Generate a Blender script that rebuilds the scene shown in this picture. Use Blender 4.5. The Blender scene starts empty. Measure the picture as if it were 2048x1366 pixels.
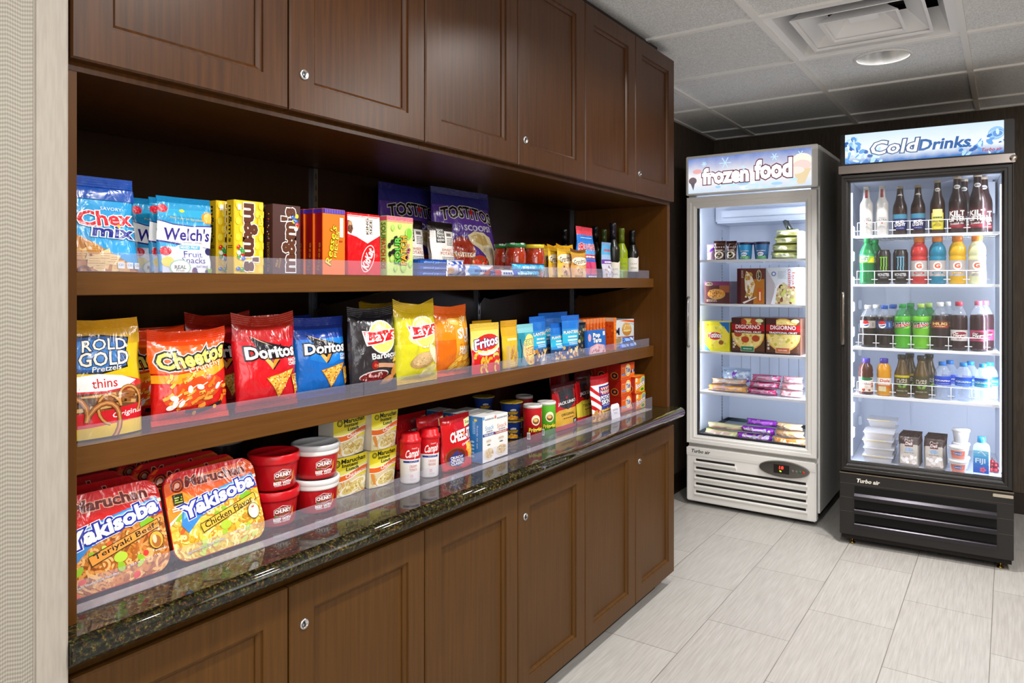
import bpy, bmesh, math, random
from mathutils import Vector, Matrix, noise
C = bpy.context.scene.collection
SC = bpy.context.scene
PI = math.pi

# ---------------------------------------------------------------- camera, world, lamps, exposure
F, CX, HY, TH, EYE = 1440.0, 1024.0, 565.0, math.radians(34.6), 1.27
cT, sT = math.cos(TH), math.sin(TH)
cam = bpy.data.cameras.new('camera'); cam_ob = bpy.data.objects.new('camera', cam); C.objects.link(cam_ob)
cam.sensor_width = 36; cam.lens = F / 2048 * 36; cam.shift_y = (HY - 683) / 2048
cam.clip_start = .02
cam_ob.location = (0, 0, EYE); cam_ob.rotation_euler = (PI / 2, 0, TH - PI / 2)
SC.camera = cam_ob
SC.view_settings.view_transform = 'Standard'; SC.view_settings.look = 'None'
SC.view_settings.gamma = 1; SC.view_settings.exposure = 0.08
SC.view_settings.use_curve_mapping = False
try:
    SC.cycles.max_bounces = 14; SC.cycles.transparent_max_bounces = 24
    SC.cycles.use_denoising = True; SC.cycles.sample_clamp_indirect = 6
except Exception: pass
w = bpy.data.worlds.new('world'); SC.world = w; w.use_nodes = True
w.node_tree.nodes['Background'].inputs[0].default_value = (.9, .93, 1, 1)
w.node_tree.nodes['Background'].inputs[1].default_value = .25
CEIL = 2.25
REAR_X = -2.6
LAMP_Y, LAMP_X = .45, (3.49, 2.27, 1.05, -.17, -1.39)

def area(name, loc, rot, sx, sy, power, col=(1, 1, 1), shape='RECTANGLE', spread=PI):
    l = bpy.data.lights.new(name, 'AREA'); l.energy = power; l.color = col
    l.shape = shape; l.size = sx
    if shape in ('RECTANGLE', 'ELLIPSE'): l.size_y = sy
    l.spread = spread
    o = bpy.data.objects.new(name, l); C.objects.link(o); o.location = loc; o.rotation_euler = rot
    return o
for lx in LAMP_X:                                    # the recessed ceiling lamps in a row down the aisle
    area('ceiling_lamp_light', (lx, LAMP_Y, CEIL - .012), (0, 0, 0), .05 if lx > 3 else .15, .05, 9 if lx > 3 else 12, (1, .975, .945), 'DISK', math.radians(84 if lx > 3 else 150))
area('front_fill_light', (-.8, -1.67, 1.5), (PI / 2, 0, 0), 2.8, 1.2, 40, (.93, .96, 1))   # added cool fill on the unseen opposite wall, lights the packets from the front
for lx in (2.9, 1.05, -.8):                          # added unseen second row, its floor bounce brightens the ceiling
    area('ceiling_lamp_light', (lx, -.77, CEIL - .012), (0, 0, 0), .30, .30, 36 if lx > 2 else 22, (1, .975, .95), 'DISK')

# ---------------------------------------------------------------- finding places: a photo ray met with a real plane
def ray(u, v):
    a = (u - CX) / F
    return Vector((cT + a * sT, sT - a * cT, (HY - v) / F))
def X(u, y):                                          # world x of photo column u on the plane y
    r = ray(u, HY); return y / r.y * r.x
def Z(u, v, y):
    r = ray(u, v); return EYE + r.z * y / r.y

# ---------------------------------------------------------------- materials
MATS = {}
def lin(h):
    if not isinstance(h, str): return tuple(h) + ((1,) if len(h) == 3 else ())
    v = [int(h[i:i + 2], 16) / 255 for i in (0, 2, 4)]
    return tuple((c / 12.92 if c <= .04045 else ((c + .055) / 1.055) ** 2.4) for c in v) + (1,)
def newmat(name):
    m = bpy.data.materials.new(name); m.use_nodes = True
    nt = m.node_tree; return m, nt, nt.nodes['Principled BSDF'], nt.nodes['Material Output']
def node(nt, typ, **kw):
    n = nt.nodes.new(typ)
    for k, v in kw.items():
        if k in n.inputs.keys(): n.inputs[k].default_value = v
        else: setattr(n, k, v)
    return n
def M(col, kind='print'):
    """a printed or painted surface of one colour: film (crinkled bag), print (carton), plastic, matte, metal"""
    key = (col, kind)
    if key in MATS: return MATS[key]
    m, nt, p, out = newmat('%s_%s' % (kind, col))
    p.inputs['Base Color'].default_value = lin(col)
    rough, spec = dict(film=(.22, .6), print=(.35, .45), plastic=(.28, .5), matte=(.75, .3), metal=(.25, .5), paint=(.4, .5))[kind]
    p.inputs['Roughness'].default_value = rough
    p.inputs['Specular IOR Level'].default_value = spec
    if kind == 'metal': p.inputs['Metallic'].default_value = 1
    if kind == 'film':
        tc = node(nt, 'ShaderNodeTexCoord'); mp = node(nt, 'ShaderNodeMapping'); mp.inputs['Scale'].default_value = (1, 1, .5)
        nz = node(nt, 'ShaderNodeTexNoise', Scale=34.0, Detail=2.5, Distortion=1.2)
        bp = node(nt, 'ShaderNodeBump', Strength=.32, Distance=.012)
        nt.links.new(tc.outputs['Object'], mp.inputs['Vector']); nt.links.new(mp.outputs[0], nz.inputs['Vector'])
        nt.links.new(nz.outputs['Fac'], bp.inputs['Height']); nt.links.new(bp.outputs[0], p.inputs['Normal'])
    MATS[key] = m; return m
def EM(col, s):
    key = (col, 'em', s)
    if key in MATS: return MATS[key]
    m, nt, p, out = newmat('backlit_%s' % col)
    p.inputs['Base Color'].default_value = (.02, .02, .02, 1)
    p.inputs['Emission Color'].default_value = lin(col); p.inputs['Emission Strength'].default_value = s
    MATS[key] = m; return m
def clear(name, tint=(1, 1, 1), haze=0.0, hazecol=(.9, .9, 1), ior=1.5, rough=.02, dens=0.0):
    """thin clear sheet: transmits straight through, reflects by Fresnel, with a little milky haze"""
    if name in MATS: return MATS[name]
    m, nt, p, out = newmat(name)
    nt.nodes.remove(p)
    tr = node(nt, 'ShaderNodeBsdfTransparent'); tr.inputs[0].default_value = tuple(tint) + (1,)
    gl = node(nt, 'ShaderNodeBsdfGlossy', Roughness=rough)
    lw = node(nt, 'ShaderNodeLayerWeight', Blend=.5); pw = node(nt, 'ShaderNodeMath', operation='POWER'); pw.inputs[1].default_value = 5
    fr = node(nt, 'ShaderNodeMath', operation='MULTIPLY_ADD'); f0 = ((ior - 1) / (ior + 1)) ** 2
    fr.inputs[1].default_value = 1 - f0; fr.inputs[2].default_value = f0
    nt.links.new(lw.outputs['Facing'], pw.inputs[0]); nt.links.new(pw.outputs[0], fr.inputs[0])
    mx = node(nt, 'ShaderNodeMixShader')
    nt.links.new(fr.outputs[0], mx.inputs[0]); nt.links.new(tr.outputs[0], mx.inputs[1]); nt.links.new(gl.outputs[0], mx.inputs[2])
    last = mx
    if haze:
        df = node(nt, 'ShaderNodeBsdfDiffuse'); df.inputs[0].default_value = tuple(hazecol) + (1,)
        m2 = node(nt, 'ShaderNodeMixShader'); m2.inputs[0].default_value = haze
        nt.links.new(mx.outputs[0], m2.inputs[1]); nt.links.new(df.outputs[0], m2.inputs[2]); last = m2
    nt.links.new(last.outputs[0], out.inputs[0])
    MATS[name] = m; return m

def wood_mat(name, c1, c2, axis='Z', rough=.28, coat=.25, scale=1.0):
    m, nt, p, out = newmat(name)
    tc = node(nt, 'ShaderNodeTexCoord'); mp = node(nt, 'ShaderNodeMapping')
    s = {'Z': (30, 30, 1.1), 'X': (1.1, 30, 30)}[axis]
    mp.inputs['Scale'].default_value = tuple(k * scale for k in s)
    n1 = node(nt, 'ShaderNodeTexNoise', Scale=3.0, Detail=6.0, Roughness=.62)
    n2 = node(nt, 'ShaderNodeTexNoise', Scale=2.3, Detail=2.0)
    r = node(nt, 'ShaderNodeValToRGB'); r.color_ramp.elements[0].position = .2; r.color_ramp.elements[1].position = .85
    r.color_ramp.elements[0].color = lin(c1); r.color_ramp.elements[1].color = lin(c2)
    mix = node(nt, 'ShaderNodeMix', data_type='RGBA', blend_type='MULTIPLY'); mix.inputs[0].default_value = .5
    r2 = node(nt, 'ShaderNodeValToRGB'); r2.color_ramp.elements[0].color = (.45, .42, .4, 1); r2.color_ramp.elements[1].color = (1.25, 1.2, 1.1, 1)
    L = nt.links.new
    L(tc.outputs['Object'], mp.inputs[0]); L(mp.outputs[0], n1.inputs['Vector']); L(tc.outputs['Object'], n2.inputs['Vector'])
    L(n1.outputs['Fac'], r.inputs[0]); L(n2.outputs['Fac'], r2.inputs[0])
    L(r.outputs[0], mix.inputs[6]); L(r2.outputs[0], mix.inputs[7]); L(mix.outputs[2], p.inputs['Base Color'])
    p.inputs['Roughness'].default_value = rough; p.inputs['Specular IOR Level'].default_value = .22; p.inputs['Coat Weight'].default_value = coat; p.inputs['Coat Roughness'].default_value = .28
    bp = node(nt, 'ShaderNodeBump', Strength=.05, Distance=.004); L(n1.outputs['Fac'], bp.inputs['Height']); L(bp.outputs[0], p.inputs['Normal'])
    return m

# ---------------------------------------------------------------- objects
def tag(o, label, cat=None, group=None, kind=None):
    if label: o['label'] = label
    if cat: o['category'] = cat
    if group: o['group'] = group
    if kind: o['kind'] = kind
    return o
def link(name, me, parent=None):
    o = bpy.data.objects.new(name, me); C.objects.link(o)
    if parent: o.parent = parent
    return o
def root(name, label, cat, loc=(0, 0, 0), rot=(0, 0, 0), group=None):
    o = bpy.data.objects.new(name, None); C.objects.link(o); o.empty_display_size = .03
    o.location = loc; o.rotation_euler = rot
    return tag(o, label, cat, group)
def dup(r, loc, rot=None, label=None, group=None):
    """a copy of a thing with its parts and their sub-parts"""
    def rec(o, par):
        c = o.copy(); C.objects.link(c)
        if par: c.parent = par
        for ch in [k for k in o.children]: rec(ch, c)
        return c
    c = rec(r, None); c.location = loc
    if rot is not None: c.rotation_euler = rot
    if label: c['label'] = label
    if group: c['group'] = group
    elif 'group' in c.keys() and group == '': del c['group']
    return c
class MB:
    """collects shapes with their own materials into one mesh"""
    def __init__(s): s.bm = bmesh.new(); s.mats = []
    def mi(s, m):
        if m not in s.mats: s.mats.append(m)
        return s.mats.index(m)
    def faces(s, vs, fs, m, smooth=False):
        i = s.mi(m); bv = [s.bm.verts.new(v) for v in vs]
        for f in fs:
            try:
                g = s.bm.faces.new([bv[k] for k in f]); g.material_index = i; g.smooth = smooth
            except ValueError: pass
        return s
    def box(s, x0, x1, y0, y1, z0, z1, m, bev=0.0):
        b = bmesh.new(); bmesh.ops.create_cube(b, size=1)
        for v in b.verts: v.co = Vector(((x0 + x1) / 2 + v.co.x * (x1 - x0), (y0 + y1) / 2 + v.co.y * (y1 - y0), (z0 + z1) / 2 + v.co.z * (z1 - z0)))
        if bev: bmesh.ops.bevel(b, geom=b.edges[:], offset=bev, segments=2, affect='EDGES')
        return s.add(b, m)
    def add(s, b, m, mat4=None, smooth=False):
        b.verts.ensure_lookup_table(); b.verts.index_update()
        vs = [(mat4 @ v.co) if mat4 else v.co.copy() for v in b.verts]
        s.faces(vs, [[v.index for v in f.verts] for f in b.faces], m, smooth); b.free(); return s
    def lathe(s, prof, m, n=28, c=(0, 0, 0), smooth=True, ms=None, ax='Z'):
        """revolve (r, z) pairs; ms gives a material per segment"""
        rings = []
        for r, z in prof:
            if r < 1e-6: rings.append([s.bm.verts.new(s._ax(c, 0, 0, z, ax))])
            else: rings.append([s.bm.verts.new(s._ax(c, r * math.cos(2 * PI * k / n), r * math.sin(2 * PI * k / n), z, ax)) for k in range(n)])
        for i in range(len(rings) - 1):
            a, b = rings[i], rings[i + 1]; mm = s.mi(ms[i] if ms else m)
            for k in range(n):
                q = [a[k % len(a)], a[(k + 1) % len(a)], b[(k + 1) % len(b)], b[k % len(b)]]
                q = [v for j, v in enumerate(q) if v not in q[:j]]
                if len(q) < 3: continue
                f = s.bm.faces.new(q); f.material_index = mm; f.smooth = smooth
        return s
    @staticmethod
    def _ax(c, x, y, z, ax):
        if ax == 'Y': x, y, z = x, z, y
        if ax == 'X': x, y, z = z, x, y
        return Vector((c[0] + x, c[1] + y, c[2] + z))
    def tube(s, pts, r, m, n=8, cap=True):
        pts = [Vector(p) for p in pts]; rings = []
        for i, p in enumerate(pts):
            t = (pts[min(i + 1, len(pts) - 1)] - pts[max(i - 1, 0)]).normalized()
            a = t.orthogonal().normalized() if i == 0 else (a - t * a.dot(t)).normalized()
            b = t.cross(a)
            rings.append([s.bm.verts.new(p + (a * math.cos(2 * PI * k / n) + b * math.sin(2 * PI * k / n)) * r) for k in range(n)])
        i_ = s.mi(m)
        for i in range(len(rings) - 1):
            for k in range(n):
                f = s.bm.faces.new([rings[i][k], rings[i][(k + 1) % n], rings[i + 1][(k + 1) % n], rings[i + 1][k]]); f.material_index = i_; f.smooth = True
        if cap:
            for rg in (rings[0][::-1], rings[-1]):
                f = s.bm.faces.new(rg); f.material_index = i_
        return s
    def prism(s, poly, z0, z1, m, ax='Z'):
        """extrude a 2-d outline; ax is the extrusion axis"""
        n = len(poly)
        def P(a, b, h): return {'Z': (a, b, h), 'Y': (a, h, b), 'X': (h, a, b)}[ax]
        vs = [P(a, b, z0) for a, b in poly] + [P(a, b, z1) for a, b in poly]
        fs = [list(range(n))[::-1], list(range(n, 2 * n))] + [[i, (i + 1) % n, n + (i + 1) % n, n + i] for i in range(n)]
        return s.faces(vs, fs, m)
    def build(s, name, parent=None, recalc=True):
        if recalc: bmesh.ops.recalc_face_normals(s.bm, faces=s.bm.faces[:])
        me = bpy.data.meshes.new(name)
        s.bm.to_mesh(me); s.bm.free()
        for m in s.mats: me.materials.append(m)
        return link(name, me, parent)

# ---------------------------------------------------------------- flat artwork (print) that is laid over a surface
TXT = {}
def text_mesh(t, off=0.0, res=2):
    k = (t, off)
    if k in TXT: return TXT[k]
    cu = bpy.data.curves.new('lettering', 'FONT'); cu.body = t; cu.offset = off; cu.resolution_u = res; cu.fill_mode = 'FRONT'; cu.dimensions = '2D'
    o = bpy.data.objects.new('lettering', cu); C.objects.link(o)
    dg = bpy.context.evaluated_depsgraph_get(); dg.update()
    me = bpy.data.meshes.new_from_object(o.evaluated_get(dg))
    vs = [(v.co.x, v.co.y) for v in me.vertices]; fs = [list(p.vertices) for p in me.polygons]
    bpy.data.objects.remove(o); bpy.data.curves.remove(cu); bpy.data.meshes.remove(me)
    TXT[k] = (vs, fs); return TXT[k]
class Art:
    def __init__(s, a=1.0, kind='film', seed=1):
        s.a = a; s.k = kind; s.p = []; s.off = 2.2e-4; s.R = random.Random(seed); s.em = None
    def mt(s, col):
        return EM(col, s.em) if s.em else M(col, s.k)
    def raw(s, vs, fs, col, up=7e-5):
        s.p.append((vs, fs, s.mt(col), s.off)); s.off += up; return s
    def poly(s, pts, col, up=7e-5): return s.raw(pts, [list(range(len(pts)))], col, up)
    def rect(s, x0, y0, x1, y1, col): return s.poly([(x0, y0), (x1, y0), (x1, y1), (x0, y1)], col)
    def ell(s, cx, cy, rx, ry, col, rot=0.0, n=18, up=4e-5):
        c, d = math.cos(rot), math.sin(rot); q = []
        for k in range(n):
            x, y = rx * math.cos(2 * PI * k / n), ry * math.sin(2 * PI * k / n); q.append((cx + x * c - y * d, cy + x * d + y * c))
        return s.poly(q, col, up)
    def ring(s, cx, cy, r0, r1, col, n=20, ky=1.0):
        vs = [(cx + r * math.cos(2 * PI * k / n), cy + ky * r * math.sin(2 * PI * k / n)) for r in (r0, r1) for k in range(n)]
        return s.raw(vs, [[k, (k + 1) % n, n + (k + 1) % n, n + k] for k in range(n)], col)
    def line(s, pts, wd, col, up=4e-5):
        vs = []; n = len(pts)
        for i, p in enumerate(pts):
            a, b = pts[max(i - 1, 0)], pts[min(i + 1, n - 1)]
            dx, dy = b[0] - a[0], b[1] - a[1]; l = math.hypot(dx, dy) or 1
            nx, ny = -dy / l * wd / 2, dx / l * wd / 2
            vs += [(p[0] + nx, p[1] + ny), (p[0] - nx, p[1] - ny)]
        return s.raw(vs, [[2 * i, 2 * i + 1, 2 * i + 3, 2 * i + 2] for i in range(n - 1)], col, up)
    def star(s, cx, cy, r0, r1, n, col, rot=0):
        return s.poly([(cx + (r0 if k % 2 else r1) * math.cos(rot + PI * k / n), cy + (r0 if k % 2 else r1) * math.sin(rot + PI * k / n)) for k in range(2 * n)], col)
    def txt(s, t, cx, cy, wd, ht, col, rot=0.0, sh=0.0, b=.0, out=None, arch=0.0, grow=0.0):
        """lettering stretched into a wd x ht box about (cx, cy); out = [(colour, offset), ...] outlines beneath"""
        base, _ = text_mesh(t, 0.0)
        if not base: return s
        x0, x1 = min(p[0] for p in base), max(p[0] for p in base); y0, y1 = min(p[1] for p in base), max(p[1] for p in base)
        c, d = math.cos(rot), math.sin(rot)
        for cc, of in list(out or []) + [(col, b)]:
            vs, fs = text_mesh(t, of); q = []
            for px, py in vs:
                x = ((px - x0) / (x1 - x0) - .5) * wd; y = ((py - y0) / (y1 - y0) - .5) * ht
                y *= 1 + grow * (x / wd); x += sh * y; y += arch * (1 - (2 * x / wd) ** 2)
                q.append((cx + x * c - y * d, cy + x * d + y * c))
            s.raw(q, fs, cc, 8e-5)
        return s
    def lines(s, x0, y0, x1, y1, n, col, fill=.5):
        """rows of fine print too small to read"""
        h = (y1 - y0) / n; r = s.R
        for i in range(n):
            x = x0
            while x < x1:
                e = min(x1, x + r.uniform(.03, .11)); s.p.append(([(x, y0 + i * h), (e, y0 + i * h), (e, y0 + (i + fill) * h), (x, y0 + (i + fill) * h)], [[0, 1, 2, 3]], s.mt(col), s.off)); x = e + .018
        s.off += 4e-5; return s
    def fine(s, cx, cy, wd, ht, col, *_, **__):
        """a word too small to read"""
        return s.lines(cx - wd / 2, cy - ht / 2, cx + wd / 2, cy + ht / 2, 1, col, .8)
    def scatter(s, n, x0, y0, x1, y1, r0, r1, cols, ky=1.0, k=7):
        for _ in range(n):
            s.ell(s.R.uniform(x0, x1), s.R.uniform(y0, y1), (rr := s.R.uniform(r0, r1)), rr * ky, s.R.choice(cols), s.R.uniform(0, 3), k, 5e-6)
        return s
    def noodles(s, n, x0, y0, x1, y1, wd, ln, cols):
        for _ in range(n):
            x, y, t = s.R.uniform(x0, x1), s.R.uniform(y0, y1), s.R.uniform(0, 6.3); cv = s.R.uniform(-1, 1) * 14; pts = []
            for k in range(7):
                pts.append((x, y)); x += math.cos(t) * ln / 6; y += math.sin(t) * ln / 6; t += cv / 10
            s.line(pts, wd, s.R.choice(cols), 4e-6)
        return s
    def lay(s, mb, S, gx=1, gy=1, clip=True):
        """cut the print along the surface grid and lay it over S(x, y, height)"""
        for vs, fs, m, off in s.p:
            b = bmesh.new(); bv = [b.verts.new((x, y, 0)) for x, y in vs]
            for f in fs:
                try: b.faces.new([bv[k] for k in f])
                except ValueError: pass
            big = [f for f in b.faces if len(f.verts) > 4]
            if big: bmesh.ops.triangulate(b, faces=big)
            ys = [v[1] for v in vs]; xs = [v[0] for v in vs]; cuts = []
            if clip:
                if min(xs) < 0: cuts.append(((0, 0, 0), (-1, 0, 0), 1))
                if max(xs) > 1: cuts.append(((1, 0, 0), (1, 0, 0), 1))
                if min(ys) < 0: cuts.append(((0, 0, 0), (0, -1, 0), 1))
                if max(ys) > s.a: cuts.append(((0, s.a, 0), (0, 1, 0), 1))
            for k in range(1, gx):
                if min(xs) < k / gx < max(xs): cuts.append(((k / gx, 0, 0), (1, 0, 0), 0))
            for k in range(1, gy):
                if min(ys) < s.a * k / gy < max(ys): cuts.append(((0, s.a * k / gy, 0), (0, 1, 0), 0))
            for co, no, clr in cuts:
                if not b.faces: break
                bmesh.ops.bisect_plane(b, geom=b.verts[:] + b.edges[:] + b.faces[:], dist=1e-6, plane_co=co, plane_no=no, clear_outer=bool(clr))
            for f in b.faces:
                f.normal_update()
                if f.normal.z < 0: f.normal_flip()
            b.verts.index_update(); cache = [S(v.co.x, v.co.y, off) for v in b.verts]
            mb.faces(cache, [[v.index for v in f.verts] for f in b.faces], m, True); b.free()
        return mb

# ---------------------------------------------------------------- containers
def carton(name, label, cat, loc, wdt, dep, hgt, col, front=None, left=None, top=None, yaw=0.0, lean=0.0, group=None, kind='print', bev=.0009, sides=None, seed=1):
    """a printed box, front towards -y; the artwork callbacks draw on an Art of unit width"""
    mb = MB(); mb.box(-wdt / 2, wdt / 2, -dep / 2, dep / 2, 0, hgt, M(col, kind), bev)
    e = bev * .2
    if front:
        A = Art(hgt / wdt, kind, seed); front(A)
        A.lay(mb, lambda x, y, o: Vector(((x - .5) * wdt * .992, -dep / 2 - o, .004 * hgt + y * wdt * .992)))
    if left:
        A = Art(hgt / dep, kind, seed + 1); left(A)
        A.lay(mb, lambda x, y, o: Vector((-wdt / 2 - o, (.5 - x) * dep * .985, y * dep * .985 + .007 * hgt)))
    if top:
        A = Art(dep / wdt, kind, seed + 2); top(A)
        A.lay(mb, lambda x, y, o: Vector(((x - .5) * wdt * .99, -dep / 2 + y * wdt * .98 + .001, hgt + o)))
    o = mb.build(name, recalc=False)
    o.location = loc; o.rotation_euler = (-lean, 0, yaw)
    return tag(o, label, cat, group)

def bag(name, label, cat, loc, wdt, hgt, dep, col, art=None, style='pillow', yaw=0.0, lean=0.0, group=None, seal=None, ears=.0, seed=1, pin=.05, back=None, top=.9, nz=1.0, flare=0.0, crush=0.0, kind='film'):
    """a film bag: pouch with its print, and the crimped seals as parts"""
    r = root(name, label, cat, loc, (-lean, 0, yaw), group)
    GX, GY = 26, 32
    t0 = 0.0 if style == 'stand' else .055
    sv = Vector((seed * 3.7, seed * 1.3, seed * .7))
    def prof(t):
        if style == 'stand':
            q = min(1, max(0, (top - t) / top)); return (q ** .62) * (.82 + .18 * min(1, t / .2)) + .012
        q = min(1, max(0, (t - t0) / (top - t0))); return max(0, math.sin(PI * q ** .9)) ** .58 + .012
    def half(t):
        pr = prof(t); return wdt / 2 * (1 - pin * pr + flare * (t - .5))
    def P(s, t, side):
        k = abs(2 * s - 1); b = prof(t); c = max(0.0, 1 - k ** 2.3) ** .62
        z = t * hgt; hw = half(t)
        q = Vector((s * 3.2 * wdt / .15, t * 3.2 * hgt / .15, side * 5)) + sv
        n = noise.noise(q) * .6 + noise.noise(q * 2.3) * .4
        y = side * dep / 2 * b * c * (1 + .30 * nz * n * (1 if style != 'stand' or t > .2 else t / .2))
        y += .006 * nz * noise.noise(Vector((t * 2.0, s * 1.5, 0)) + sv) * min(1, t * 3)
        y += crush * t * t
        return Vector(((2 * s - 1) * hw + .004 * nz * noise.noise(Vector((t * 4.0, 3, 1)) + sv) * (1 if t > .1 else t * 10), y, z + ears * (2 * s - 1) ** 2 * t ** 3))
    mb = MB(); mB = M(col, kind); mK = M(back or col, kind); bm = mb.bm
    ia, ib = mb.mi(mB), mb.mi(mK); rows = []
    for j in range(GY + 1):
        t = t0 + (top - t0) * j / GY
        rows.append([bm.verts.new(P(i / GX, t, -1)) for i in range(GX + 1)] + [bm.verts.new(P(i / GX, t, 1)) for i in range(GX - 1, 0, -1)])
    n = len(rows[0])
    for j in range(GY):
        for i in range(n):
            f = bm.faces.new([rows[j][i], rows[j][(i + 1) % n], rows[j + 1][(i + 1) % n], rows[j + 1][i]]); f.smooth = True
            f.material_index = ia if i < GX else ib
    bm.faces.new(rows[0][::-1]).material_index = ib; bm.faces.new(rows[-1]).material_index = ib
    bmesh.ops.recalc_face_normals(bm, faces=bm.faces[:])
    H = hgt * (top - t0)
    if art:
        A = Art(H / wdt, kind, seed); art(A)
        G = [[rows[j][i].co.copy() for i in range(GX + 1)] for j in range(GY + 1)]; NN = []
        for j in range(GY + 1):
            NN.append([])
            for i in range(GX + 1):
                nn = (G[j][min(i + 1, GX)] - G[j][max(i - 1, 0)]).cross(G[min(j + 1, GY)][i] - G[max(j - 1, 0)][i])
                NN[-1].append(nn.normalized() if nn.length > 1e-12 and nn.y < -1e-12 else Vector((0, -1, 0)))
        def S(x, y, o):
            fx, fy = min(1, max(0, x)) * GX, min(1, max(0, y / A.a)) * GY
            i, j = min(int(fx + 1e-6), GX - 1), min(int(fy + 1e-6), GY - 1); p, q = fx - i, fy - j
            def bl(M_): return (M_[j][i] * (1 - p) + M_[j][i + 1] * p) * (1 - q) + (M_[j + 1][i] * (1 - p) + M_[j + 1][i + 1] * p) * q
            return bl(G) + bl(NN) * o
        A.lay(mb, S, GX, GY)
    mb.build('pouch', r, recalc=False)
    ms = M(seal or col, kind)
    def strip(ta, tb, nm):
        q = MB(); b = q.bm; i_ = q.mi(ms); rr = []; N = 10
        for j in range(N + 1):
            t = ta + (tb - ta) * j / N; row = []
            for side in (-1, 1):
                for i in (range(GX + 1) if side < 0 else range(GX, -1, -1)):
                    s_ = i / GX; p = P(s_, t, -1); p2 = P(s_, t, 1); m_ = (p + p2) / 2
                    crimp = .0007 * (1 if j % 2 else -1)
                    row.append(b.verts.new((m_.x, m_.y + side * .0007 + crimp, m_.z)))
            rr.append(row)
        n_ = len(rr[0])
        for j in range(N):
            for i in range(n_):
                f = b.faces.new([rr[j][i], rr[j][(i + 1) % n_], rr[j + 1][(i + 1) % n_], rr[j + 1][i]]); f.smooth = False; f.material_index = i_
        b.faces.new(rr[0][::-1]); b.faces.new(rr[-1])
        return q.build(nm, r)
    strip(top - .004, 1.0, 'top_seal')
    if t0: strip(0, t0 + .004, 'bottom_seal')
    return r

def wrap_label(mb, A, R, width_deg, z0, gx=24, rz=None, yaw=0.0):
    """lay an Art (unit width) round a cylinder of radius R (or R(z)) centred on the front"""
    wd = math.radians(width_deg)
    def S(x, y, o):
        hgt_ = A.a; a = (x - .5) * wd + yaw; rr0 = R(z0) if callable(R) else R
        z = z0 + y * rr0 * wd; r_ = (R(z) if callable(R) else R) + o
        return Vector((r_ * math.sin(a), -r_ * math.cos(a), z))
    A.lay(mb, S, gx, 1 if not callable(R) else 8)
    return mb

# ================================================================ the room
BACKX, LEFTY, RIGHTY, REARX = 4.84, 1.66, -1.7, -2.6
def tile_floor():
    m, nt, p, out = newmat('grey_porcelain_plank_tile'); L = nt.links.new
    tc = node(nt, 'ShaderNodeTexCoord'); mp = node(nt, 'ShaderNodeMapping'); mp.inputs['Location'].default_value = (-.215, -.052 + .294, 0)
    br = node(nt, 'ShaderNodeTexBrick', offset=.5, offset_frequency=2); br.inputs['Scale'].default_value = 1
    br.inputs['Brick Width'].default_value = .61; br.inputs['Row Height'].default_value = .294; br.inputs['Mortar Size'].default_value = .0016; br.inputs['Mortar Smooth'].default_value = .2; br.inputs['Bias'].default_value = 0
    br.inputs['Color1'].default_value = lin('aaa7a3'); br.inputs['Color2'].default_value = lin('b3b1ad'); br.inputs['Mortar'].default_value = lin('7d7973')
    m2 = node(nt, 'ShaderNodeMapping'); m2.inputs['Scale'].default_value = (3, 60, 1)
    nz = node(nt, 'ShaderNodeTexNoise', Scale=2.2, Detail=5.0, Roughness=.6, Distortion=.25)
    rp = node(nt, 'ShaderNodeValToRGB'); rp.color_ramp.elements[0].position = .3; rp.color_ramp.elements[1].position = .72
    rp.color_ramp.elements[0].color = (.80, .78, .76, 1); rp.color_ramp.elements[1].color = (1.08, 1.08, 1.07, 1)
    mx = node(nt, 'ShaderNodeMix', data_type='RGBA', blend_type='MULTIPLY'); mx.inputs[0].default_value = 1
    L(tc.outputs['Object'], mp.inputs[0]); L(mp.outputs[0], br.inputs['Vector']); L(tc.outputs['Object'], m2.inputs[0]); L(m2.outputs[0], nz.inputs['Vector'])
    L(nz.outputs['Fac'], rp.inputs[0]); L(br.outputs['Color'], mx.inputs[6]); L(rp.outputs[0], mx.inputs[7]); L(mx.outputs[2], p.inputs['Base Color'])
    p.inputs['Roughness'].default_value = .38
    bp = node(nt, 'ShaderNodeBump', Strength=.25, Distance=.002); bp.invert = True; L(br.outputs['Fac'], bp.inputs['Height']); L(bp.outputs[0], p.inputs['Normal'])
    return m
def ceiling_mat():
    m, nt, p, out = newmat('speckled_acoustic_tile'); L = nt.links.new
    tc = node(nt, 'ShaderNodeTexCoord'); n1 = node(nt, 'ShaderNodeTexNoise', Scale=190.0, Detail=3.0, Roughness=.7)
    r = node(nt, 'ShaderNodeValToRGB'); r.color_ramp.elements[0].position = .38; r.color_ramp.elements[1].position = .6
    r.color_ramp.elements[0].color = lin('cdd0d2'); r.color_ramp.elements[1].color = lin('eff2f4')
    L(tc.outputs['Object'], n1.inputs['Vector']); L(n1.outputs['Fac'], r.inputs[0]); L(r.outputs[0], p.inputs['Base Color'])
    p.inputs['Roughness'].default_value = .95; p.inputs['Specular IOR Level'].default_value = .1
    bp = node(nt, 'ShaderNodeBump', Strength=.5, Distance=.003); L(n1.outputs['Fac'], bp.inputs['Height']); L(bp.outputs[0], p.inputs['Normal'])
    return m
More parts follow.
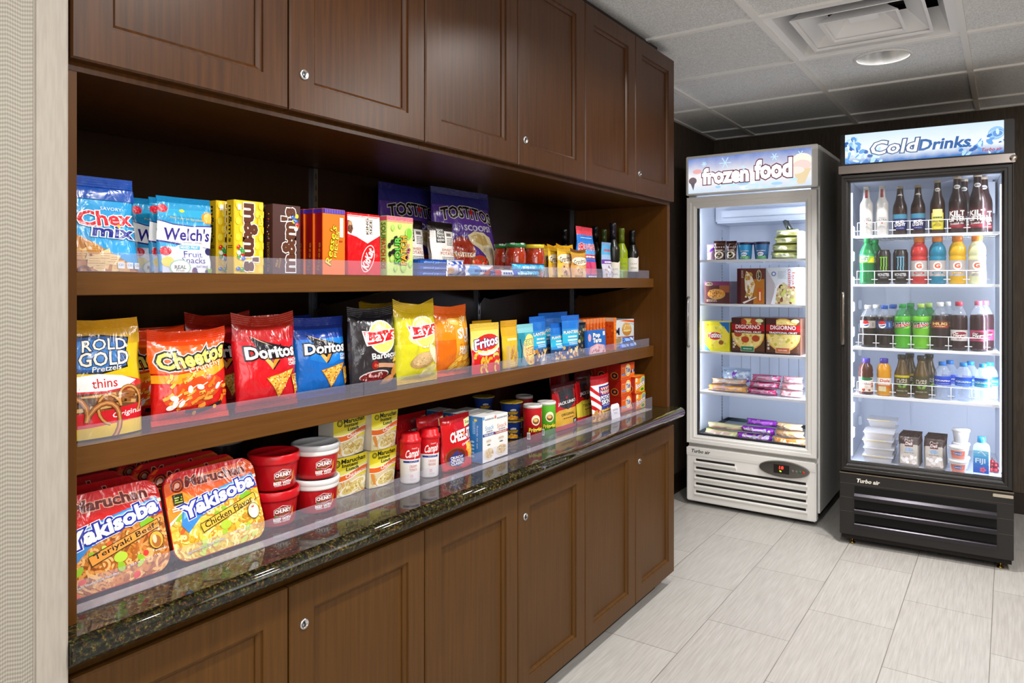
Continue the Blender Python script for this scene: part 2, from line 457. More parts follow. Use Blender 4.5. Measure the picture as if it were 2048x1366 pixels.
def weave_mat(name, c1, c2, sc=160, rough=.7):
    m, nt, p, out = newmat(name); L = nt.links.new
    tc = node(nt, 'ShaderNodeTexCoord'); mp = node(nt, 'ShaderNodeMapping'); mp.inputs['Scale'].default_value = (sc, sc, sc / 12)
    n1 = node(nt, 'ShaderNodeTexNoise', Scale=1.0, Detail=3.0)
    r = node(nt, 'ShaderNodeValToRGB'); r.color_ramp.elements[0].color = lin(c1); r.color_ramp.elements[1].color = lin(c2); r.color_ramp.elements[0].position = .35; r.color_ramp.elements[1].position = .65
    L(tc.outputs['Object'], mp.inputs[0]); L(mp.outputs[0], n1.inputs['Vector']); L(n1.outputs['Fac'], r.inputs[0]); L(r.outputs[0], p.inputs['Base Color'])
    p.inputs['Roughness'].default_value = rough
    return m
def herringbone_mat():
    """pale wallpaper in upright bands of slanting fine stripes that change direction"""
    m, nt, p, out = newmat('woven_stripe_wallpaper'); L = nt.links.new
    tc = node(nt, 'ShaderNodeTexCoord'); sp = node(nt, 'ShaderNodeSeparateXYZ'); L(tc.outputs['Object'], sp.inputs[0])
    def mth(op, a, b=None):
        n = node(nt, 'ShaderNodeMath', operation=op)
        for i, v in enumerate((a, b)):
            if v is None: continue
            if isinstance(v, (int, float)): n.inputs[i].default_value = v
            else: L(v, n.inputs[i])
        return n.outputs[0]
    xs = mth('DIVIDE', mth('ADD', sp.outputs['X'], 5 - .4514), .036)
    tri = mth('PINGPONG', xs, .5)
    ph = mth('ADD', mth('MULTIPLY', sp.outputs['Z'], 330.0 * 2 * PI / 2), mth('MULTIPLY', tri, 10.0))
    s1 = mth('SINE', ph); s2 = mth('SINE', mth('MULTIPLY', sp.outputs['X'], 2 * PI * 330))
    v = mth('ADD', mth('MULTIPLY', s1, .5), mth('MULTIPLY', s2, .35))
    r = node(nt, 'ShaderNodeMapRange'); L(v, r.inputs[0]); r.inputs[1].default_value = -.8; r.inputs[2].default_value = .8
    cr = node(nt, 'ShaderNodeValToRGB'); cr.color_ramp.elements[0].color = lin('757064'); cr.color_ramp.elements[1].color = lin('a19a8e')
    L(r.outputs[0], cr.inputs[0]); L(cr.outputs[0], p.inputs['Base Color']); p.inputs['Roughness'].default_value = .6
    return m
def struct(name, mb):
    o = mb.build(name); o['kind'] = 'structure'; return o
mFloor, mCeil = tile_floor(), ceiling_mat()
mDark = weave_mat('brown_woven_wallcovering', '42382e', '54483c')
mCream = M('dcd8d2', 'paint')
struct('floor', MB().box(REARX - .1, BACKX + .1, RIGHTY - .1, 1.75, -.05, 0, mFloor))
struct('wall_back', MB().box(BACKX, BACKX + .1, RIGHTY, LEFTY + .1, 0, CEIL + .2, mDark))
struct('wall_left', MB().box(.4985, BACKX, LEFTY, LEFTY + .1, 0, CEIL + .2, mDark))
struct('wall_right', MB().box(REARX, BACKX, RIGHTY - .1, RIGHTY, 0, CEIL + .2, M('80663f', 'paint')))
wf = MB(); mWf = M('e6e4e0', 'paint')
for x0, x1, z0, z1 in ((-2.27, -2.2, .83, 2.17), (.6, .67, .83, 2.17), (-2.2, .6, .83, .9), (-2.2, .6, 2.1, 2.17)): wf.box(x0, x1, RIGHTY + .0005, RIGHTY + .05, z0, z1, mWf, .004)
struct('fill_light_frame', wf)  # frame made up to surround the added fill light, out of view
struct('wall_rear', MB().box(REARX - .1, REARX, RIGHTY, LEFTY + .1, 0, CEIL + .2, mCream))
struct('wall_front', MB().box(REARX, .4514, 1.131, LEFTY + .1, 0, CEIL + .2, herringbone_mat()))
struct('trim_corner', MB().box(.4516, .4975, 1.128, LEFTY + .1, 0, CEIL + .2, weave_mat('plain_cream_wallpaper', '968e83', '9e968b', 300), .003))
mBase = M('241710', 'paint')
struct('baseboard_left', MB().box(2.9, BACKX - .001, LEFTY - .012, LEFTY - .0005, 0, .115, mBase, .003))
struct('baseboard_back', MB().box(BACKX - .012, BACKX - .0005, RIGHTY + .001, LEFTY - .013, 0, .115, mBase, .003))

# ceiling of square tiles with a hole for the air diffuser and one for the lamp
GX0, GY0, GS = 2.70, .145, .622
def ceiling():
    mb = MB(); t = .015
    hx0, hx1, hy0, hy1 = GX0 + .012, GX0 + GS - .012, GY0 + .012, GY0 + GS - .012
    lx0, lx1 = GX0 + GS, GX0 + 2 * GS
    def slab(x0, x1, y0, y1): mb.box(x0, x1, y0, y1, CEIL, CEIL + t, mCeil)
    slab(REARX, hx0, RIGHTY, 1.75); slab(lx1, BACKX, RIGHTY, 1.75)
    slab(hx0, lx1, hy1, 1.75); slab(hx0, lx1, RIGHTY, hy0); slab(hx1, lx0, hy0, hy1)
    N = 48; vs = []; fs = []; R = .105; c = (LAMP_X[0], LAMP_Y)
    for z in (CEIL, CEIL + t):
        for k in range(N):
            a = 2 * PI * k / N; dx, dy = math.cos(a), math.sin(a)
            tx = ((lx1 - c[0]) if dx > 0 else (lx0 - c[0])) / dx if abs(dx) > 1e-9 else 1e9
            ty = ((hy1 - c[1]) if dy > 0 else (hy0 - c[1])) / dy if abs(dy) > 1e-9 else 1e9
            q = min(tx, ty); vs += [(c[0] + R * dx, c[1] + R * dy, z), (c[0] + q * dx, c[1] + q * dy, z)]
    for k in range(N):
        j = (k + 1) % N
        fs += [[2 * k, 2 * j, 2 * j + 1, 2 * k + 1]]
    mb.faces(vs[:2 * N], fs, mCeil)
    for cx, cy in ((lx0, hy0), (lx0, hy1), (lx1, hy0), (lx1, hy1)):    # corners the fan leaves open
        a0 = min(range(N), key=lambda k: -(vs[2 * k + 1][0] - c[0]) * (cx - c[0]) - (vs[2 * k + 1][1] - c[1]) * (cy - c[1]))
        near = [vs[2 * k + 1] for k in range(N) if (abs(vs[2 * k + 1][0] - cx) < 1e-6)]
        near2 = [vs[2 * k + 1] for k in range(N) if (abs(vs[2 * k + 1][1] - cy) < 1e-6)]
        p = min(near, key=lambda v: abs(v[1] - cy)); q = min(near2, key=lambda v: abs(v[0] - cx))
        mb.faces([p, q, (cx, cy, CEIL)], [[0, 1, 2]], mCeil)
    struct('ceiling', mb)
    g = MB(); mg = M('efefed', 'paint'); z0, z1 = CEIL - .009, CEIL + .012
    ys = [GY0 + GS * k for k in range(-2, 3)]; xs = [GX0 + GS * k for k in range(-8, 4)]
    for y in ys:
        if RIGHTY < y < 1.7: g.box(REARX, BACKX, y - .012, y + .012, z0, z1, mg)
    for x in xs: g.box(x - .012, x + .012, RIGHTY, LEFTY, z0 - .0005, z1 - .0005, mg)
    g.box(2.9, BACKX, LEFTY - .02, LEFTY, z0 - .001, z1, mg); g.box(BACKX - .02, BACKX, RIGHTY, LEFTY - .02, z0 - .001, z1, mg)
    struct('trim_ceiling', g)
ceiling()

# square air diffuser of nested flared frames
def diffuser():
    r = root('air_diffuser', 'square white metal ceiling air diffuser of nested flared frames', 'air vent', (GX0 + GS / 2, GY0 + GS / 2, CEIL))
    mw, md = M('f3f4f6', 'paint'), M('1c1c1f', 'matte')
    f = MB(); H = GS / 2
    def frus(mb, a0, z0, a1, z1, m, th=.0025):
        for (A0, A1) in ((a0, a1),):
            vs = [(sx * a, sy * a, z) for a, z in ((A0, z0), (A1, z1), (A1 - th, z1), (A0 - th, z0)) for sx, sy in ((-1, -1), (1, -1), (1, 1), (-1, 1))]
            fs = []
            for k in range(4):
                for i in range(4): fs.append([4 * k + i, 4 * k + (i + 1) % 4, 4 * ((k + 1) % 4) + (i + 1) % 4, 4 * ((k + 1) % 4) + i])
            mb.faces(vs, fs, m)
    frus(f, H - .012, -.003, H - .012, -.0005, mw, .030); frus(f, H - .040, -.001, .235, .095, mw)
    f.build('outer_frame', r)
    g = MB(); frus(g, .212, -.002, .135, .075, mw); frus(g, .218, -.008, .212, -.001, mw, .010); g.build('flared_frame', r)
    g = MB(); frus(g, .128, -.004, .066, .055, mw); frus(g, .134, -.010, .128, -.003, mw, .010); g.build('flared_frame', r)
    g = MB(); g.box(-.052, .052, -.052, .052, .030, .034, mw, .001); g.build('centre_plate', r)
    g = MB(); g.box(-.24, .24, -.24, .24, .13, .14, md)
    g.lathe([(.10, .078), (.10, .13)], md, 20)
    for k in range(3): g.box(-.10, .10, -.08 + .07 * k, -.07 + .07 * k, .08, .115, M('6a6b70', 'metal'))
    g.build('damper', r)
    b = MB(); 
    for x0, x1, y0, y1 in ((-.3, -.297, -.3, .3), (.297, .3, -.3, .3), (-.297, .297, -.3, -.297), (-.297, .297, .297, .3)): b.box(x0, x1, y0, y1, .0165, .16, md)
    b.box(-.3, .3, -.3, .3, .16, .165, md); b.build('duct_box', r)
diffuser()
def downlight():
    r = root('recessed_ceiling_lamp', 'round recessed ceiling lamp with mirror reflector beside the air diffuser', 'ceiling lamp', (LAMP_X[0], LAMP_Y, CEIL))
    MB().lathe([(.103, -.001), (.104, -.006), (.112, -.006), (.118, -.0008)], M('e8e8e6', 'paint'), 48).build('trim_ring', r)
    mr, nt, p, o = newmat('brushed_reflector'); p.inputs['Metallic'].default_value = .85; p.inputs['Base Color'].default_value = (.86, .86, .85, 1); p.inputs['Roughness'].default_value = .18
    MB().lathe([(.1035, -.003), (.101, .03), (.092, .08), (.078, .125), (.0, .128)], mr, 48).build('reflector', r)
downlight()
bpy.data.objects['ceiling_lamp_light'].location.z = CEIL + .112      # the one in view sits up inside its can

# ================================================================ the wall of cabinets
wD = wood_mat('dark_walnut_upright', '281303', '5a3309', 'Z', .38, .22)
wL = wood_mat('brown_maple_upright', '40280a', '5d3b10', 'Z', .45, .05)
wS = wood_mat('brown_maple_lengthwise', '54330f', '6e471c', 'X', .45, .0)
wP = wood_mat('amber_panel_upright', '4a2b09', '5e390e', 'Z', .42, .0)
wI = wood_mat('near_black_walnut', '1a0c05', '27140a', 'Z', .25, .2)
mSteel = M('c9cacd', 'metal'); mBlack = M('0c0b0b', 'paint')
DX = [.5125, .9125, 1.312, 1.7125, 2.1095, 2.501, 2.884]; DY = 1.16
UB, UT, LB, LT = 1.609, 2.203, .055, .672
def door_mesh(wd, ht, m, name, parent, x, z):
    """shaker door: frame, sloped moulding, sunk panel; back at local y 0, front at -.02"""
    mb = MB(); th, st, ml, dp, bv = .021, .058, .014, .012, .003
    def loop(i, y): return [(i, y, i), (wd - i, y, i), (wd - i, y, ht - i), (i, y, ht - i)]
    rings = [loop(0, 0), loop(0, -th + bv), loop(bv, -th), loop(st, -th), loop(st + .0015, -th + .004), loop(st + .005, -th + .004), loop(st + ml - .003, -th + dp - .003), loop(st + ml - .0025, -th + dp), loop(st + ml, -th + dp)]
    vs = [v for r in rings for v in r]; fs = [[0, 1, 2, 3]]
    for k in range(len(rings) - 1):
        for i in range(4): fs.append([4 * k + i, 4 * k + (i + 1) % 4, 4 * k + 4 + (i + 1) % 4, 4 * k + 4 + i])
    fs.append([4 * (len(rings) - 1) + i for i in range(4)][::-1])
    o = mb.faces(vs, fs, m).build(name, parent); o.location = (x, 0, z)
    return o
def lock(parent, x, z):
    mb = MB(); mb.lathe([(0, -.0235), (.0072, -.0232), (.0078, -.0245), (.0100, -.0238), (.0107, -.0215), (.0107, -.0196)], mSteel, 28, (x, 0, z), ax='Y')
    mb.box(x - .001, x + .001, -.0239, -.0233, z - .0045, z + .0045, mBlack); mb.box(x + .001, x + .0022, -.0239, -.0233, z - .0015, z + .001, mBlack)
    return mb.build('lock', parent)
WHERE = ('above the snack bags at the left end', 'in the middle of the upper row', 'nearest the white freezer')
WHEREL = ('below the noodle trays at the left end', 'in the middle of the lower row', 'nearest the white freezer')
for i in range(3):
    x0, x1 = DX[2 * i], DX[2 * i + 2]; g = .0018
    r = root('wall_cabinet', 'dark wood two-door upper cabinet ' + WHERE[i], 'cabinet', (x0, DY + .02, 0), group='upper cabinets over the snack shelves')
    MB().box(.0005, x1 - x0 - .0005, .0005, .445, 1.595, UT - .001, wD).build('cabinet_body', r)
    for k in (0, 1):
        d = door_mesh(DX[2 * i + k + 1] - DX[2 * i + k] - 2 * g, UT - UB, wD, 'door', r, DX[2 * i + k] - x0 + g, UB)
        if k: lock(d, .034, .076)
    r = root('base_cabinet', 'brown wood two-door lower cabinet ' + WHEREL[i], 'cabinet', (x0, DY + .02, 0), group='lower cabinets under the stone counter')
    MB().box(.0005, x1 - x0 - .0005, .0005, .445, .062, .7045, wL).build('cabinet_body', r)
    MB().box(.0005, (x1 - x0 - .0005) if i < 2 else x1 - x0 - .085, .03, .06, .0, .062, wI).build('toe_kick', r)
    for k in (0, 1):
        d = door_mesh(DX[2 * i + k + 1] - DX[2 * i + k] - 2 * g, LT - LB, wL, 'door', r, DX[2 * i + k] - x0 + g, LB)
        if k: lock(d, .034, LT - LB - .084)
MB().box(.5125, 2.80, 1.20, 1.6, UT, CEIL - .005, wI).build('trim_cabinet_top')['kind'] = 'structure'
r = root('shelf_housing', 'dark wood open housing with side and back panels around the snack shelves', 'shelving', (.5125, 1.18, .745))
MB().box(0, .019, 0, .445, .0005, .8495, wP).build('side_panel', r)
MB().box(2.8565 - .5125, 2.885 - .5125, 0, .445, .0005, .8495, wP).build('side_panel', r)
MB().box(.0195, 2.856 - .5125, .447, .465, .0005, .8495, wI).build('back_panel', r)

# granite counter with a round nose
def granite():
    m, nt, p, out = newmat('polished_dark_speckled_granite'); L = nt.links.new
    tc = node(nt, 'ShaderNodeTexCoord'); v = node(nt, 'ShaderNodeTexVoronoi', Scale=320.0); n1 = node(nt, 'ShaderNodeTexNoise', Scale=150.0, Detail=5.0, Roughness=.7)
    r = node(nt, 'ShaderNodeValToRGB'); e = r.color_ramp.elements; e[0].position = .42; e[0].color = lin('12120c'); e[1].position = .56; e[1].color = lin('3a331a')
    for ps, c in ((.64, '6f5f2c'), (.72, '8f855f'), (.8, '23231c')): q = e.new(ps); q.color = lin(c)
    mx = node(nt, 'ShaderNodeMix', data_type='RGBA', blend_type='MULTIPLY'); mx.inputs[0].default_value = .6
    L(tc.outputs['Object'], v.inputs['Vector']); L(tc.outputs['Object'], n1.inputs['Vector']); L(n1.outputs['Fac'], r.inputs[0]); L(r.outputs[0], mx.inputs[6]); L(v.outputs['Color'], mx.inputs[7])
    L(mx.outputs[2], p.inputs['Base Color']); p.inputs['Roughness'].default_value = .06; p.inputs['IOR'].default_value = 1.45
    p.inputs['Coat Weight'].default_value = .0
    return m
CZ, NY = .745, 1.117
pts = [(1.62, CZ - .040), (1.62, CZ)] + [(NY + .020 - .020 * math.sin(PI * k / 14), CZ - .02 + .02 * math.cos(PI * k / 14)) for k in range(15)]
mb = MB(); mb.prism(pts, .4985, 2.897, granite(), 'X')
for f in mb.bm.faces:
    f.normal_update()
    if len(f.verts) == 4 and abs(f.normal.x) < .5 and f.calc_area() < .03: f.smooth = True
o = mb.build('countertop'); o.location = (0, 0, 0)
tag(o, 'polished dark speckled granite counter with rounded front edge', 'countertop')
me = o.data
for e in me.edges: pass

# two wooden shelves, their brackets and slotted standards
S1, S2, SY = 1.287, 1.003, 1.24
BR_X = (.597, 1.364, 2.13, 2.843)
for z, th, lab in ((S1, .038, 'upper brown wood shelf holding candy boxes, cookies and wine'), (S2, .045, 'lower brown wood shelf holding chip bags and nut packs')):
    r = root('shelf', lab, 'shelf', (.533, SY, z), group='wooden snack shelves')
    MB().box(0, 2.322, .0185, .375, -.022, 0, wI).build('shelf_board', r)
    MB().box(0, 2.3225, 0, .018, -th, 0, wS, .0012).build('front_edge', r)
POSN = ('at the left end', 'behind the red candy boxes', 'beside the purple chip bags', 'against the right end panel')
POSB = ('above the yellow pretzel bag', 'above the blue and black chip bags', 'above the orange chip bag', 'against the right end panel')
POSC = ('above the red noodle trays', 'above the white soup cups', 'above the snack cartons', 'against the right end panel')
for i, bx in enumerate(BR_X):
    mb = MB(); mm = M('8b8e96', 'metal'); y = 1.6265
    mb.box(bx - .0075, bx + .0075, y - .010, y, CZ + .002, 1.593, mm)
    for k in range(26):
        zz = CZ + .03 + k * .0315
        mb.box(bx - .0018, bx + .0018, y - .0106, y - .0099, zz, zz + .015, mBlack)
    tag(mb.build('shelf_standard'), 'slotted grey metal shelf standard on the back panel ' + POSN[i], 'shelf standard', 'slotted shelf standards')
    for z, th, ps in ((S1, .0225, 'under upper shelf ' + POSB[i]), (S2, .0225, 'under lower shelf ' + POSC[i])):
        zt = z - th; y0, y1 = 1.325, y - .0108
        prof = [(y1, zt), (y0, zt), (y0 + .004, zt - .010), (y0 + .022, zt - .018), (y1 - .05, zt - .056), (y1 - .02, zt - .05), (y1, zt - .075)]
        mb = MB(); mb.prism(prof, bx - .0015, bx + .0015, M('17161a', 'metal'), 'X')
        mb.tube([(bx, a, b) for a, b in prof[1:5]], .0014, M('b8bac0', 'metal'), 6)
        tag(mb.build('shelf_bracket'), 'dark metal bracket ' + ps, 'shelf bracket', 'shelf brackets')

# clear guards along the shelf fronts
mGuard = clear('clear_acrylic_guard', (.97, .97, .995), .07, (.80, .78, .95), 1.5, .03)  # lavender haze paints in the pale veil of the reflected room
mFlange = clear('frosted_acrylic_foot', (.95, .95, .96), .22, (.9, .9, .92), 1.5, .08)
def guards(y, z, h, xs, row, names):
    for i in range(len(xs) - 1):
        r = root('clear_shelf_guard', 'clear acrylic lip along the front of %s, %s' % (row, names[i]), 'shelf guard', (xs[i], y, z), group='clear lips on ' + row)
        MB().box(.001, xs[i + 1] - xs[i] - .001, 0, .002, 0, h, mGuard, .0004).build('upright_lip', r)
        if z < .8: MB().box(.001, xs[i + 1] - xs[i] - .001, .0022, .030, .0003, .0022, mFlange).build('foot_strip', r)
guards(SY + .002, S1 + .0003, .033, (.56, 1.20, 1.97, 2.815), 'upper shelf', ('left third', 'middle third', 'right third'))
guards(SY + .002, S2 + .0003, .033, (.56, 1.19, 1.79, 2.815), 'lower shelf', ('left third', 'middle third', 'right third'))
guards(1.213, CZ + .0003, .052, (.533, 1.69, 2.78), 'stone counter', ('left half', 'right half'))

# ================================================================ goods on the upper shelf
W_, K_, R_ = 'f3f1ec', '141414', 'd01018'
def span(u0, u1, y):
    a, b = X(u0, y), X(u1, y); return (a + b) / 2, b - a
def lines3(A, x0, y0, x1, y1, n, c): A.lines(x0, y0, x1, y1, n, c)

def a_chex(A):
    a = A.a; A.poly([(0, .30 * a), (0, .44 * a), (.18, .37 * a), (.42, .30 * a), (.70, .16 * a), (1, .02 * a), (1, 0), (0, 0)], '9a5a26')
    A.poly([(-.02, .52 * a), (.10, .46 * a), (.38, .33 * a), (.62, .2 * a), (.95, 0), (0, 0)], 'b8772f')
    for i in range(26):
        x, y = A.R.uniform(.0, .75), A.R.uniform(.0, .40 * a)
        if y < .46 * a - x * .52 * a:
            if i % 4 == 0: A.ring(x, y, .045, .075, A.R.choice(['7a3a12', '8d4a18']), 12)
            else:
                c = A.R.choice(['d9a45a', 'e6bd74', 'c98d42', 'e9c98b']); rt = A.R.uniform(0, 3)
                A.star(x, y, .085, .12, 2, c, rt)
                for k in (-1, 0, 1): A.line([(x - .06, y + k * .03), (x + .06, y + k * .03)], .006, 'a8702c', 1e-5)
    A.rect(0, .86 * a, 1, a, '1d4fa6')
    A.txt('SAVORY', .66, .755 * a, .30, .04 * a, W_)
    A.txt('Chex', .565, .635 * a, .72, .17 * a, 'd0142a', .06, .12, .03, [(W_, .075)])
    A.txt('mix', .64, .475 * a, .54, .13 * a, '1a2a8c', -.03, .16, .03, [(W_, .075)])
    A.ell(.72, .545 * a, .025, .025, 'f2b41c')
    for x in (.70, .82, .93): A.rect(x - .045, .035 * a, x + .045, .11 * a, 'dfe9f2'); A.txt('120', x, .08 * a, .06, .03 * a, '22406e')
x0, x1 = .557, .688
bag('snack_bag', 'blue cereal snack mix bag against the left end panel of the upper shelf', 'snack bag', ((x0 + x1) / 2, 1.30, S1 + .001), x1 - x0, .166, .05, '2b9edb', a_chex, 'stand', 0, .06, seal='1c4ba4', seed=2, top=.88, pin=.02, flare=-.13)

def a_welch(A):
    a = A.a; A.rect(0, .72 * a, 1, a, '1f8fc0'); A.rect(0, .80 * a, 1, .90 * a, '2aa0cc')
    A.ell(.08, .90 * a, .09, .07, 'd22436'); A.scatter(8, .02, .86 * a, .14, .94 * a, .015, .02, ['e8505c', 'b8182a'])
    A.ell(.92, .80 * a, .13, .11, 'f08a1c'); A.ell(.93, .80 * a, .10, .085, 'f8b44a')
    A.ell(.43, .88 * a, .05, .03, 'c8d030')
    A.txt('Fruit is our 1st Ingredient!', .52, .765 * a, .62, .035 * a, 'e8c83c', -.05, .1)
    A.poly([(0, .74 * a), (.25, .69 * a), (.6, .67 * a), (1, .69 * a), (1, .34 * a), (.6, .36 * a), (.3, .40 * a), (0, .44 * a)], '2e2a86')
    A.poly([(.0, .725 * a), (.25, .675 * a), (.6, .655 * a), (1, .672 * a), (1, .36 * a), (.6, .38 * a), (.3, .42 * a), (0, .46 * a)], W_)
    A.rect(0.05, 0, .95, .36 * a, 'c9d2ea'); A.ell(.55, .16 * a, .42, .26 * a, 'e8ebf6')
    A.txt("Welch's", .52, .545 * a, .84, .175 * a, '2f2582', 0, .05, .02)
    A.txt('FAMILY FARMER OWNED', .52, .425 * a, .55, .024 * a, '4a4a7a')
    A.rect(.36, .33 * a, .74, .385 * a, '3ba6cc'); A.txt('MIXED FRUIT', .55, .358 * a, .34, .034 * a, W_, b=.02)
    A.txt('Fruit', .60, .26 * a, .36, .085 * a, '2a2f8a', 0, .1, .005); A.txt('Snacks', .60, .175 * a, .46, .085 * a, '2a2f8a', 0, .1, .005)
    A.ell(.12, .30 * a, .09, .075, 'd8283c'); A.scatter(9, .06, .26 * a, .18, .33 * a, .014, .02, ['ee5a66', 'b81c30'])
    A.ell(.92, .31 * a, .075, .065, '2c2a62'); A.ell(.14, .15 * a, .10, .09, 'e6d23c')
    A.ell(.34, .07 * a, .19, .14, '9dc4a4'); A.ell(.34, .07 * a, .165, .12, 'f0f4ee'); A.txt('REAL', .34, .075 * a, .2, .05 * a, '2c4a30', b=.02); A.txt('Fruit', .34, .03 * a, .14, .035 * a, '2c4a30')
    A.txt('FAT FREE', .76, .085 * a, .24, .03 * a, '4a4a7a')
    A.scatter(7, .55, 0, .95, .05 * a, .03, .05, ['e8843a', 'd83a34', '7aa83a', '40306a'])
cx, wd = span(318, 425, 1.28)
wb = bag('fruit_snack_bag', 'frontmost of the three blue and white fruit snack bags', 'snack bag', (cx, 1.283, S1 + .001), wd, .143, .026, '3a9ccc', a_welch, 'stand', 0, .07, 'blue and white fruit snack bags', '1f8fc0', seed=5, top=.93, pin=.01)
dup(wb, (cx + .006, 1.323, S1 + .001), (-.05, 0, .02), 'middle one of the three blue and white fruit snack bags')
dup(wb, (cx - .008, 1.362, S1 + .001), (-.03, 0, -.02), 'rearmost of the three blue and white fruit snack bags, right of the cereal mix bag')

def candies(A, x, y0, y1, n=9):
    for i in range(n):
        px, py = x + A.R.uniform(-.09, .10), A.R.uniform(y0, y1); c = A.R.choice(['d8261c', 'f08a1a', 'f2cf2a', '3a9a3a', '2a62b8', 'f4f0ea'])
        A.ell(px, py, .07, .06, c, A.R.uniform(0, 3)); A.ell(px - .02, py + .02, .016, .012, 'ffffff')
def a_mm(col, text, rot, dots):
    def f(A):
        a = A.a
        if dots:
            for j in range(9):
                for i in range(4): A.ell(.12 + i * .26 + (.13 if j % 2 else 0), a * (.06 + j * .11), .085, .05 * a, 'ead33a')
        A.txt("m&m's" if rot < 0 else "m&m's", .56, a * .5, a * .90, .46, '5a2d17', rot, 0, .05, [(W_, .09)])
        if rot < 0:
            A.rect(.10, .87 * a, .22, .95 * a, W_); A.poly([(.80, .66 * a), (.90, .70 * a), (.96, .80 * a), (.88, .84 * a), (.80, .76 * a)], 'f2d93c'); A.txt('PEANUT', .87, .755 * a, .26, .06, K_, -1.35)
            candies(A, .20, .06 * a, .42 * a, 11)
        else:
            candies(A, .80, .62 * a, .90 * a, 8); A.txt('MILK', .14, .16 * a, .22, .07, 'c8a040', 1.35, .2); A.txt('CHOCOLATE', .24, .16 * a, .30, .06, 'c8a040', 1.35, .2)
    return f
def a_side(txt, c, bg=None, tc='e8c040'):
    def f(A):
        a = A.a
        if bg: A.rect(0, 0, 1, a, bg)
        A.txt(txt, .5, a * .68, a * .5, .42, c, -PI / 2, 0, .02); A.ell(.5, a * .2, .25, .5, tc)
        A.lines(.2, .35 * a, .8, .4 * a, 2, c)
    return f
def a_brownside(A):
    a = A.a; candies(A, .45, .50 * a, .88 * a, 14); A.txt('MILK CHOCOLATE', .5, a * .25, a * .42, .3, 'c8a040', PI / 2)
cx, wd = span(468, 527, 1.28)
MM = 'theatre box of candy'
carton('candy_box', 'yellow peanut candy box with brown letters, front of the two yellow ones', 'candy box', (cx, 1.2925, S1), wd, .025, .150, 'e8c21c', a_mm('', '', -PI / 2, 1), a_side("m&m's", K_), group='yellow candy boxes')
carton('candy_box', 'yellow peanut candy box standing just behind its twin', 'candy box', (cx - .012, 1.335, S1), wd, .025, .150, 'e0b81a', a_mm('', '', -PI / 2, 1), a_side("m&m's", K_), group='yellow candy boxes')
cx, wd = span(545, 601, 1.28)
carton('candy_box', 'dark brown milk chocolate candy box, in front of its twin', 'candy box', (cx, 1.2925, S1), wd, .025, .150, '4a2a26', a_mm('', '', PI / 2, 0), a_brownside, group='brown candy boxes', seed=3)
carton('candy_box', 'dark brown milk chocolate candy box hidden behind its twin', 'candy box', (cx - .004, 1.326, S1), wd, .025, .150, '3a201c', a_mm('', '', PI / 2, 0), a_brownside, group='brown candy boxes', seed=4)

def a_reese(A):
    a = A.a; A.rect(0, .93 * a, 1, a, '3a1c7c')
    for k in range(12): A.rect(.12 + k * .073, .935 * a, .15 + k * .073, a, '8a72e0')
    A.txt("Reese's", .36, .46 * a, .60 * a, .26, 'f6cc18', 1.36, .25, .02, [('3a1c0c', .055)])
    A.txt('PIECES', .60, .47 * a, .40 * a, .13, 'fbe04a', 1.42, 0, .02, [('3a1c0c', .05)])
    A.rect(.74, .58 * a, .90, .88 * a, W_); 
    for k in range(4): A.ell(.82, (.62 + .07 * k) * a, .05, .05, 'c8ccd4')
    A.fine(.80, .52 * a, .16, .03 * a, 'a8341a')
def a_rside(A):
    a = A.a; A.rect(0, .94 * a, 1, a, '4a2a9c'); A.txt('Reese', .5, .28 * a, a * .42, .34, 'd0901c', 1.5, .3); A.line([(.97, 0), (.97, a)], .05, 'e0641c')
cx, wd = span(645, 690, 1.28)
for k, nm in enumerate(('front one, turned to show its orange face', 'second from the front', 'third from the front', 'at the very back')):
    carton('candy_box', 'orange and red peanut butter candy box, ' + nm, 'candy box', (cx - .005 * k, 1.2925 + .0265 * k, S1), wd, .0255, .152, 'ee7410' if k == 0 else 'd8620e', a_reese, lambda A: (A.rect(0, 0, 1, A.a, '9c0f12'), a_rside(A)), group='orange peanut butter candy boxes', seed=9 + k)

def a_kit(A):
    a = A.a; A.poly([(.0, .66 * a), (.26, .62 * a), (.60, .52 * a), (1, .66 * a), (1, a), (0, a)], 'f2ebdc')
    A.rect(0, .945 * a, 1, a, 'cc1a1e'); A.rect(0, .955 * a, 1, .965 * a, W_)
    A.txt('KING', .60, .80 * a, .26 * a, .075, '3c1c14', PI / 2, 0, .02); A.txt('SIZE', .71, .79 * a, .24 * a, .075, '3c1c14', PI / 2, 0, .02)
    A.ell(.60, .27 * a, .335, .185, W_, 1.15, 26); A.ell(.60, .27 * a, .315, .168, 'd0121a', 1.15, 26)
    A.txt('KitKat', .60, .27 * a, .50, .19, W_, 1.1, .1, .035)
    A.poly([(0, .88 * a), (.12, .86 * a), (.16, .74 * a), (.10, .66 * a), (0, .70 * a)], '6a3a22'); A.rect(.02, .80 * a, .12, .86 * a, 'c89a70')
cx, wd = span(697, 762, 1.28)
for k in range(4):
    o = carton('chocolate_bar', ('red king size wafer bar leaning at the front of its row' if k == 0 else 'red wafer bar, %s behind the front one' % ('first', 'second', 'third')[k - 1]), 'chocolate bar', (cx - .003 * k, 1.287 + .0145 * k, S1 + .0003), wd, .013, .151 - .002 * (k == 0), 'd4121a', a_kit, None, group='red wafer bars', kind='film', lean=.03, seed=20 + k)

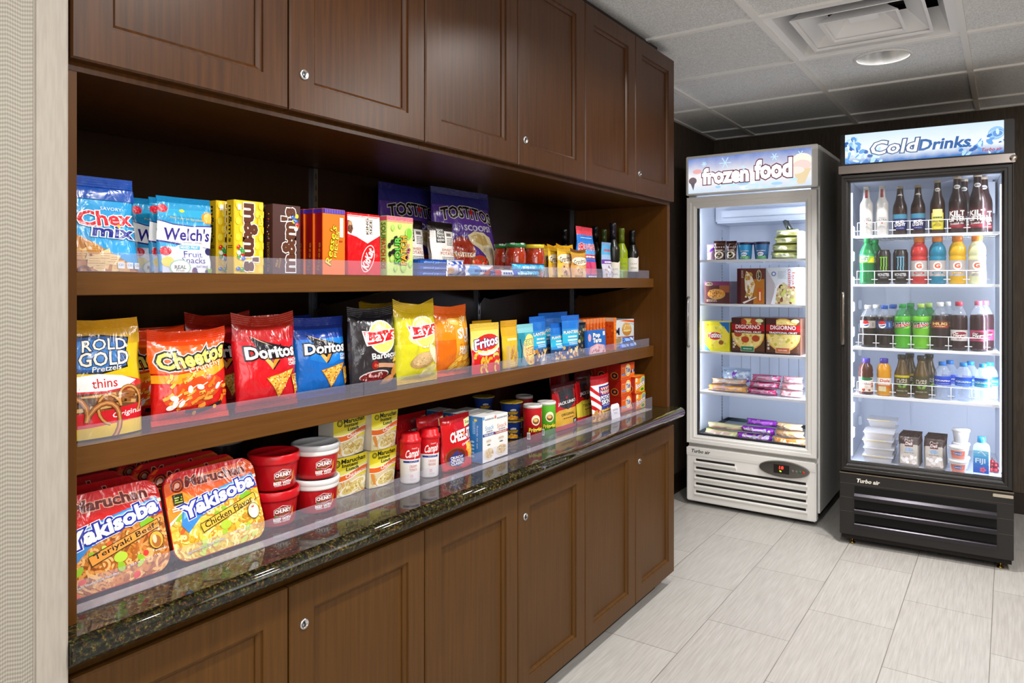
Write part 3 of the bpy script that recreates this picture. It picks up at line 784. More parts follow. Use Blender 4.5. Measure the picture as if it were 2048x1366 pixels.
def a_sour(A):
    a = A.a; A.rect(0, .93 * a, 1, a, 'd86a84'); A.rect(0, .90 * a, 1, .935 * a, 'e8a07c')
    A.scatter(90, 0, .84 * a, 1, .97 * a, .006, .012, ['e8e070', 'f0b0a0'], k=4); A.scatter(260, 0, 0, 1, .92 * a, .004, .009, ['e6f2a0', 'b4d45c', 'd8ea8c'], k=4)
    for x, y, r in ((.2, .80, .07), (.47, .84, .06), (.80, .72, .13), (.1, .5, .05), (.3, .12, .07), (.6, .14, .11), (.15, .28, .07), (.88, .2, .08)): A.ell(x, y * a, r, r * 1.2, 'a4cc54'); A.ell(x - .01, y * a + .02, r * .7, r * .8, 'b8dc6c')
    A.ell(.83, .73 * a, .10, .14, '7fc83e'); 
    for x, y in ((.06, .50), (.16, .56), (.08, .36), (.20, .40), (.70, .30), (.78, .42), (.28, .62)): A.ell(x, y * a, .055, .075, K_); A.ell(x + .05, y * a + .04, .03, .05, K_)
    A.txt('SOUR', .37, .43 * a, .44 * a, .22, '5fc23a', PI / 2, 0, .03, [(K_, .075)])
    A.txt('PATCH', .60, .43 * a, .48 * a, .22, 'f0a82c', PI / 2, 0, .03, [(K_, .075)])
    A.txt('KIDS', .78, .42 * a, .26 * a, .09, 'e46a9c', PI / 2, 0, .02)
def a_sside(A):
    a = A.a; A.txt('SOUR', .5, .74 * a, .3 * a, .6, '4a8a1c', -PI / 2, 0, .03); A.txt('PATCH KIDS', .5, .36 * a, .5 * a, .6, 'c8501c', -PI / 2, 0, .03); A.rect(0, .93 * a, 1, a, 'd8506c')
cx, wd = span(774, 826, 1.28)
carton('candy_box', 'lime green sour gummy candy box with pink top', 'candy box', (cx, 1.2925, S1), wd, .025, .151, 'cfe37e', a_sour, a_sside, seed=31)

def a_tost(A):
    a = A.a; A.rect(0, .86 * a, 1, a, '2a2a72')
    A.txt('TOSTITOS', .54, .735 * a, .86, .14 * a, '17131c', -.02, 0, .03, [('d8d2c4', .075)], arch=.05); A.ell(.60, .80 * a, .03, .03, 'c8281c')
    A.txt('SCOOPS!', .66, .60 * a, .48, .07 * a, 'c9c3d6', .02, 0, .03)
    A.poly([(.46, .50 * a), (.58, .56 * a), (.74, .55 * a), (.86, .50 * a), (.92, .36 * a), (1, .2 * a), (1, .06 * a), (.86, .03 * a), (.78, .14 * a), (.66, .30 * a), (.5, .40 * a)], 'e6d6ac')
    A.poly([(.5, .49 * a), (.62, .53 * a), (.76, .51 * a), (.82, .40 * a), (.68, .38 * a), (.56, .42 * a)], 'c9a862'); A.ell(.80, .24 * a, .1, .13, 'f2e6c4'); A.ell(.90, .12 * a, .08, .08, 'd8c08a')
    A.ell(.37, .30 * a, .17, .16, '8a2014'); A.ell(.37, .34 * a, .16, .10, 'b03a22'); A.rect(.21, .22 * a, .53, .285 * a, 'b8702a'); A.txt('TOSTITOS', .38, .252 * a, .30, .05 * a, W_, 0, 0, .03, [(K_, .06)])
    A.ell(.60, .14 * a, .15, .10, '2c6a2c'); A.ell(.60, .155 * a, .135, .085, 'c83a24'); A.scatter(22, .48, .11 * a, .72, .19 * a, .012, .024, ['e86a4c', 'f0a080', 'a8281a', 'd85038'])
    A.fine(.88, .02 * a, .1, .03 * a, W_)
cx, wd = span(884, 1000, 1.45)
tb = bag('tortilla_chip_bag', 'big purple tortilla chip bag at the back of the upper shelf, the front one', 'chip bag', (cx, 1.475, S1 + .002), wd, .288, .085, '55348e', a_tost, 'stand', -.05, .10, 'purple tortilla chip bags', '26266a', seed=8, top=.93, pin=.0, flare=-.16, back='3a2468')
dup(tb, (cx - .165, 1.562, S1 + .002), (-.06, 0, .04), 'big purple tortilla chip bag half hidden behind the front one')
def a_white(A):
    a = A.a; A.rect(0, .90 * a, 1, a, '241a18'); A.rect(0, 0, .06, a, '3a2820')
    A.rect(.28, .66 * a, .58, .95 * a, '2a2624')
    for k, t in enumerate(('FOOD', 'SHOULD', 'TASTE', 'GOOD')): A.txt(t, .43, (.91 - .065 * k) * a, .24, .045 * a, W_, b=.03)
    A.rect(.66, .80 * a, .86, .86 * a, '6a625c'); A.lines(.66, .62 * a, .92, .78 * a, 5, '7a7470')
    A.txt('SWEET', .64, .52 * a, .4, .05 * a, 'c86a2c'); A.txt('POTATO', .64, .45 * a, .55, .06 * a, 'c86a2c'); A.lines(.4, .30 * a, .9, .40 * a, 3, '8a8480')
    A.poly([(.42, .06 * a), (.62, .22 * a), (.82, .08 * a)], 'd8982c'); A.poly([(.12, .0), (.3, .16 * a), (.46, .02)], 'e0a83c'); A.poly([(.7, .0), (.85, .12 * a), (1, .02)], 'c8862a')
cx, wd = span(866, 917, 1.36)
pb = bag('chip_bag', 'white and black sweet potato chip bag, right one of the pair', 'chip bag', (cx, 1.375, S1 + .001), wd, .160, .034, 'e9e5df', a_white, 'stand', 0, .05, 'white and black chip bags', '1d1614', seed=12, top=.93, pin=.0, back='2a201c')
dup(pb, (cx - .118, 1.388, S1 + .001), (-.05, 0, .03), 'white and black sweet potato chip bag, left one of the pair behind the blue bars')

def a_almond(A):
    a = A.a; A.rect(0, .78 * a, 1, a, '123a86'); A.txt('almond joy', .40, .45 * a, .52, .5 * a, 'b8d0f0', 0, .15); A.txt('COCONUT & ALMOND', .76, .45 * a, .26, .16 * a, W_)
    A.ell(.95, .6 * a, .03, .12, W_)
x0, x1 = X(824, 1.30), X(884, 1.30)
for k, nm in enumerate(('lowest', 'middle', 'topmost')):
    carton('chocolate_bar', 'blue coconut chocolate bar, %s of the short stack' % nm, 'chocolate bar', ((x0 + x1) / 2 + .002 * k, 1.30, S1 + .0153 * k), x1 - x0, .045, .0148, '2158ae', a_almond, None, group='blue coconut chocolate bars', kind='film', bev=.003, seed=40 + k)
def a_check(A):
    a = A.a
    for i in range(6):
        for j in range(4):
            if (i + j) % 2: A.rect(i / 6, j * a / 4, (i + 1) / 6, (j + 1) * a / 4, '2a4fb0')
    A.rect(.0, .1 * a, .45, .62 * a, 'd8d4e0'); A.ell(.12, .3 * a, .14, .10, 'd9a868')
cx, wd = span(886, 926, 1.29)
bag('cereal_treat', 'blue and white checked cereal treat packet beside the blue bars', 'snack packet', (cx, 1.285, S1 + .001), wd, .046, .026, 'e4e6f2', a_check, 'pillow', .05, .05, seed=14)
def a_rw(A):
    a = A.a; A.rect(0, 0, 1, a, 'dfe6f0'); A.poly([(.5, 0), (1, 0), (1, a), (.7, .6 * a)], 'd8502c'); A.ell(.25, .5 * a, .2, .12, '5a9ad0'); A.fine(.45, .5 * a, .4, .3 * a, '2c4a9a', 0, .2)
def a_bw(A):
    a = A.a; A.rect(.0, 0, .3, a, '1e2c7a'); A.rect(.72, 0, 1, a, '3a6ac8'); A.ell(.2, .5 * a, .1, .2, 'c03028'); A.fine(.52, .5 * a, .3, .4 * a, '2c4a9a')
cx, wd = span(924, 982, 1.285)
bag('snack_bar', 'white and red wrapped snack bar lying left of the purple bag', 'snack bar', (cx, 1.275, S1 + .001), wd, .034, .022, 'e8ecf2', a_rw, 'pillow', .03, .05, seed=15)
cx, wd = span(974, 1034, 1.275)
bag('snack_bar', 'thin blue and white wrapped snack bar lying along the shelf lip', 'snack bar', (cx, 1.262, S1 + .001), wd, .022, .016, 'e8ecf6', a_bw, 'pillow', 0, .05, seed=16)
def a_cyan(A):
    a = A.a; A.scatter(40, 0, 0, 1, a, .02, .04, ['5fd0ee', '2aa6d8', '8ae4f4'], .5); A.fine(.45, .5 * a, .4, .5 * a, 'd8f4fc', 0, .2)
cx, wd = span(1014, 1086, 1.275)
for k, nm in enumerate(('lower', 'upper')):
    bag('candy_packet', 'shiny cyan candy packet in front of the salsa jars, the %s one' % nm, 'candy packet', (cx + (.01 - .035 * (1 - k)), 1.268 + .004 * k, S1 + .001 + .021 * k), wd * .95, .021, .026, '2ab0e4', a_cyan, 'pillow', 0, .0, 'cyan candy packets', seed=17 + k)

def jar(label, u, y, lid, mild):
    x = X(u, y); r = root('salsa_jar', label, 'jar', (x, y, S1 + .0005), (0, 0, math.atan2(-x, y) * .75), 'jars of red salsa')
    g, nt, p, o = newmat('red_salsa_in_glass') if 'salsa' not in MATS else (None,) * 4
    if g:
        tc = node(nt, 'ShaderNodeTexCoord'); nz = node(nt, 'ShaderNodeTexNoise', Scale=90.0, Detail=3.0); cr = node(nt, 'ShaderNodeValToRGB')
        cr.color_ramp.elements[0].color = lin('6a120a'); cr.color_ramp.elements[1].color = lin('c8401c'); nt.links.new(tc.outputs['Object'], nz.inputs['Vector']); nt.links.new(nz.outputs['Fac'], cr.inputs[0]); nt.links.new(cr.outputs[0], p.inputs['Base Color'])
        p.inputs['Roughness'].default_value = .06; p.inputs['Coat Weight'].default_value = 1; MATS['salsa'] = g
    R = .034
    MB().lathe([(0, 0), (R * .8, 0), (R * .9, .006), (R * .86, .02), (R, .04), (R * 1.02, .055), (R * 1.0, .078), (R * .9, .090), (R * .86, .097)], MATS['salsa'], 32).build('jar_glass', r)
    q = MB(); q.lathe([(0, .1105), (R * .93, .1105), (R * .97, .109), (R * .98, .0975), (R * .84, .0972)], M(lid, 'plastic'), 36)
    A = Art(1, 'print'); A.a = .12
    for k in range(6 if mild else 0): A.txt('MILD', (k + .5) / 6, .052, .07, .026, W_, b=.03)
    wrap_label(q, A, R * .98, 360, .0975); q.build('lid', r)
    q = MB(); A = Art(.5, 'print', 3); A.rect(0, 0, 1, .55, 'b8481c'); A.rect(0, .03, 1, .2, '5a2a1a'); A.txt('TOSTITOS', .5, .42, .7, .16, W_, b=.03, out=[(K_, .06)]); A.ell(.3, .14, .12, .1, 'c8a03c'); A.ell(.72, .16, .12, .1, '3a7a2c')
    wrap_label(q, A, R * .93, 150, .013); q.build('label', r)
    return r
jar('salsa jar with green lid, half hidden behind its neighbour', 1008, 1.40, '1f7a3c', True)
jar('salsa jar with green lid left of the yellow lidded jar', 1031, 1.333, '1f7a3c', True)
jar('salsa jar with yellow lid beside the golden cookie bags', 1069, 1.325, 'd8c02c', False)

def a_gran(c2):
    def f(A):
        a = A.a; A.rect(0, .9 * a, 1, a, 'c89a20'); A.rect(0, 0, 1, .48 * a, c2)
        A.ell(.5, .66 * a, .48, .17 * a, 'f2ead0'); A.txt("Grandma's", .52, .66 * a, .86, .20 * a, '4a2412', .12, .15, .01)
        A.ell(.45, .26 * a, .33, .25 * a, 'd8b078'); A.scatter(14, .2, .08 * a, .7, .44 * a, .03, .055, ['c08a4c', 'e8cc9c', '6a3a20']); A.ell(.78, .14 * a, .2, .16 * a, 'e0c090')
        A.lines(.1, .02 * a, .5, .1 * a, 2, '6a4a20')
    return f
gy = 'golden cookie bags'
for u0, u1, y, h, lab, c2, sd in ((1090, 1114, 1.365, .112, 'golden cookie bag right of the yellow lidded jar, farthest back', 'c8961c', 21), (1098, 1123, 1.325, .110, 'golden cookie bag, second of four from the jars', 'd8a828', 22), (1115, 1147, 1.30, .112, 'golden cookie bag with flared top, third of four from the jars', 'e6c24a', 23), (1143, 1172, 1.28, .098, 'brown topped cookie bag left of the tall licorice bag', 'd8a060', 24)):
    cx, wd = span(u0, u1, y)
    bag('cookie_bag', lab, 'cookie bag', (cx, y, S1 + .001), wd, h, .03, 'e0b428' if sd < 24 else 'c08a3c', a_gran(c2), 'stand', 0, .04, gy, 'd8a820' if sd < 24 else '8a5a30', seed=sd, top=.9, pin=.04, ears=.008)
def a_redv(A):
    a = A.a; A.rect(0, .90 * a, 1, a, 'd84a5a'); A.rect(0, .78 * a, 1, .90 * a, '2a7ad0'); A.line([(.15, .84 * a), (.85, .84 * a)], .012, W_)
    A.txt('REDVINES', .52, .64 * a, .92, .13 * a, 'd02a3c', .02, 0, .02, [(W_, .06)]); A.txt('R', .2, .64 * a, .16, .16 * a, 'd02a3c', 0, 0, .03, [(W_, .05)])
    A.ell(.5, .52 * a, .5, .05 * a, '5aa4e0'); A.rect(.1, .40 * a, .95, .48 * a, 'c81e34'); A.fine(.52, .44 * a, .6, .04 * a, W_, b=.02)
    A.ell(.5, .20 * a, .46, .18 * a, '2a5ac0')
    for k in range(13): A.line([(.1 + .065 * k, .05 * a), (.14 + .062 * k, .2 * a), (.1 + .066 * k, .33 * a)], .05, A.R.choice(['e0243c', 'c01830', 'f04a58']), 2e-5)
    A.fine(.6, .02 * a, .5, .03 * a, W_)
cx, wd = span(1166, 1203, 1.275)
bag('licorice_bag', 'tall blue licorice bag with red twists and red top', 'candy bag', (cx, 1.30, S1 + .001), wd, .190, .05, '2f7fd8', a_redv, 'stand', 0, .05, seal='d84a5a', seed=27, top=.93, flare=-.15)
def a_trail(A):
    a = A.a; A.rect(0, .7 * a, 1, a, '58a8d8'); A.fine(.5, .84 * a, .7, .08 * a, 'c83a3c', 0, 0, .02, [(W_, .05)]); A.rect(0, .42 * a, 1, .55 * a, '6a3a9a'); A.fine(.5, .48 * a, .7, .06 * a, W_)
    A.rect(0, 0, 1, .42 * a, 'c8c4d4'); A.scatter(30, .1, .02 * a, .9, .38 * a, .04, .08, ['e8e6ec', '8a7a90', 'b09a80', 'f2f0f4'])
cx, wd = span(1203, 1222, 1.29)
bag('trail_mix_bag', 'small blue and purple trail mix bag right of the licorice bag', 'snack bag', (cx, 1.285, S1 + .001), wd, .138, .03, '9ab8dc', a_trail, 'stand', 0, .04, seed=28, top=.93)

def wine(label, u, y, h, glass, cap, lab=None, lh=(.03, .09), art=None):
    x = X(u, y); r = root('wine_bottle', label, 'wine bottle', (x, y, S1 + .0005), (0, 0, math.atan2(-x, y) * .8), 'screw top wine bottles')
    k = h / .215; R = .0265 * k
    mg = M(glass, 'plastic') if glass != 'dark' else M('10120c', 'plastic')
    MB().lathe([(0, .003), (R * .8, 0), (R, .004), (R, .108 * k), (R * .96, .118 * k), (R * .75, .132 * k), (R * .48, .150 * k), (R * .43, .170 * k), (R * .43, .187 * k)], mg, 28).build('bottle_glass', r)
    MB().lathe([(R * .44, .152 * k), (R * .5, .150 * k), (R * .48, .18 * k), (R * .48, .196 * k), (R * .52, .197 * k), (R * .52, h - .001), (R * .5, h), (0, h)], M(cap, 'plastic'), 24).build('screw_cap', r)
    if lab:
        q = MB(); A = Art(1, 'matte', 5); A.a = (lh[1] - lh[0]) * k / (R * math.radians(150)); A.poly([(0, 0), (1, 0), (1, A.a), (.72, A.a * .86), (.3, A.a * .9), (0, A.a * .82)], lab)
        A.txt('CLOS', .5, A.a * .5, .42, .10, '5a5a56'); A.lines(.3, A.a * .18, .7, A.a * .32, 2, '8a8a86')
        if art: art(A)
        wrap_label(q, A, R, 150, lh[0] * k); q.build('label', r)
    return r
wine('dark wine bottle with black cap, leftmost behind the cookie bags', 1129, 1.50, .200, 'dark', '141416')
wine('dark wine bottle with black cap, second from left behind the cookie bags', 1155, 1.46, .215, 'dark', '121214')
wine('dark wine bottle with black cap rising behind the licorice bag', 1191, 1.47, .225, 'dark', '1a1a20')
wine('green glass wine bottle with olive cap behind the licorice bag', 1208, 1.40, .205, '2a3a12', '3c4a1c')
wine('dark wine bottle with black cap and cream label left of the lime green bottle', 1226, 1.345, .228, 'dark', '1c1a26', 'e6e0d0', (.0, .07))
wine('lime green wine bottle with olive green cap', 1243, 1.35, .212, '8a9c10', '6a7a1e', '9aae14', (.03, .095))
wine('dark wine bottle with wavy white label at the right end', 1265, 1.325, .205, 'dark', '121216', 'e6e2da', (.03, .10))
def a_tag(A):
    A.rect(.05, .1 * A.a, .46, .9 * A.a, 'b8c4e4'); A.rect(.54, .1 * A.a, .95, .9 * A.a, 'b8c4e4'); A.lines(.1, .3 * A.a, .42, .6 * A.a, 2, '5a6a9a'); A.lines(.58, .3 * A.a, .9, .6 * A.a, 2, '5a6a9a')

# ================================================================ goods on the lower shelf
def pretzel(A, x, y, r, c='a8642c', w_=.03, rot=0.0):
    for cc, ww in (('6a3814', w_ * 1.5), (c, w_), ('d09a5c', w_ * .3)):
        for sgn in (-1, 1):
            q = []
            for k in range(13):
                t = k / 12 * 1.35 * PI; px, py = sgn * (r * .5 - r * .5 * math.cos(t)), r * .62 * math.sin(t) + r * .1
                px -= sgn * r * .1 * k / 12; q.append((x + px * math.cos(rot) - py * math.sin(rot), y + px * math.sin(rot) + py * math.cos(rot)))
            A.line(q, ww, cc)
def a_rold(A):
    a = A.a; A.rect(0, .92 * a, 1, a, 'b8861c'); A.rect(0, .84 * a, 1, .93 * a, 'cf9f18')
    A.poly([(-.1, .90 * a), (.2, .93 * a), (.5, .94 * a), (.84, .90 * a), (.80, .75 * a), (.82, .62 * a), (.5, .575 * a), (.1, .60 * a), (-.1, .66 * a)], K_)
    A.poly([(-.1, .885 * a), (.2, .915 * a), (.5, .925 * a), (.82, .888 * a), (.78, .75 * a), (.80, .635 * a), (.5, .59 * a), (.1, .615 * a), (-.1, .68 * a)], '24508f')
    A.ell(.40, .76 * a, .34, .14 * a, '3a78bc')
    A.txt('ROLD', .54, .835 * a, .52, .105 * a, 'ece6d6', 0, 0, .01, [('13244c', .06)], arch=.02); A.txt('GOLD', .54, .715 * a, .58, .125 * a, 'ece6d6', 0, 0, .015, [('13244c', .06)])
    A.txt('Pretzels', .56, .625 * a, .34, .05 * a, 'ece6d6', .04, .2, .01); A.star(.02, .82 * a, .012, .03, 5, W_); A.star(.80, .82 * a, .012, .03, 5, W_)
    A.rect(0, 0, 1, .47 * a, '6a4524')
    for i in range(34): A.line([(A.R.uniform(-.1, .8), yy := A.R.uniform(.22, .44) * a), (A.R.uniform(.3, 1.1), yy + A.R.uniform(-.06, .06))], A.R.uniform(.02, .05), A.R.choice(['8d5426', 'b37b3e', '50300f', 'c69a5e', '3a2410']), 1.5e-5)
    A.poly([(-.05, .50 * a), (.2, .565 * a), (.45, .575 * a), (.72, .545 * a), (1.0, .48 * a), (1, .45 * a), (.80, .415 * a), (.5, .395 * a), (.2, .41 * a), (-.05, .45 * a)], 'c3202a')
    A.poly([(-.05, .50 * a), (.2, .565 * a), (.45, .575 * a), (.72, .545 * a), (.90, .49 * a), (.76, .435 * a), (.5, .415 * a), (.2, .43 * a), (-.05, .47 * a)], W_)
    A.txt('thins', .50, .49 * a, .30, .085 * a, 'c3202a', 0, 0, .01)
    A.rect(0, .10 * a, 1, .235 * a, 'cb1a26'); A.rect(0, 0, 1, .10 * a, 'd9b81a'); A.poly([(.4, .235 * a), (1, .275 * a), (1, .2 * a)], 'cb1a26'); A.poly([(.3, .10 * a), (1, .13 * a), (1, .05 * a)], 'd9b81a')
    A.txt('Original', .77, .19 * a, .40, .065 * a, W_, .08, .2, .01)
    pretzel(A, .68, .25 * a, .30, 'bb8444', .028, .3); pretzel(A, .26, .12 * a, .42, 'a8683a', .045, -.25)
x0, x1 = .552, .694
bag('pretzel_bag', 'yellow pretzel bag with blue badge at the left end of the lower shelf', 'snack bag', ((x0 + x1) / 2, 1.298, S2 + .001), x1 - x0, .200, .055, 'dcb916', a_rold, 'stand', 0, .07, seal='b8861c', seed=41, top=.93, pin=.0, flare=.02, ears=.004)

def a_cheet(A):
    a = A.a; A.poly([(0, .60 * a), (.3, .58 * a), (.7, .66 * a), (1, .80 * a), (1, a), (0, a)], 'e85a10'); A.poly([(0, .58 * a), (.2, .56 * a), (.6, .60 * a), (1, .76 * a), (1, .62 * a), (.6, .46 * a), (.3, .44 * a), (0, .48 * a)], 'f0a01c')
    A.rect(0, .94 * a, 1, a, 'd8420e')
    A.txt('Cheetos', .53, .80 * a, .90, .20 * a, 'efdc62', .12, .1, .035, [(W_, .16), ('1c120c', .12)], arch=-.03)
    A.txt('Crunchy', .66, .64 * a, .50, .085 * a, 'f6dc94', .20, .1, .02, [('b43a10', .08)])
    A.ell(.50, .33 * a, .40, .18 * a, 'e8481a', .2)
    for i in range(34):
        x, y, t = A.R.uniform(.08, .92), A.R.uniform(.10, .50) * a, A.R.uniform(-.4, .9); l = A.R.uniform(.06, .13); c = A.R.choice(['f0922a', 'f4ac44', 'ef7d1c', 'f6c04a'])
        A.line([(x, y), (x + l * .5 * math.cos(t), y + l * .5 * math.sin(t) + .01), (x + l * math.cos(t + .3), y + l * math.sin(t + .3))], .05, 'b84a10', 1.5e-5); A.line([(x, y + .004), (x + l * .5 * math.cos(t), y + l * .5 * math.sin(t) + .014), (x + l * math.cos(t + .3), y + l * math.sin(t + .3) + .004)], .038, c, 1.5e-5)
    for i in range(7): x, y = A.R.uniform(.1, .9), A.R.uniform(.15, .42) * a; A.ell(x, y, .05, .03, W_, A.R.uniform(0, 3)); A.line([(x, y), (x + .09, y + .05)], .012, 'f6d8c0')
    A.line([(.38, .09 * a), (.55, .07 * a), (.72, .10 * a), (.88, .15 * a)], .045, '1a1416'); A.ell(.5, .055 * a, .026, .026, 'e8a03c'); A.ell(.78, .10 * a, .026, .026, 'e8a03c')
    A.txt('CHEESE', .16, .07 * a, .2, .028 * a, '8a1810'); A.txt('FLAVORED SNACKS', .28, .03 * a, .42, .028 * a, '8a1810', .03)
cx, wd = span(312, 462, 1.28)
cb = bag('cheese_puff_bag', 'red and orange crunchy cheese snack bag, the front one', 'snack bag', (cx, 1.292, S2 + .001), wd, .170, .05, 'd01a14', a_cheet, 'pillow', -.06, .11, 'red and orange cheese snack bags', 'd23c10', seed=44, flare=.0, pin=.04, ears=.010)
dup(cb, (cx - .035, 1.375, S2 + .001), (-.07, 0, .05), 'red and orange crunchy cheese snack bag peeking out behind the front one')
dup(cb, (cx + .01, 1.445, S2 + .001), (-.06, 0, -.1), 'red and orange cheese snack bag in the shadow, rearmost of three')

def doritos(bg, bg2, tip, chips, sub):
    def f(A):
        a = A.a; A.rect(0, .93 * a, 1, a, tip); A.rect(0, .80 * a, 1, .94 * a, bg2); A.poly([(.3, .8 * a), (1, .8 * a), (1, .55 * a), (.6, .4 * a), (.2, .5 * a)], bg)
        A.poly([(.20, .86 * a), (.80, .70 * a), (.52, .42 * a)], '14101c'); A.poly([(.20, .875 * a), (.36, .80 * a), (.56, .73 * a)], 'f2c890'); A.poly([(.50, .43 * a), (.72, .66 * a), (.62, .65 * a), (.50, .50 * a)], 'e88a2c'); A.poly([(.50, .43 * a), (.34, .62 * a), (.42, .62 * a), (.515, .50 * a)], 'f2b060')
        A.txt('Doritos', .54, .655 * a, .80, .145 * a, W_, .01, 0, .035, [('17121a', .12)])
        for t, y in zip(sub, (.53, .48)): A.txt(t, .90, y * a, .22, .04 * a, W_, b=.03)
        for (p, q, r_) in (((.40, .33 * a), (.90, .42 * a), (.62, .05 * a)), ((.84, .34 * a), (1.1, .36 * a), (.92, .06 * a))):
            A.poly([p, q, r_], 'a8621c'); m_ = ((p[0] + q[0] + r_[0]) / 3, (p[1] + q[1] + r_[1]) / 3)
            A.poly([(v[0] * .94 + m_[0] * .06, v[1] * .94 + m_[1] * .06) for v in (p, q, r_)], chips)
            for _ in range(70):
                u_, v_ = sorted((A.R.random(), A.R.random())); s1, s2, s3 = u_ * .92 + .03, (v_ - u_) * .92 + .03, (1 - v_) * .92 + .03
                A.ell(p[0] * s1 + q[0] * s2 + r_[0] * s3, p[1] * s1 + q[1] * s2 + r_[1] * s3, .016, .011, A.R.choice(['d88a28', 'f4d27a', 'f8e4a0', 'c86a1c']), 0, 6, 1e-5)
    return f
cx, wd = span(482, 602, 1.28)
rb = bag('tortilla_chip_bag', 'red tortilla chip bag with black triangle, the front one', 'chip bag', (cx, 1.296, S2 + .001), wd, .193, .055, 'cf1420', doritos('d81a26', 'b01016', '8c1a10', 'eeb544', ('NACHO', 'CHEESE')), 'pillow', -.05, .09, 'red tortilla chip bags', '8c2010', seed=47, pin=.02, ears=.012)
dup(rb, (cx - .045, 1.395, S2 + .001), (-.06, 0, -.05), 'red tortilla chip bag showing its left edge behind the front one')
cx, wd = span(604, 706, 1.30)
bb = bag('tortilla_chip_bag', 'bright blue tortilla chip bag with orange triangle', 'chip bag', (cx, 1.325, S2 + .001), wd, .184, .056, '1668c0', doritos('1a7cd2', '173f9c', '1a2a6c', 'ecb640', ('COOL', 'RANCH')), 'pillow', -.02, .09, '', '1c2e78', seed=52, pin=.02, ears=.002)
dup(bb, (cx - .01, 1.43, S2 + .001), (-.05, 0, .08), 'blue tortilla chip bag in the shade behind the bright one')

def lays(base, cls):
    def f(A):
        a = A.a
        if cls: A.rect(0, .90 * a, 1, a, 'c8a81c'); A.rect(0, 0, 1, .52 * a, 'd6d028'); A.ell(.58, .62 * a, .38, .14 * a, 'e9e59a')
        else: A.rect(0, .93 * a, 1, a, '17151b')
        A.ell(.60, .70 * a, .30, .275, 'f8f2d8', n=30)
        A.ell(.60, .70 * a, .275, .25, 'f2dc70', n=30); A.ell(.56, .76 * a, .17, .13, 'f8eca8')
        A.poly([(.20, .80 * a), (.42, .785 * a), (.64, .81 * a), (.97, .80 * a), (1.0, .655 * a), (.8, .635 * a), (.5, .60 * a), (.26, .58 * a)], W_)
        A.poly([(.225, .788 * a), (.42, .773 * a), (.64, .796 * a), (.95, .787 * a), (.975, .665 * a), (.8, .648 * a), (.5, .614 * a), (.285, .596 * a)], 'c81a22')
        A.txt("Lay's", .59, .70 * a, .66, .19 * a, W_, .05, .08, .018)
        if cls:
            A.txt('CLASSIC', .72, .475 * a, .46, .055 * a, 'b8a43c', .04, .1)
            A.ell(.52, .27 * a, .30, .12 * a, 'b8925a', .15); A.ell(.50, .29 * a, .24, .095 * a, 'd0b07c', .15); A.ell(.84, .34 * a, .22, .11 * a, 'e8e2b0', -.7); A.ell(.84, .33 * a, .18, .085 * a, 'f0ecc8', -.7); A.ell(.70, .10 * a, .24, .075 * a, 'e4d890', .3)
            A.scatter(20, .3, .2 * a, .75, .34 * a, .008, .016, ['a8814a', 'e0c490'])
        else:
            A.txt('Barbecue', .66, .435 * a, .62, .085 * a, W_, .03, 0, .02); A.txt('FLAVORED', .84, .375 * a, .2, .025 * a, W_)
            A.ell(.42, .15 * a, .30, .075 * a, 'd8d4d0', .05); A.ell(.42, .14 * a, .285, .068 * a, '8c1a1c', .05); A.ell(.42, .155 * a, .26, .052 * a, '6a1012', .05); A.scatter(20, .2, .12 * a, .62, .19 * a, .02, .035, ['c8888a', '8a1c20', 'dcb0a8'], .6)
            A.line([(.40, .30 * a), (.60, .29 * a), (.88, .26 * a)], .07, 'c89470'); A.ell(.40, .30 * a, .075, .07, '8a1a18'); A.ell(.40, .30 * a, .03, .03, 'c84a3c')
            A.ell(.90, .20 * a, .12, .075 * a, 'cf8a3c', .8); A.ell(.74, .06 * a, .15, .065 * a, 'd0894c', .3); A.ell(.73, .065 * a, .11, .042 * a, 'dca060', .3); A.poly([(.80, .32 * a), (.9, .40 * a), (.98, .33 * a)], 'e0b048')
    return f
cx, wd = span(713, 802, 1.28)
bag('potato_chip_bag', 'black barbecue potato chip bag with red and yellow badge', 'chip bag', (cx, 1.298, S2 + .001), wd, .200, .058, '2b282d', lays('', 0), 'pillow', -.03, .07, '', '17151b', seed=55, pin=.0, ears=.008)
cx2, wd2 = span(757, 815, 1.42)
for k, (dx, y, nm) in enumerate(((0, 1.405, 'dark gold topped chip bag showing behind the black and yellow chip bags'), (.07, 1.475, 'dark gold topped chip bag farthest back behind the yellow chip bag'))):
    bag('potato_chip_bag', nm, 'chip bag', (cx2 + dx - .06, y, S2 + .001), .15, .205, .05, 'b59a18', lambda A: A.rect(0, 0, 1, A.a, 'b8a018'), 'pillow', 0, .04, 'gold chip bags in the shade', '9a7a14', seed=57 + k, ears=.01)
cx, wd = span(806, 884, 1.28)
bag('potato_chip_bag', 'bright yellow classic potato chip bag with red badge', 'chip bag', (cx, 1.30, S2 + .001), wd, .206, .055, 'cdc522', lays('', 1), 'pillow', -.02, .07, '', 'c4a41c', seed=61, pin=.0, ears=.018)
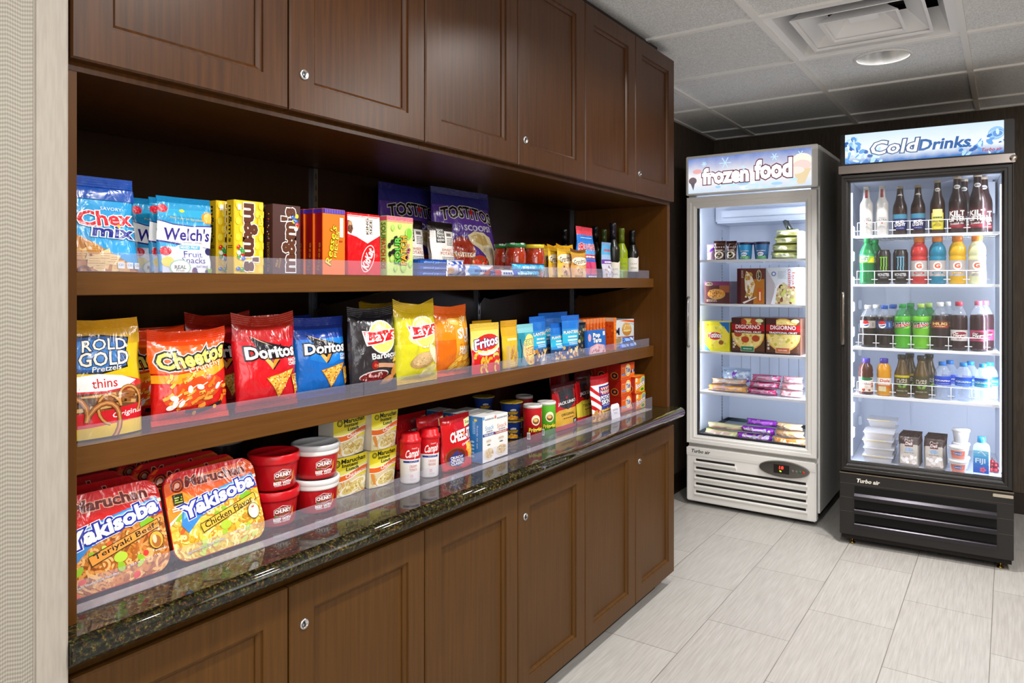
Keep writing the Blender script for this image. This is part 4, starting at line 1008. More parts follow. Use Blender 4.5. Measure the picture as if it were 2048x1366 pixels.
def a_sun(A):
    a = A.a; A.rect(0, .92 * a, 1, a, 'd8601a'); A.rect(0, .55 * a, 1, .9 * a, 'e88a18'); A.rect(.45, 0, 1, .92 * a, 'eba22a')
    A.ell(.46, .86 * a, .15, .055 * a, 'f2c060', -.2); A.txt('100%', .46, .87 * a, .16, .03 * a, W_)
    for k in range(7): A.line([(.80 + .09 * math.cos(1.2 + k * .35), .76 * a + .09 * math.sin(1.2 + k * .35)), (.80 + .19 * math.cos(1.2 + k * .35), .76 * a + .19 * math.sin(1.2 + k * .35))], .025, 'f8e6b0')
    A.txt('SUN', .83, .64 * a, .62, .16 * a, W_, 0, 0, .035); A.txt('CHIPS', .90, .53 * a, .40, .07 * a, W_, 0, 0, .03)
    A.txt('100% WHOLE GRAIN', .80, .455 * a, .5, .028 * a, 'c8601a'); A.txt('HARVEST', .85, .385 * a, .60, .075 * a, W_, 0, 0, .04); A.txt('CHEDDAR', .85, .30 * a, .60, .07 * a, W_, 0, 0, .04)
    for x, y in ((.55, .2), (.78, .23), (.4, .1), (.66, .08), (.9, .12)): A.ell(x, y * a, .17, .065 * a, 'c98026', .4); A.ell(x, y * a + .01, .14, .05 * a, 'e6ae3c', .4); A.line([(x - .1, y * a - .02), (x + .1, y * a + .05)], .015, 'f4d070'); A.line([(x - .08, y * a - .05), (x + .12, y * a + .01)], .015, 'f4d070')
cx, wd = span(884, 953, 1.29)
bag('multigrain_chip_bag', 'tall orange whole grain chip bag behind the yellow and red corn chip bag', 'chip bag', (cx, 1.318, S2 + .001), wd, .196, .05, 'dc6c14', a_sun, 'pillow', 0, .06, '', 'd85e18', seed=63, pin=.0, ears=.008)
def a_frit(A):
    a = A.a; A.rect(0, .93 * a, 1, a, 'd8b43c'); A.rect(0, 0, 1, .52 * a, 'c81a1c'); A.ell(.5, .62 * a, .48, .24 * a, W_, .1); A.ell(.5, .64 * a, .45, .215 * a, 'f0d258', .1); A.ell(.5, .66 * a, .42, .18 * a, 'cc2a20', .1); A.txt('Fritos', .5, .67 * a, .80, .20 * a, W_, .12, .15, .03, [('4a1a6a', .08)])
    A.txt('The ORIGINAL', .58, .47 * a, .6, .06 * a, W_, .04, 0, .02); A.fine(.66, .41 * a, .3, .03 * a, W_)
    for i in range(16): x, y, t = A.R.uniform(.1, .95), A.R.uniform(.03, .36) * a, A.R.uniform(0, 3); q = [(x + .10 * math.cos(t + k * .35), y + .10 * math.sin(t + k * .35)) for k in range(6)]; A.line(q, .07, 'b86a14', 1.5e-5); A.line(q, .05, A.R.choice(['efb63c', 'f4cc5c', 'e6a028']), 1.5e-5)
cx, wd = span(949, 1003, 1.265)
bag('corn_chip_bag', 'yellow and red corn chip bag with white oval badge', 'chip bag', (cx, 1.273, S2 + .001), wd, .146, .032, 'ecd068', a_frit, 'stand', -.03, .05, seal='d8bc50', seed=65, top=.92, pin=.0)
def a_pnut(A):
    a = A.a; A.rect(0, .78 * a, 1, a, 'd2a41c'); A.fine(.55, .70 * a, .6, .07 * a, 'f4e6b0', 0, .1, .02)
    for x, y in ((.45, .32), (.68, .26), (.58, .42)): A.ell(x, y * a, .20, .05 * a, 'b07a3c', .9); A.ell(x + .06, y * a + .08, .12, .05 * a, 'c8985a', .9); A.scatter(10, x - .12, y * a - .08, x + .14, y * a + .12, .012, .02, ['8a5a28', 'd8ac70'])
    A.lines(.25, .05 * a, .85, .14 * a, 2, 'e8dca0')
cx, wd = span(1005, 1038, 1.28)
yb = bag('peanut_bag', 'yellow peanut bag with folded top right of the corn chips', 'nut bag', (cx, 1.283, S2 + .001), wd, .148, .03, 'd9b41e', a_pnut, 'stand', .06, .04, 'yellow peanut bags', 'c8961a', seed=67, top=.86, pin=.0, flare=.08)
dup(yb, (cx - .055, 1.345, S2 + .001), (-.05, 0, -.02), 'yellow peanut bag behind the corn chips')
def a_corn(A):
    a = A.a; A.rect(0, .86 * a, 1, a, '7fc4cc'); A.rect(0, .0, .35, .86 * a, '2a8aa0'); A.ell(.62, .40 * a, .42, .42 * a, 'f0dc7c'); A.txt('CORN', .58, .60 * a, .66, .14 * a, 'f4e6a0', .05, 0, .03, [('23622c', .10)]); A.txt('NUTS', .62, .36 * a, .5, .16 * a, 'f4e6a0', .1, 0, .03, [('b8202c', .12)])
    A.scatter(10, .3, .02 * a, .9, .2 * a, .05, .08, ['e6a84c', 'd88a34', 'f0c878']); A.line([(.08, .7 * a), (.16, .4 * a), (.1, .1 * a)], .05, '1c4a5c')
cx, wd = span(1038, 1070, 1.28)
cn = bag('corn_nut_bag', 'teal corn kernel snack bag between the yellow and the blue nut bags', 'nut bag', (cx, 1.283, S2 + .001), wd, .132, .03, '3aa6bc', a_corn, 'stand', 0, .05, 'teal and blue corn snack bags', '8ccad0', seed=70, top=.92, pin=.0)
def a_plant(A):
    a = A.a; A.rect(0, .78 * a, 1, a, '1f6fc8'); A.rect(0, .40 * a, 1, .66 * a, '2fb0d4'); A.txt('PLANTERS', .5, .69 * a, .86, .075 * a, 'f0e6c8', .02, 0, .03); A.fine(.55, .57 * a, .5, .05 * a, W_, b=.02); A.fine(.55, .48 * a, .6, .055 * a, W_, b=.02); A.lines(.3, .36 * a, .85, .44 * a, 2, 'd8f0f8')
    A.rect(0, 0, 1, .32 * a, '24487a'); A.scatter(26, .0, .0, 1, .28 * a, .06, .10, ['d8a64c', 'e8c070', 'b8803a', 'f0d890', '6a5a78'], .7)
px_ = ((1063, 1097, 1.30, .152, 'blue peanut bag, leftmost at the front of its cluster', 71), (1084, 1112, 1.345, .158, 'blue peanut bag at the back left of its cluster', 72), (1105, 1130, 1.285, .125, 'blue peanut bag low in the middle of its cluster', 73), (1110, 1140, 1.345, .158, 'blue peanut bag at the back right of its cluster', 74), (1129, 1159, 1.272, .150, 'blue peanut bag at the front right of its cluster', 75))
for u0, u1, y, h, lab, sd in px_:
    cx, wd = span(u0, u1, y)
    bag('peanut_bag', lab, 'nut bag', (cx, y + .005, S2 + .001), wd, h, .028, '2a8cd2', a_plant, 'stand', (sd % 3 - 1) * .06, .04, 'blue peanut bags', '1f66c0', seed=sd, top=.88, pin=.03, flare=.05)
def a_trailb(A):
    a = A.a; A.scatter(30, .1, .1 * a, .95, .85 * a, .05, .1, ['c8b07c', '8a6a3c', 'e0d0a0', '4a5a30', 'a8905c'])
cx, wd = span(1152, 1172, 1.30)
bag('nut_mix_bag', 'dark bag of mixed nuts between the blue peanut bags and toaster pastries', 'nut bag', (cx, 1.30, S2 + .001), wd, .118, .026, '22303c', a_trailb, 'stand', 0, .04, seed=77, top=.93)
def a_pop(A):
    a = A.a; A.txt('Pop', .50, .76 * a, .36, .22 * a, W_, 0, 0, .05, [('1a2c6a', .09)]); A.txt('Tarts', .52, .56 * a, .44, .18 * a, W_, 0, 0, .05, [('1a2c6a', .09)]); A.rect(.84, .74 * a, .95, .92 * a, 'dce8f6'); A.ell(.12, .7 * a, .08, .1, 'e0a8b8')
    A.poly([(.05, .0), (.12, .30 * a), (.5, .42 * a), (.9, .32 * a), (.98, 0)], 'e4a8ac'); A.poly([(.14, .0), (.2, .24 * a), (.5, .35 * a), (.82, .26 * a), (.9, 0)], 'f0ccd0'); A.scatter(20, .2, .02 * a, .85, .28 * a, .02, .035, ['d8606c', 'f8e8ea', 'c84a5a', 'e89aa4'])
cx, wd = span(1176, 1213, 1.272)
pt = carton('toaster_pastry_packet', 'blue and pink toaster pastry packet, the front one', 'snack packet', (cx, 1.28, S2 + .0005), wd, .014, .088, '1a66c0', a_pop, None, None, .0, .04, 'blue toaster pastry packets', 'film', .003, seed=80)
dup(pt, (cx - .03, 1.312, S2 + .0005), (-.03, 0, 0), 'blue and pink toaster pastry packet, second in its row')
dup(pt, (cx - .035, 1.334, S2 + .0005), (-.03, 0, 0), 'blue and pink toaster pastry packet, third in its row')
def a_crk(A):
    a = A.a; A.rect(.0, .85 * a, 1, a, 'd8763c'); A.scatter(24, .1, .05 * a, .9, .8 * a, .05, .09, ['f0b060', 'e86a1c', 'f8d8a0', 'c84a14'])
xs0 = X(1213, 1.30)
for k in range(8):
    carton('cracker_packet', ('orange cracker packet nearest the white sandwich carton' if k == 0 else 'orange cracker packet standing on edge, %s from the right' % ('', 'second', 'third', 'fourth', 'fifth', 'sixth', 'seventh', 'eighth')[k]), 'snack packet', (xs0 + .022 - .0262 * k, 1.345 + (.0 if k else -.035), S2 + .0005), .023, .075, .128, 'e8801c' if k == 0 else 'd8601a', a_crk, lambda A: (A.rect(.0, .9 * A.a, 1, A.a, 'c8a890'), A.rect(0, 0, 1, .88 * A.a, 'b8440f'), A.scatter(20, 0, 0, 1, .85 * A.a, .04, .08, ['d8661c', '9a3010'])), None, 0, .01, 'orange cracker packets', 'film', .002, seed=82 + k)
def a_um(A):
    a = A.a; A.poly([(.3, .98 * a), (1, .86 * a), (1, .95 * a), (.6, a)], 'e0602c'); A.poly([(.5, .92 * a), (1, .78 * a), (1, .80 * a)], '4a8ac8'); A.txt('IM', .18, .58 * a, .28, .26 * a, '20254c', 0, 0, .03)
    A.ell(.66, .62 * a, .22, .13, 'c88a3c', -.1); A.ell(.66, .70 * a, .20, .10, 'e0b060', -.1); A.rect(.5, .55 * a, .84, .60 * a, 'f0e2a0'); A.scatter(14, .52, .66 * a, .8, .78 * a, .008, .014, ['f8ecc8'])
    A.rect(0, 0, 1, .36 * a, 'd4dde2'); A.poly([(0, .37 * a), (1, .30 * a), (1, .34 * a), (0, .39 * a)], 'c85a2c'); A.ell(.22, .2 * a, .2, .07, 'b89a6a', .2); A.ell(.04, .16 * a, .06, .08, '8a7a6a')
cx, wd = span(1224, 1268, 1.33)
carton('sandwich_carton', 'white carton with a burger picture at the right end of the lower shelf', 'snack carton', (cx, 1.375, S2 + .0005), wd, .09, .110, 'dde4e6', a_um, None, seed=93)
def a_smallblue(A):
    a = A.a; A.ell(.3, .6 * a, .2, .2, '8ab4f0'); A.ell(.7, .5 * a, .12, .2, 'c8dcf8'); A.line([(.1, .2 * a), (.9, .3 * a)], .05, '1a3a9c')
for k, (u0, u1, dz, nm) in enumerate(((1236, 1256, 0, 'lower left'), (1254, 1272, 0, 'lower right'), (1242, 1266, .023, 'topmost'))):
    cx, wd = span(u0, u1, 1.275)
    bag('mint_packet', 'small shiny blue packet before the white carton, %s of three' % nm, 'candy packet', (cx, 1.272, S2 + .001 + dz), wd * .9, .022, .022, '2a62c8', a_smallblue, 'pillow', 0, 0, 'small shiny blue packets', seed=95 + k)
for k, (x, nm) in enumerate(((X(1010, 1.262), 'left'), (X(1043, 1.262), 'right'))):
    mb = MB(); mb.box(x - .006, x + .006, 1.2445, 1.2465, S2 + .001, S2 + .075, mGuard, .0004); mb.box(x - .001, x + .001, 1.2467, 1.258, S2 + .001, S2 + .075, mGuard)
    tag(mb.build('shelf_divider'), 'small clear upright divider on the lower shelf, %s of two beside the yellow peanut bag' % nm, 'shelf divider', 'clear upright dividers')

# ================================================================ goods on the stone counter
def rrect_hw(y, h, r, w2):
    """half width of a rounded rectangle at height y"""
    d = min(y, h - y)
    return w2 if d >= r else w2 - r + math.sqrt(max(0, r * r - (r - d) ** 2))
def tray(label, loc, lean, yaw, art, seed, film='d8301c'):
    w, h, d, r_ = .197, .166, .042, .030
    r = root('noodle_tray', label, 'noodle tray', loc, (-lean, 0, yaw), 'red noodle trays')
    def outline(w2, h0, h1, rr, n=7):
        q = []
        for cx, cz, a0 in ((w2 - rr, h1 - rr, 0), (-w2 + rr, h1 - rr, 1), (-w2 + rr, h0 + rr, 2), (w2 - rr, h0 + rr, 3)):
            for k in range(n): a = PI / 2 * (a0 + k / (n - 1)); q.append((cx + rr * math.cos(a), cz + rr * math.sin(a)))
        return q
    mb = MB(); m = M('b5101a', 'plastic'); rings = []
    for ins, y in ((.0, -.004), (.0, .0), (.004, .001), (.010, d * .8), (.018, d)): rings.append([mb.bm.verts.new((x, y, z)) for x, z in outline(w / 2 - ins, ins, h - ins, r_)])
    i_ = mb.mi(m); n = len(rings[0])
    for a, b in zip(rings, rings[1:]):
        for k in range(n): f = mb.bm.faces.new([a[k], a[(k + 1) % n], b[(k + 1) % n], b[k]]); f.smooth = True; f.material_index = i_
    mb.bm.faces.new(rings[-1])
    mb.bm.faces.new(rings[0][::-1]); mb.build('tray', r)
    q = MB(); A = Art(h / w, 'film', seed); art(A)
    def S(x, y, o):
        yy = min(max(y / A.a, 0), 1) * (h - .003) + .0015; hw = rrect_hw(yy, h, r_, w / 2 - .001)
        puff = .004 * (1 - (2 * x - 1) ** 4) * (1 - (2 * yy / h - 1) ** 4)
        return Vector(((2 * x - 1) * hw, -.0042 - puff - o, yy))
    B = Art(h / w, 'film', seed); B.off = 0; B.rect(0, 0, 1, B.a, film); B.lay(q, S, 16, 16); A.lay(q, S, 16, 16); q.build('film_lid', r, recalc=False)
    return r
def yaki(top, beef):
    def f(A):
        a = A.a; nb = ['c9792e', 'd8924a', 'a85a20', 'e6b06a', '8f4a1c'] if beef else ['e6c84a', 'f0dc78', 'd8a82c', 'f4e8a0', 'c98a28']
        A.rect(0, 0, 1, .60 * a, 'b8762a' if beef else 'dcc048')
        A.noodles(330, -.05, -.02, 1.05, .62 * a, .022, .15, nb)
        for i in range(16): A.ell(A.R.uniform(.03, .97), A.R.uniform(.02, .50) * a, A.R.uniform(.025, .05), A.R.uniform(.018, .035), A.R.choice(['d83a34', 'a8c43c', '8fb82c', 'e2602c', 'c8d85c']), A.R.uniform(0, 3))
        A.ell(.83, .54 * a, .07, .045, '7fb828'); A.ell(.55, .27 * a, .06, .045, 'b0cc3c')
        A.poly([(-.02, .40 * a), (.10, .52 * a), (.35, .66 * a), (1.02, .74 * a), (1.02, 1.02 * a), (-.02, 1.02 * a)], 'ece4d4')
        A.poly([(-.02, .46 * a), (.10, .55 * a), (.35, .68 * a), (1.02, .78 * a), (1.02, 1.02 * a), (-.02, 1.02 * a)], top); A.poly([(0, .9 * a), (1, .97 * a), (1, a), (0, a)], 'c8141c')
        if not beef: A.poly([(0, .46 * a), (.15, .57 * a), (.3, .66 * a), (.14, .8 * a), (0, .75 * a)], 'f08a20')
        A.txt('Maruchan', .54, .875 * a, .66, .115 * a, '6a1414', .0, 0, .04, [('f0a890', .09)])
        A.ring(.125, .855 * a, .05, .068, '6a1414'); A.ring(.125, .855 * a, .03, .04, '6a1414'); A.ell(.125, .855 * a, .026, .026, 'e8a890')
        A.poly([(.10, .40 * a), (.14, .58 * a), (.42, .69 * a), (.95, .80 * a), (.99, .63 * a), (.64, .57 * a), (.30, .44 * a), (.16, .30 * a)], '3a86cc'); A.poly([(.13, .46 * a), (.16, .58 * a), (.44, .675 * a), (.94, .78 * a), (.95, .75 * a), (.44, .64 * a)], '6ab4e4')
        A.txt('Yakisoba', .54, .625 * a, .82, .155 * a, W_, .20, .08, .04, [('fbfbff', .15), ('1a2a9c', .12)])
        A.poly([(.28, .36 * a), (.93, .56 * a), (.95, .47 * a), (.30, .25 * a)], '3a2a10'); A.poly([(.285, .352 * a), (.925, .55 * a), (.94, .475 * a), (.305, .262 * a)], 'e8943c' if beef else 'eeb83c')
        A.txt('Teriyaki Beef' if beef else 'Chicken Flavor', .61, .408 * a, .58, .072 * a, K_, .235, .05, .012)
        if beef: A.txt('Flavor', .90, .512 * a, .12, .035 * a, K_, .235)
        A.ell(.885, .335 * a, .072, .082, '2c2410'); A.ell(.885, .335 * a, .066, .076, 'e8a83c' if beef else 'f6ecc0')
        if beef: A.ell(.885, .32 * a, .045, .055, 'a8642c'); A.ell(.87, .35 * a, .02, .04, 'e0c8a0'); A.txt('Teriyaki', .90, .225 * a, .14, .03 * a, W_)
        else:
            A.ell(.885, .31 * a, .035, .048, W_); A.ell(.88, .355 * a, .022, .03, W_); A.poly([(.865, .37 * a), (.87, .405 * a), (.88, .385 * a), (.89, .408 * a), (.90, .38 * a)], 'd01c1c'); A.poly([(.858, .355 * a), (.845, .35 * a), (.858, .345 * a)], 'e8a01c')
        A.txt('NET WT 4 OZ (113.4g)', .76, .165 * a, .28, .03 * a, W_, .08); A.txt('Japanese Home Style Noodles', .30, .10 * a, .42, .030 * a, W_, .08, 0, 0, [('5a2a10', .05)])
        if not beef:
            A.rect(.06, .64 * a, .16, .76 * a, '17201a'); A.lines(.075, .66 * a, .15, .74 * a, 3, 'a8b83c'); A.lines(.04, .57 * a, .19, .62 * a, 2, W_)
    return f
y0 = 1.262
fa, fb = yaki('d01c1e', True), yaki('e2581e', False)
t1 = tray('front teriyaki beef noodle tray, leaning at the left end of the counter', (.633, y0, CZ + .003), .34, 0, fa, 101, 'c8161c')
t2 = tray('front chicken noodle tray with orange corner and rooster badge', (.837, y0, CZ + .003), .34, 0, fb, 103, 'd8381c')
ord_ = ('second', 'third', 'fourth', 'fifth')
for k in range(4):
    dup(t1, (.633, y0 + .059 * (k + 1), CZ + .003), (-.34, 0, 0), 'teriyaki beef noodle tray leaning %s in the left row' % ord_[k])
    dup(t2, (.837 + .001 * k, y0 + .059 * (k + 1), CZ + .003), (-.34, 0, 0), 'chicken noodle tray leaning %s in the right row' % ord_[k])

def face_yaw(x, y): return math.atan2(-x, y)
def a_chunky(A):
    a = A.a; A.rect(0, 0, 1, a, 'b40d18')
    for c, g in ((W_, 0), ('8a1418', .022)): A.poly([(.10 + g, .52 * a), (.10 + g, .78 * a), (.45, .97 * a - g), (.88 - g, .86 * a), (.88 - g, .58 * a), (.52, .42 * a + g)], c)
    A.txt('Campbells', .50, .83 * a, .46, .09 * a, W_, .05, .3, .01); A.txt('CHUNKY', .49, .70 * a, .68, .17 * a, W_, .05, 0, .05, [(K_, .07)]); A.ell(.5, .54 * a, .2, .03 * a, '9a5a2c')
    A.rect(.12, .44 * a, .32, .49 * a, '4a8a2c'); A.txt('BEEF WITH', .48, .31 * a, .80, .14 * a, W_, .05, 0, .04); A.txt('COUNTRY VEGETABLES', .48, .19 * a, .74, .07 * a, W_, .05, 0, .02)
    A.poly([(.90, .30 * a), (1, .40 * a), (1, .85 * a), (.93, .7 * a)], 'e08a2c')
def bowl(label, x, y, z, lid, clr, group):
    r = root('soup_bowl', label, 'soup bowl', (x, y, z), (0, 0, face_yaw(x, y) + .42), group)
    R = .0535
    def RR(zz): return R * (.86 + .10 * zz / .06)
    MB().lathe([(0, .002), (R * .80, 0), (R * .86, .004), (RR(.058), .058)], M('b80e18', 'plastic'), 40).build('bowl', r)
    q = MB()
    if not clr: q.lathe([(RR(.056), .056), (R * 1.0, .056), (R * 1.02, .060), (R * 1.03, .074), (R * 1.0, .077), (R * .94, .0765), (R * .92, .074), (0, .074)], M(lid, 'plastic'), 44)
    else:
        q.lathe([(RR(.056), .054), (R * .985, .054), (R * 1.0, .057), (R * 1.0, .064)], M('e9e6e2', 'plastic'), 44)
        q.lathe([(R * 1.0, .064), (R * 1.03, .066), (R * 1.04, .074), (R * 1.01, .0775), (R * .93, .0765), (R * .91, .072), (0, .072)], M(lid, 'plastic'), 44)
        for k in range(44):
            a = 2 * PI * k / 44; q.box(-.0006, .0006, -.0006, .0006, .0665, .0735, M('dcdcda', 'plastic')) if 0 else None
    q.build('lid', r)
    q = MB(); A = Art(.95, 'print', 7); a_chunky(A); A.p = A.p[1:]; wrap_label(q, A, RR, 58, .004, rz=1); q.build('label', r)
    return r
x, y = X(547, 1.328), 1.328
bowl('red lidded beef soup bowl at the bottom of the left stack', x, y, CZ + .0005, 'c4121c', 0, 'red lidded soup bowls'); bowl('red lidded beef soup bowl on top of the left stack', x, y - .001, CZ + .0785, 'c4121c', 0, 'red lidded soup bowls')
x2 = X(634, 1.325) - .004
bowl('white lidded beef soup bowl at the bottom of the right stack', x2, 1.326, CZ + .0005, 'e6e4e2', 1, 'white lidded soup bowls'); bowl('clear lidded beef soup bowl on top of the right stack', x2, 1.325, CZ + .0785, 'bfc0c2', 1, 'white lidded soup bowls')
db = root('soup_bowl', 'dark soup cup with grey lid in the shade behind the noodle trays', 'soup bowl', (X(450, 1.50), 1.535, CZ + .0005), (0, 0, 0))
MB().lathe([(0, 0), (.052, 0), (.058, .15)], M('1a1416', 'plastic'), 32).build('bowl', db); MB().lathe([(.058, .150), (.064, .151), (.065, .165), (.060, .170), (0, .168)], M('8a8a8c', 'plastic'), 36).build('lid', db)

def a_lunch(A):
    a = A.a; A.rect(0, 0, 1, .44 * a, 'd9c9a0'); A.rect(0, .52 * a, 1, a, 'e2cf24'); A.poly([(0, .52 * a), (1, .64 * a), (1, .8 * a), (0, .62 * a)], 'ece66a')
    A.noodles(40, 0, 0, 1, .4 * a, .03, .2, ['e6d49c', 'f0e4bc', 'c8b070', 'd89a4c'])
    A.ell(.60, .19 * a, .40, .17 * a, 'efe6d0', .25); A.ell(.60, .20 * a, .34, .13 * a, 'd8c27a', .25); A.noodles(60, .35, .12 * a, .88, .28 * a, .022, .12, ['c8ac5c', 'e6d698', 'b8944a', 'f0e6b8']); A.ell(.12, .25 * a, .05, .18 * a, 'd88a3c', .3)
    q0, q1 = [], []
    for k in range(13): x = k / 12; b = .43 + .07 * x + .05 * math.sin(x * 5 + 3.4); q0.append((x, b * a)); q1.append((x, (b + .13) * a))
    A.poly([(p[0], p[1] - .02) for p in q0] + [(p[0], p[1] + .02) for p in q1][::-1], W_); A.poly(q0 + q1[::-1], 'e0661c')
    A.txt('Chicken', .58, .525 * a, .44, .095 * a, W_, .10, .1, .02); A.txt('Flavor', .90, .575 * a, .17, .045 * a, W_, .10)
    A.txt('Maruchan', .58, .90 * a, .66, .115 * a, K_, .0, .05, .02); A.ring(.15, .865 * a, .055, .072, K_); A.ring(.15, .865 * a, .03, .04, K_)
    A.txt('Instant', .48, .79 * a, .42, .085 * a, K_, 0, .05, .02); A.txt('Lunch', .54, .685 * a, .34, .085 * a, K_, 0, .05, .02)
def cup(label, x, y, z, yaw, wd, seed):
    r = root('noodle_cup', label, 'noodle cup', (x, y, z), (0, 0, yaw), 'sleeved noodle cups'); h = .098; w2 = wd / 2
    MB().lathe([(0, .001), (.033, .0), (.034, .003), (.0455, h - .006), (.048, h - .005), (.048, h - .001), (.046, h), (0, h - .002)], M('e8e4dc', 'matte'), 36).build('foam_cup', r)
    q = MB(); A = Art(h * .97 / wd, 'print', seed); A.off = .0008; A.rect(0, 0, 1, A.a, 'e2cf24'); a_lunch(A)
    def S(px, py, o):
        zz = py / A.a; k = 2 * px - 1; bulge = .006 * (1 - k * k)
        sc = .90 + .10 * zz; return Vector((k * w2 * sc, -.047 - bulge * 1.2 + .004 * (1 - zz) * 1.5 - o, .001 + zz * h * .985))
    A.lay(q, S, 14, 12); fr = [S(i / 14, A.a * j, -.0004 * 0 + .0003) for j in (0, 1) for i in range(15)]
    mk = M('d8d0c0', 'print'); i_ = 15
    q.faces(fr + [v + Vector((0, .0008, 0)) for v in fr], [[k, k + 1, i_ + k + 1, i_ + k] for k in range(14)] + [[30 + k, 30 + k + 1, 45 + k + 1, 45 + k][::-1] for k in range(14)], mk)
    for sx in (0, 14): p, t = fr[sx], fr[15 + sx]; q.faces([p, t, t + Vector((0, .05, 0)), p + Vector((0, .05, 0)), p + Vector((.0004, 0, 0)), t + Vector((.0004, 0, 0)), t + Vector((.0004, .05, 0)), p + Vector((.0004, .05, 0))], [[0, 1, 2, 3], [7, 6, 5, 4]], mk)
    q.build('printed_sleeve', r, recalc=False)
    q = MB(); A = Art(.4, 'matte', 4); A.txt('Maruchan', .5, .26, .7, .16, '3a2418', PI / 2 * 0, .1, .02); A.rect(0, .05, 1, .09, 'c86a3c'); wrap_label(q, A, lambda zz: .0345 + .0115 * zz / .09, 70, .02, yaw=-1.35); q.build('side_print', r)
    return r
ux = ((672, 752), (754, 806))
xa, wa = span(676, 752, 1.30); xb, wb_ = span(754, 806, 1.30)
cup('noodle cup with yellow sleeve, bottom left of four', xa + .010, 1.387, CZ + .0005, -.0, wa, 111); cup('noodle cup with yellow sleeve, bottom right of four', xb + .006, 1.376, CZ + .0005, -.05, wb_, 112)
cup('noodle cup with yellow sleeve, top left of four', xa + .004, 1.38, CZ + .100, .06, wa * .92, 113); cup('noodle cup with yellow sleeve, top right of four', xb - .004, 1.362, CZ + .100, .0, wb_, 114)

def a_sip(t1, t2):
    def f(A):
        a = A.a; A.txt("Campbell's", .80, .74 * a, 1.30, .26 * a, W_, .10, .3, .02); A.txt("Campbell's", .68, .88 * a, .34, .05 * a, W_, .06, .2)
        A.rect(0, .515 * a, 1, .565 * a, '22388c'); A.txt('Soup on the Go', .62, .54 * a, .5, .03 * a, W_, .02); A.txt(t1, .62, .42 * a, .48, .07 * a, 'c86a70', .03); A.txt(t2, .62, .33 * a, .48, .07 * a, 'c86a70', .03); A.ring(.52, .17 * a, .05, .08, 'd88a90'); A.lines(.42, .06 * a, .8, .12 * a, 2, 'c8c4c8')
    return f
def sip(label, u, y, tt, sd):
    x = X(u, y); R = .0285; r = root('soup_cup', label, 'soup cup', (x, y, CZ + .0005), (0, 0, face_yaw(x, y) + .15), 'red and white sipping soup cups')
    q = MB(); q.lathe([(0, 0), (R * .86, 0), (R * .9, .003), (R * .95, .060), (R * .97, .064), (R * 1.0, .104)], M('ece8e4', 'plastic'), 36, ms=[M('ece8e4', 'plastic')] * 4 + [M('c8101a', 'plastic')])
    q.build('cup', r)
    MB().lathe([(R * 1.0, .104), (R * 1.05, .105), (R * 1.05, .113), (R * .92, .116), (R * .86, .127), (R * .78, .129), (0, .128)], M('c8101a', 'plastic'), 36).build('lid', r)
    q = MB(); A = Art(2.35, 'print', sd); a_sip(*tt)(A); wrap_label(q, A, lambda z: R * (.9 + .05 * max(0, z - .003) / .057 if z < .06 else .95 + .02 * (z - .06) / .004 if z < .064 else .97 + .03 * (z - .064) / .04), 96, .003); q.build('printed_wrap', r)
sip('white and red sipping soup cup next to the yellow sleeved cups', 820, 1.30, ('CREAMY', 'TOMATO'), 121); sip('white and red sipping soup cup beside the red cracker bags', 858, 1.298, ('CHICKEN &', 'MINI NOODLES'), 122)

def a_cheez(A):
    a = A.a; A.rect(0, .92 * a, 1, a, 'a80f16'); A.poly([(.78, .80 * a), (1, .84 * a), (1, .99 * a), (.78, .95 * a)], 'efe2a0'); A.txt('2oz', .90, .895 * a, .16, .06 * a, K_, .02, 0, .02)
    A.txt('CHEEZ-IT', .60, .66 * a, .76, .19 * a, W_, .04, .06, .045, [('8a0d12', .08)]); A.ell(.70, .68 * a, .03, .03, 'f0a01c'); A.txt('Original', .72, .49 * a, .34, .05 * a, W_, .2, .2, .02)
    A.star(.82, .36 * a, .12, .17, 6, 'e89a1c'); A.star(.84, .26 * a, .08, .13, 5, 'f0b03c'); A.star(.76, .42 * a, .06, .10, 5, 'f4c04c')
    A.ell(.36, .25 * a, .30, .20 * a, '8a3a1c'); A.ell(.36, .26 * a, .26, .16 * a, '6a2414'); A.poly([(.16, .12 * a), (.16, .26 * a), (.38, .38 * a), (.60, .26 * a), (.60, .12 * a), (.38, .06 * a)], '28357a')
    for t, y in (('CRUNCHY', .25), ('CRUNCH', .19), ('CLASSIC', .13)): A.txt(t, .38, y * a, .36, .05 * a, W_, b=.02)
    A.fine(.3, .03 * a, .4, .025 * a, '5a0a10')
cx, wd = span(890, 947, 1.275)
cz = bag('cheese_cracker_bag', 'red cheese cracker bag, the bright front one of three', 'cracker bag', (cx, 1.283, CZ + .001), wd, .150, .042, 'c4141c', a_cheez, 'stand', -.03, .07, 'red cheese cracker bags', 'a81018', seed=125, top=.92, pin=.02)
dup(cz, (cx - .035, 1.345, CZ + .001), (-.06, 0, .08), 'red cheese cracker bag, middle one of three'); dup(cz, (cx - .055, 1.405, CZ + .001), (-.05, 0, -.04), 'red cheese cracker bag, rearmost of three')

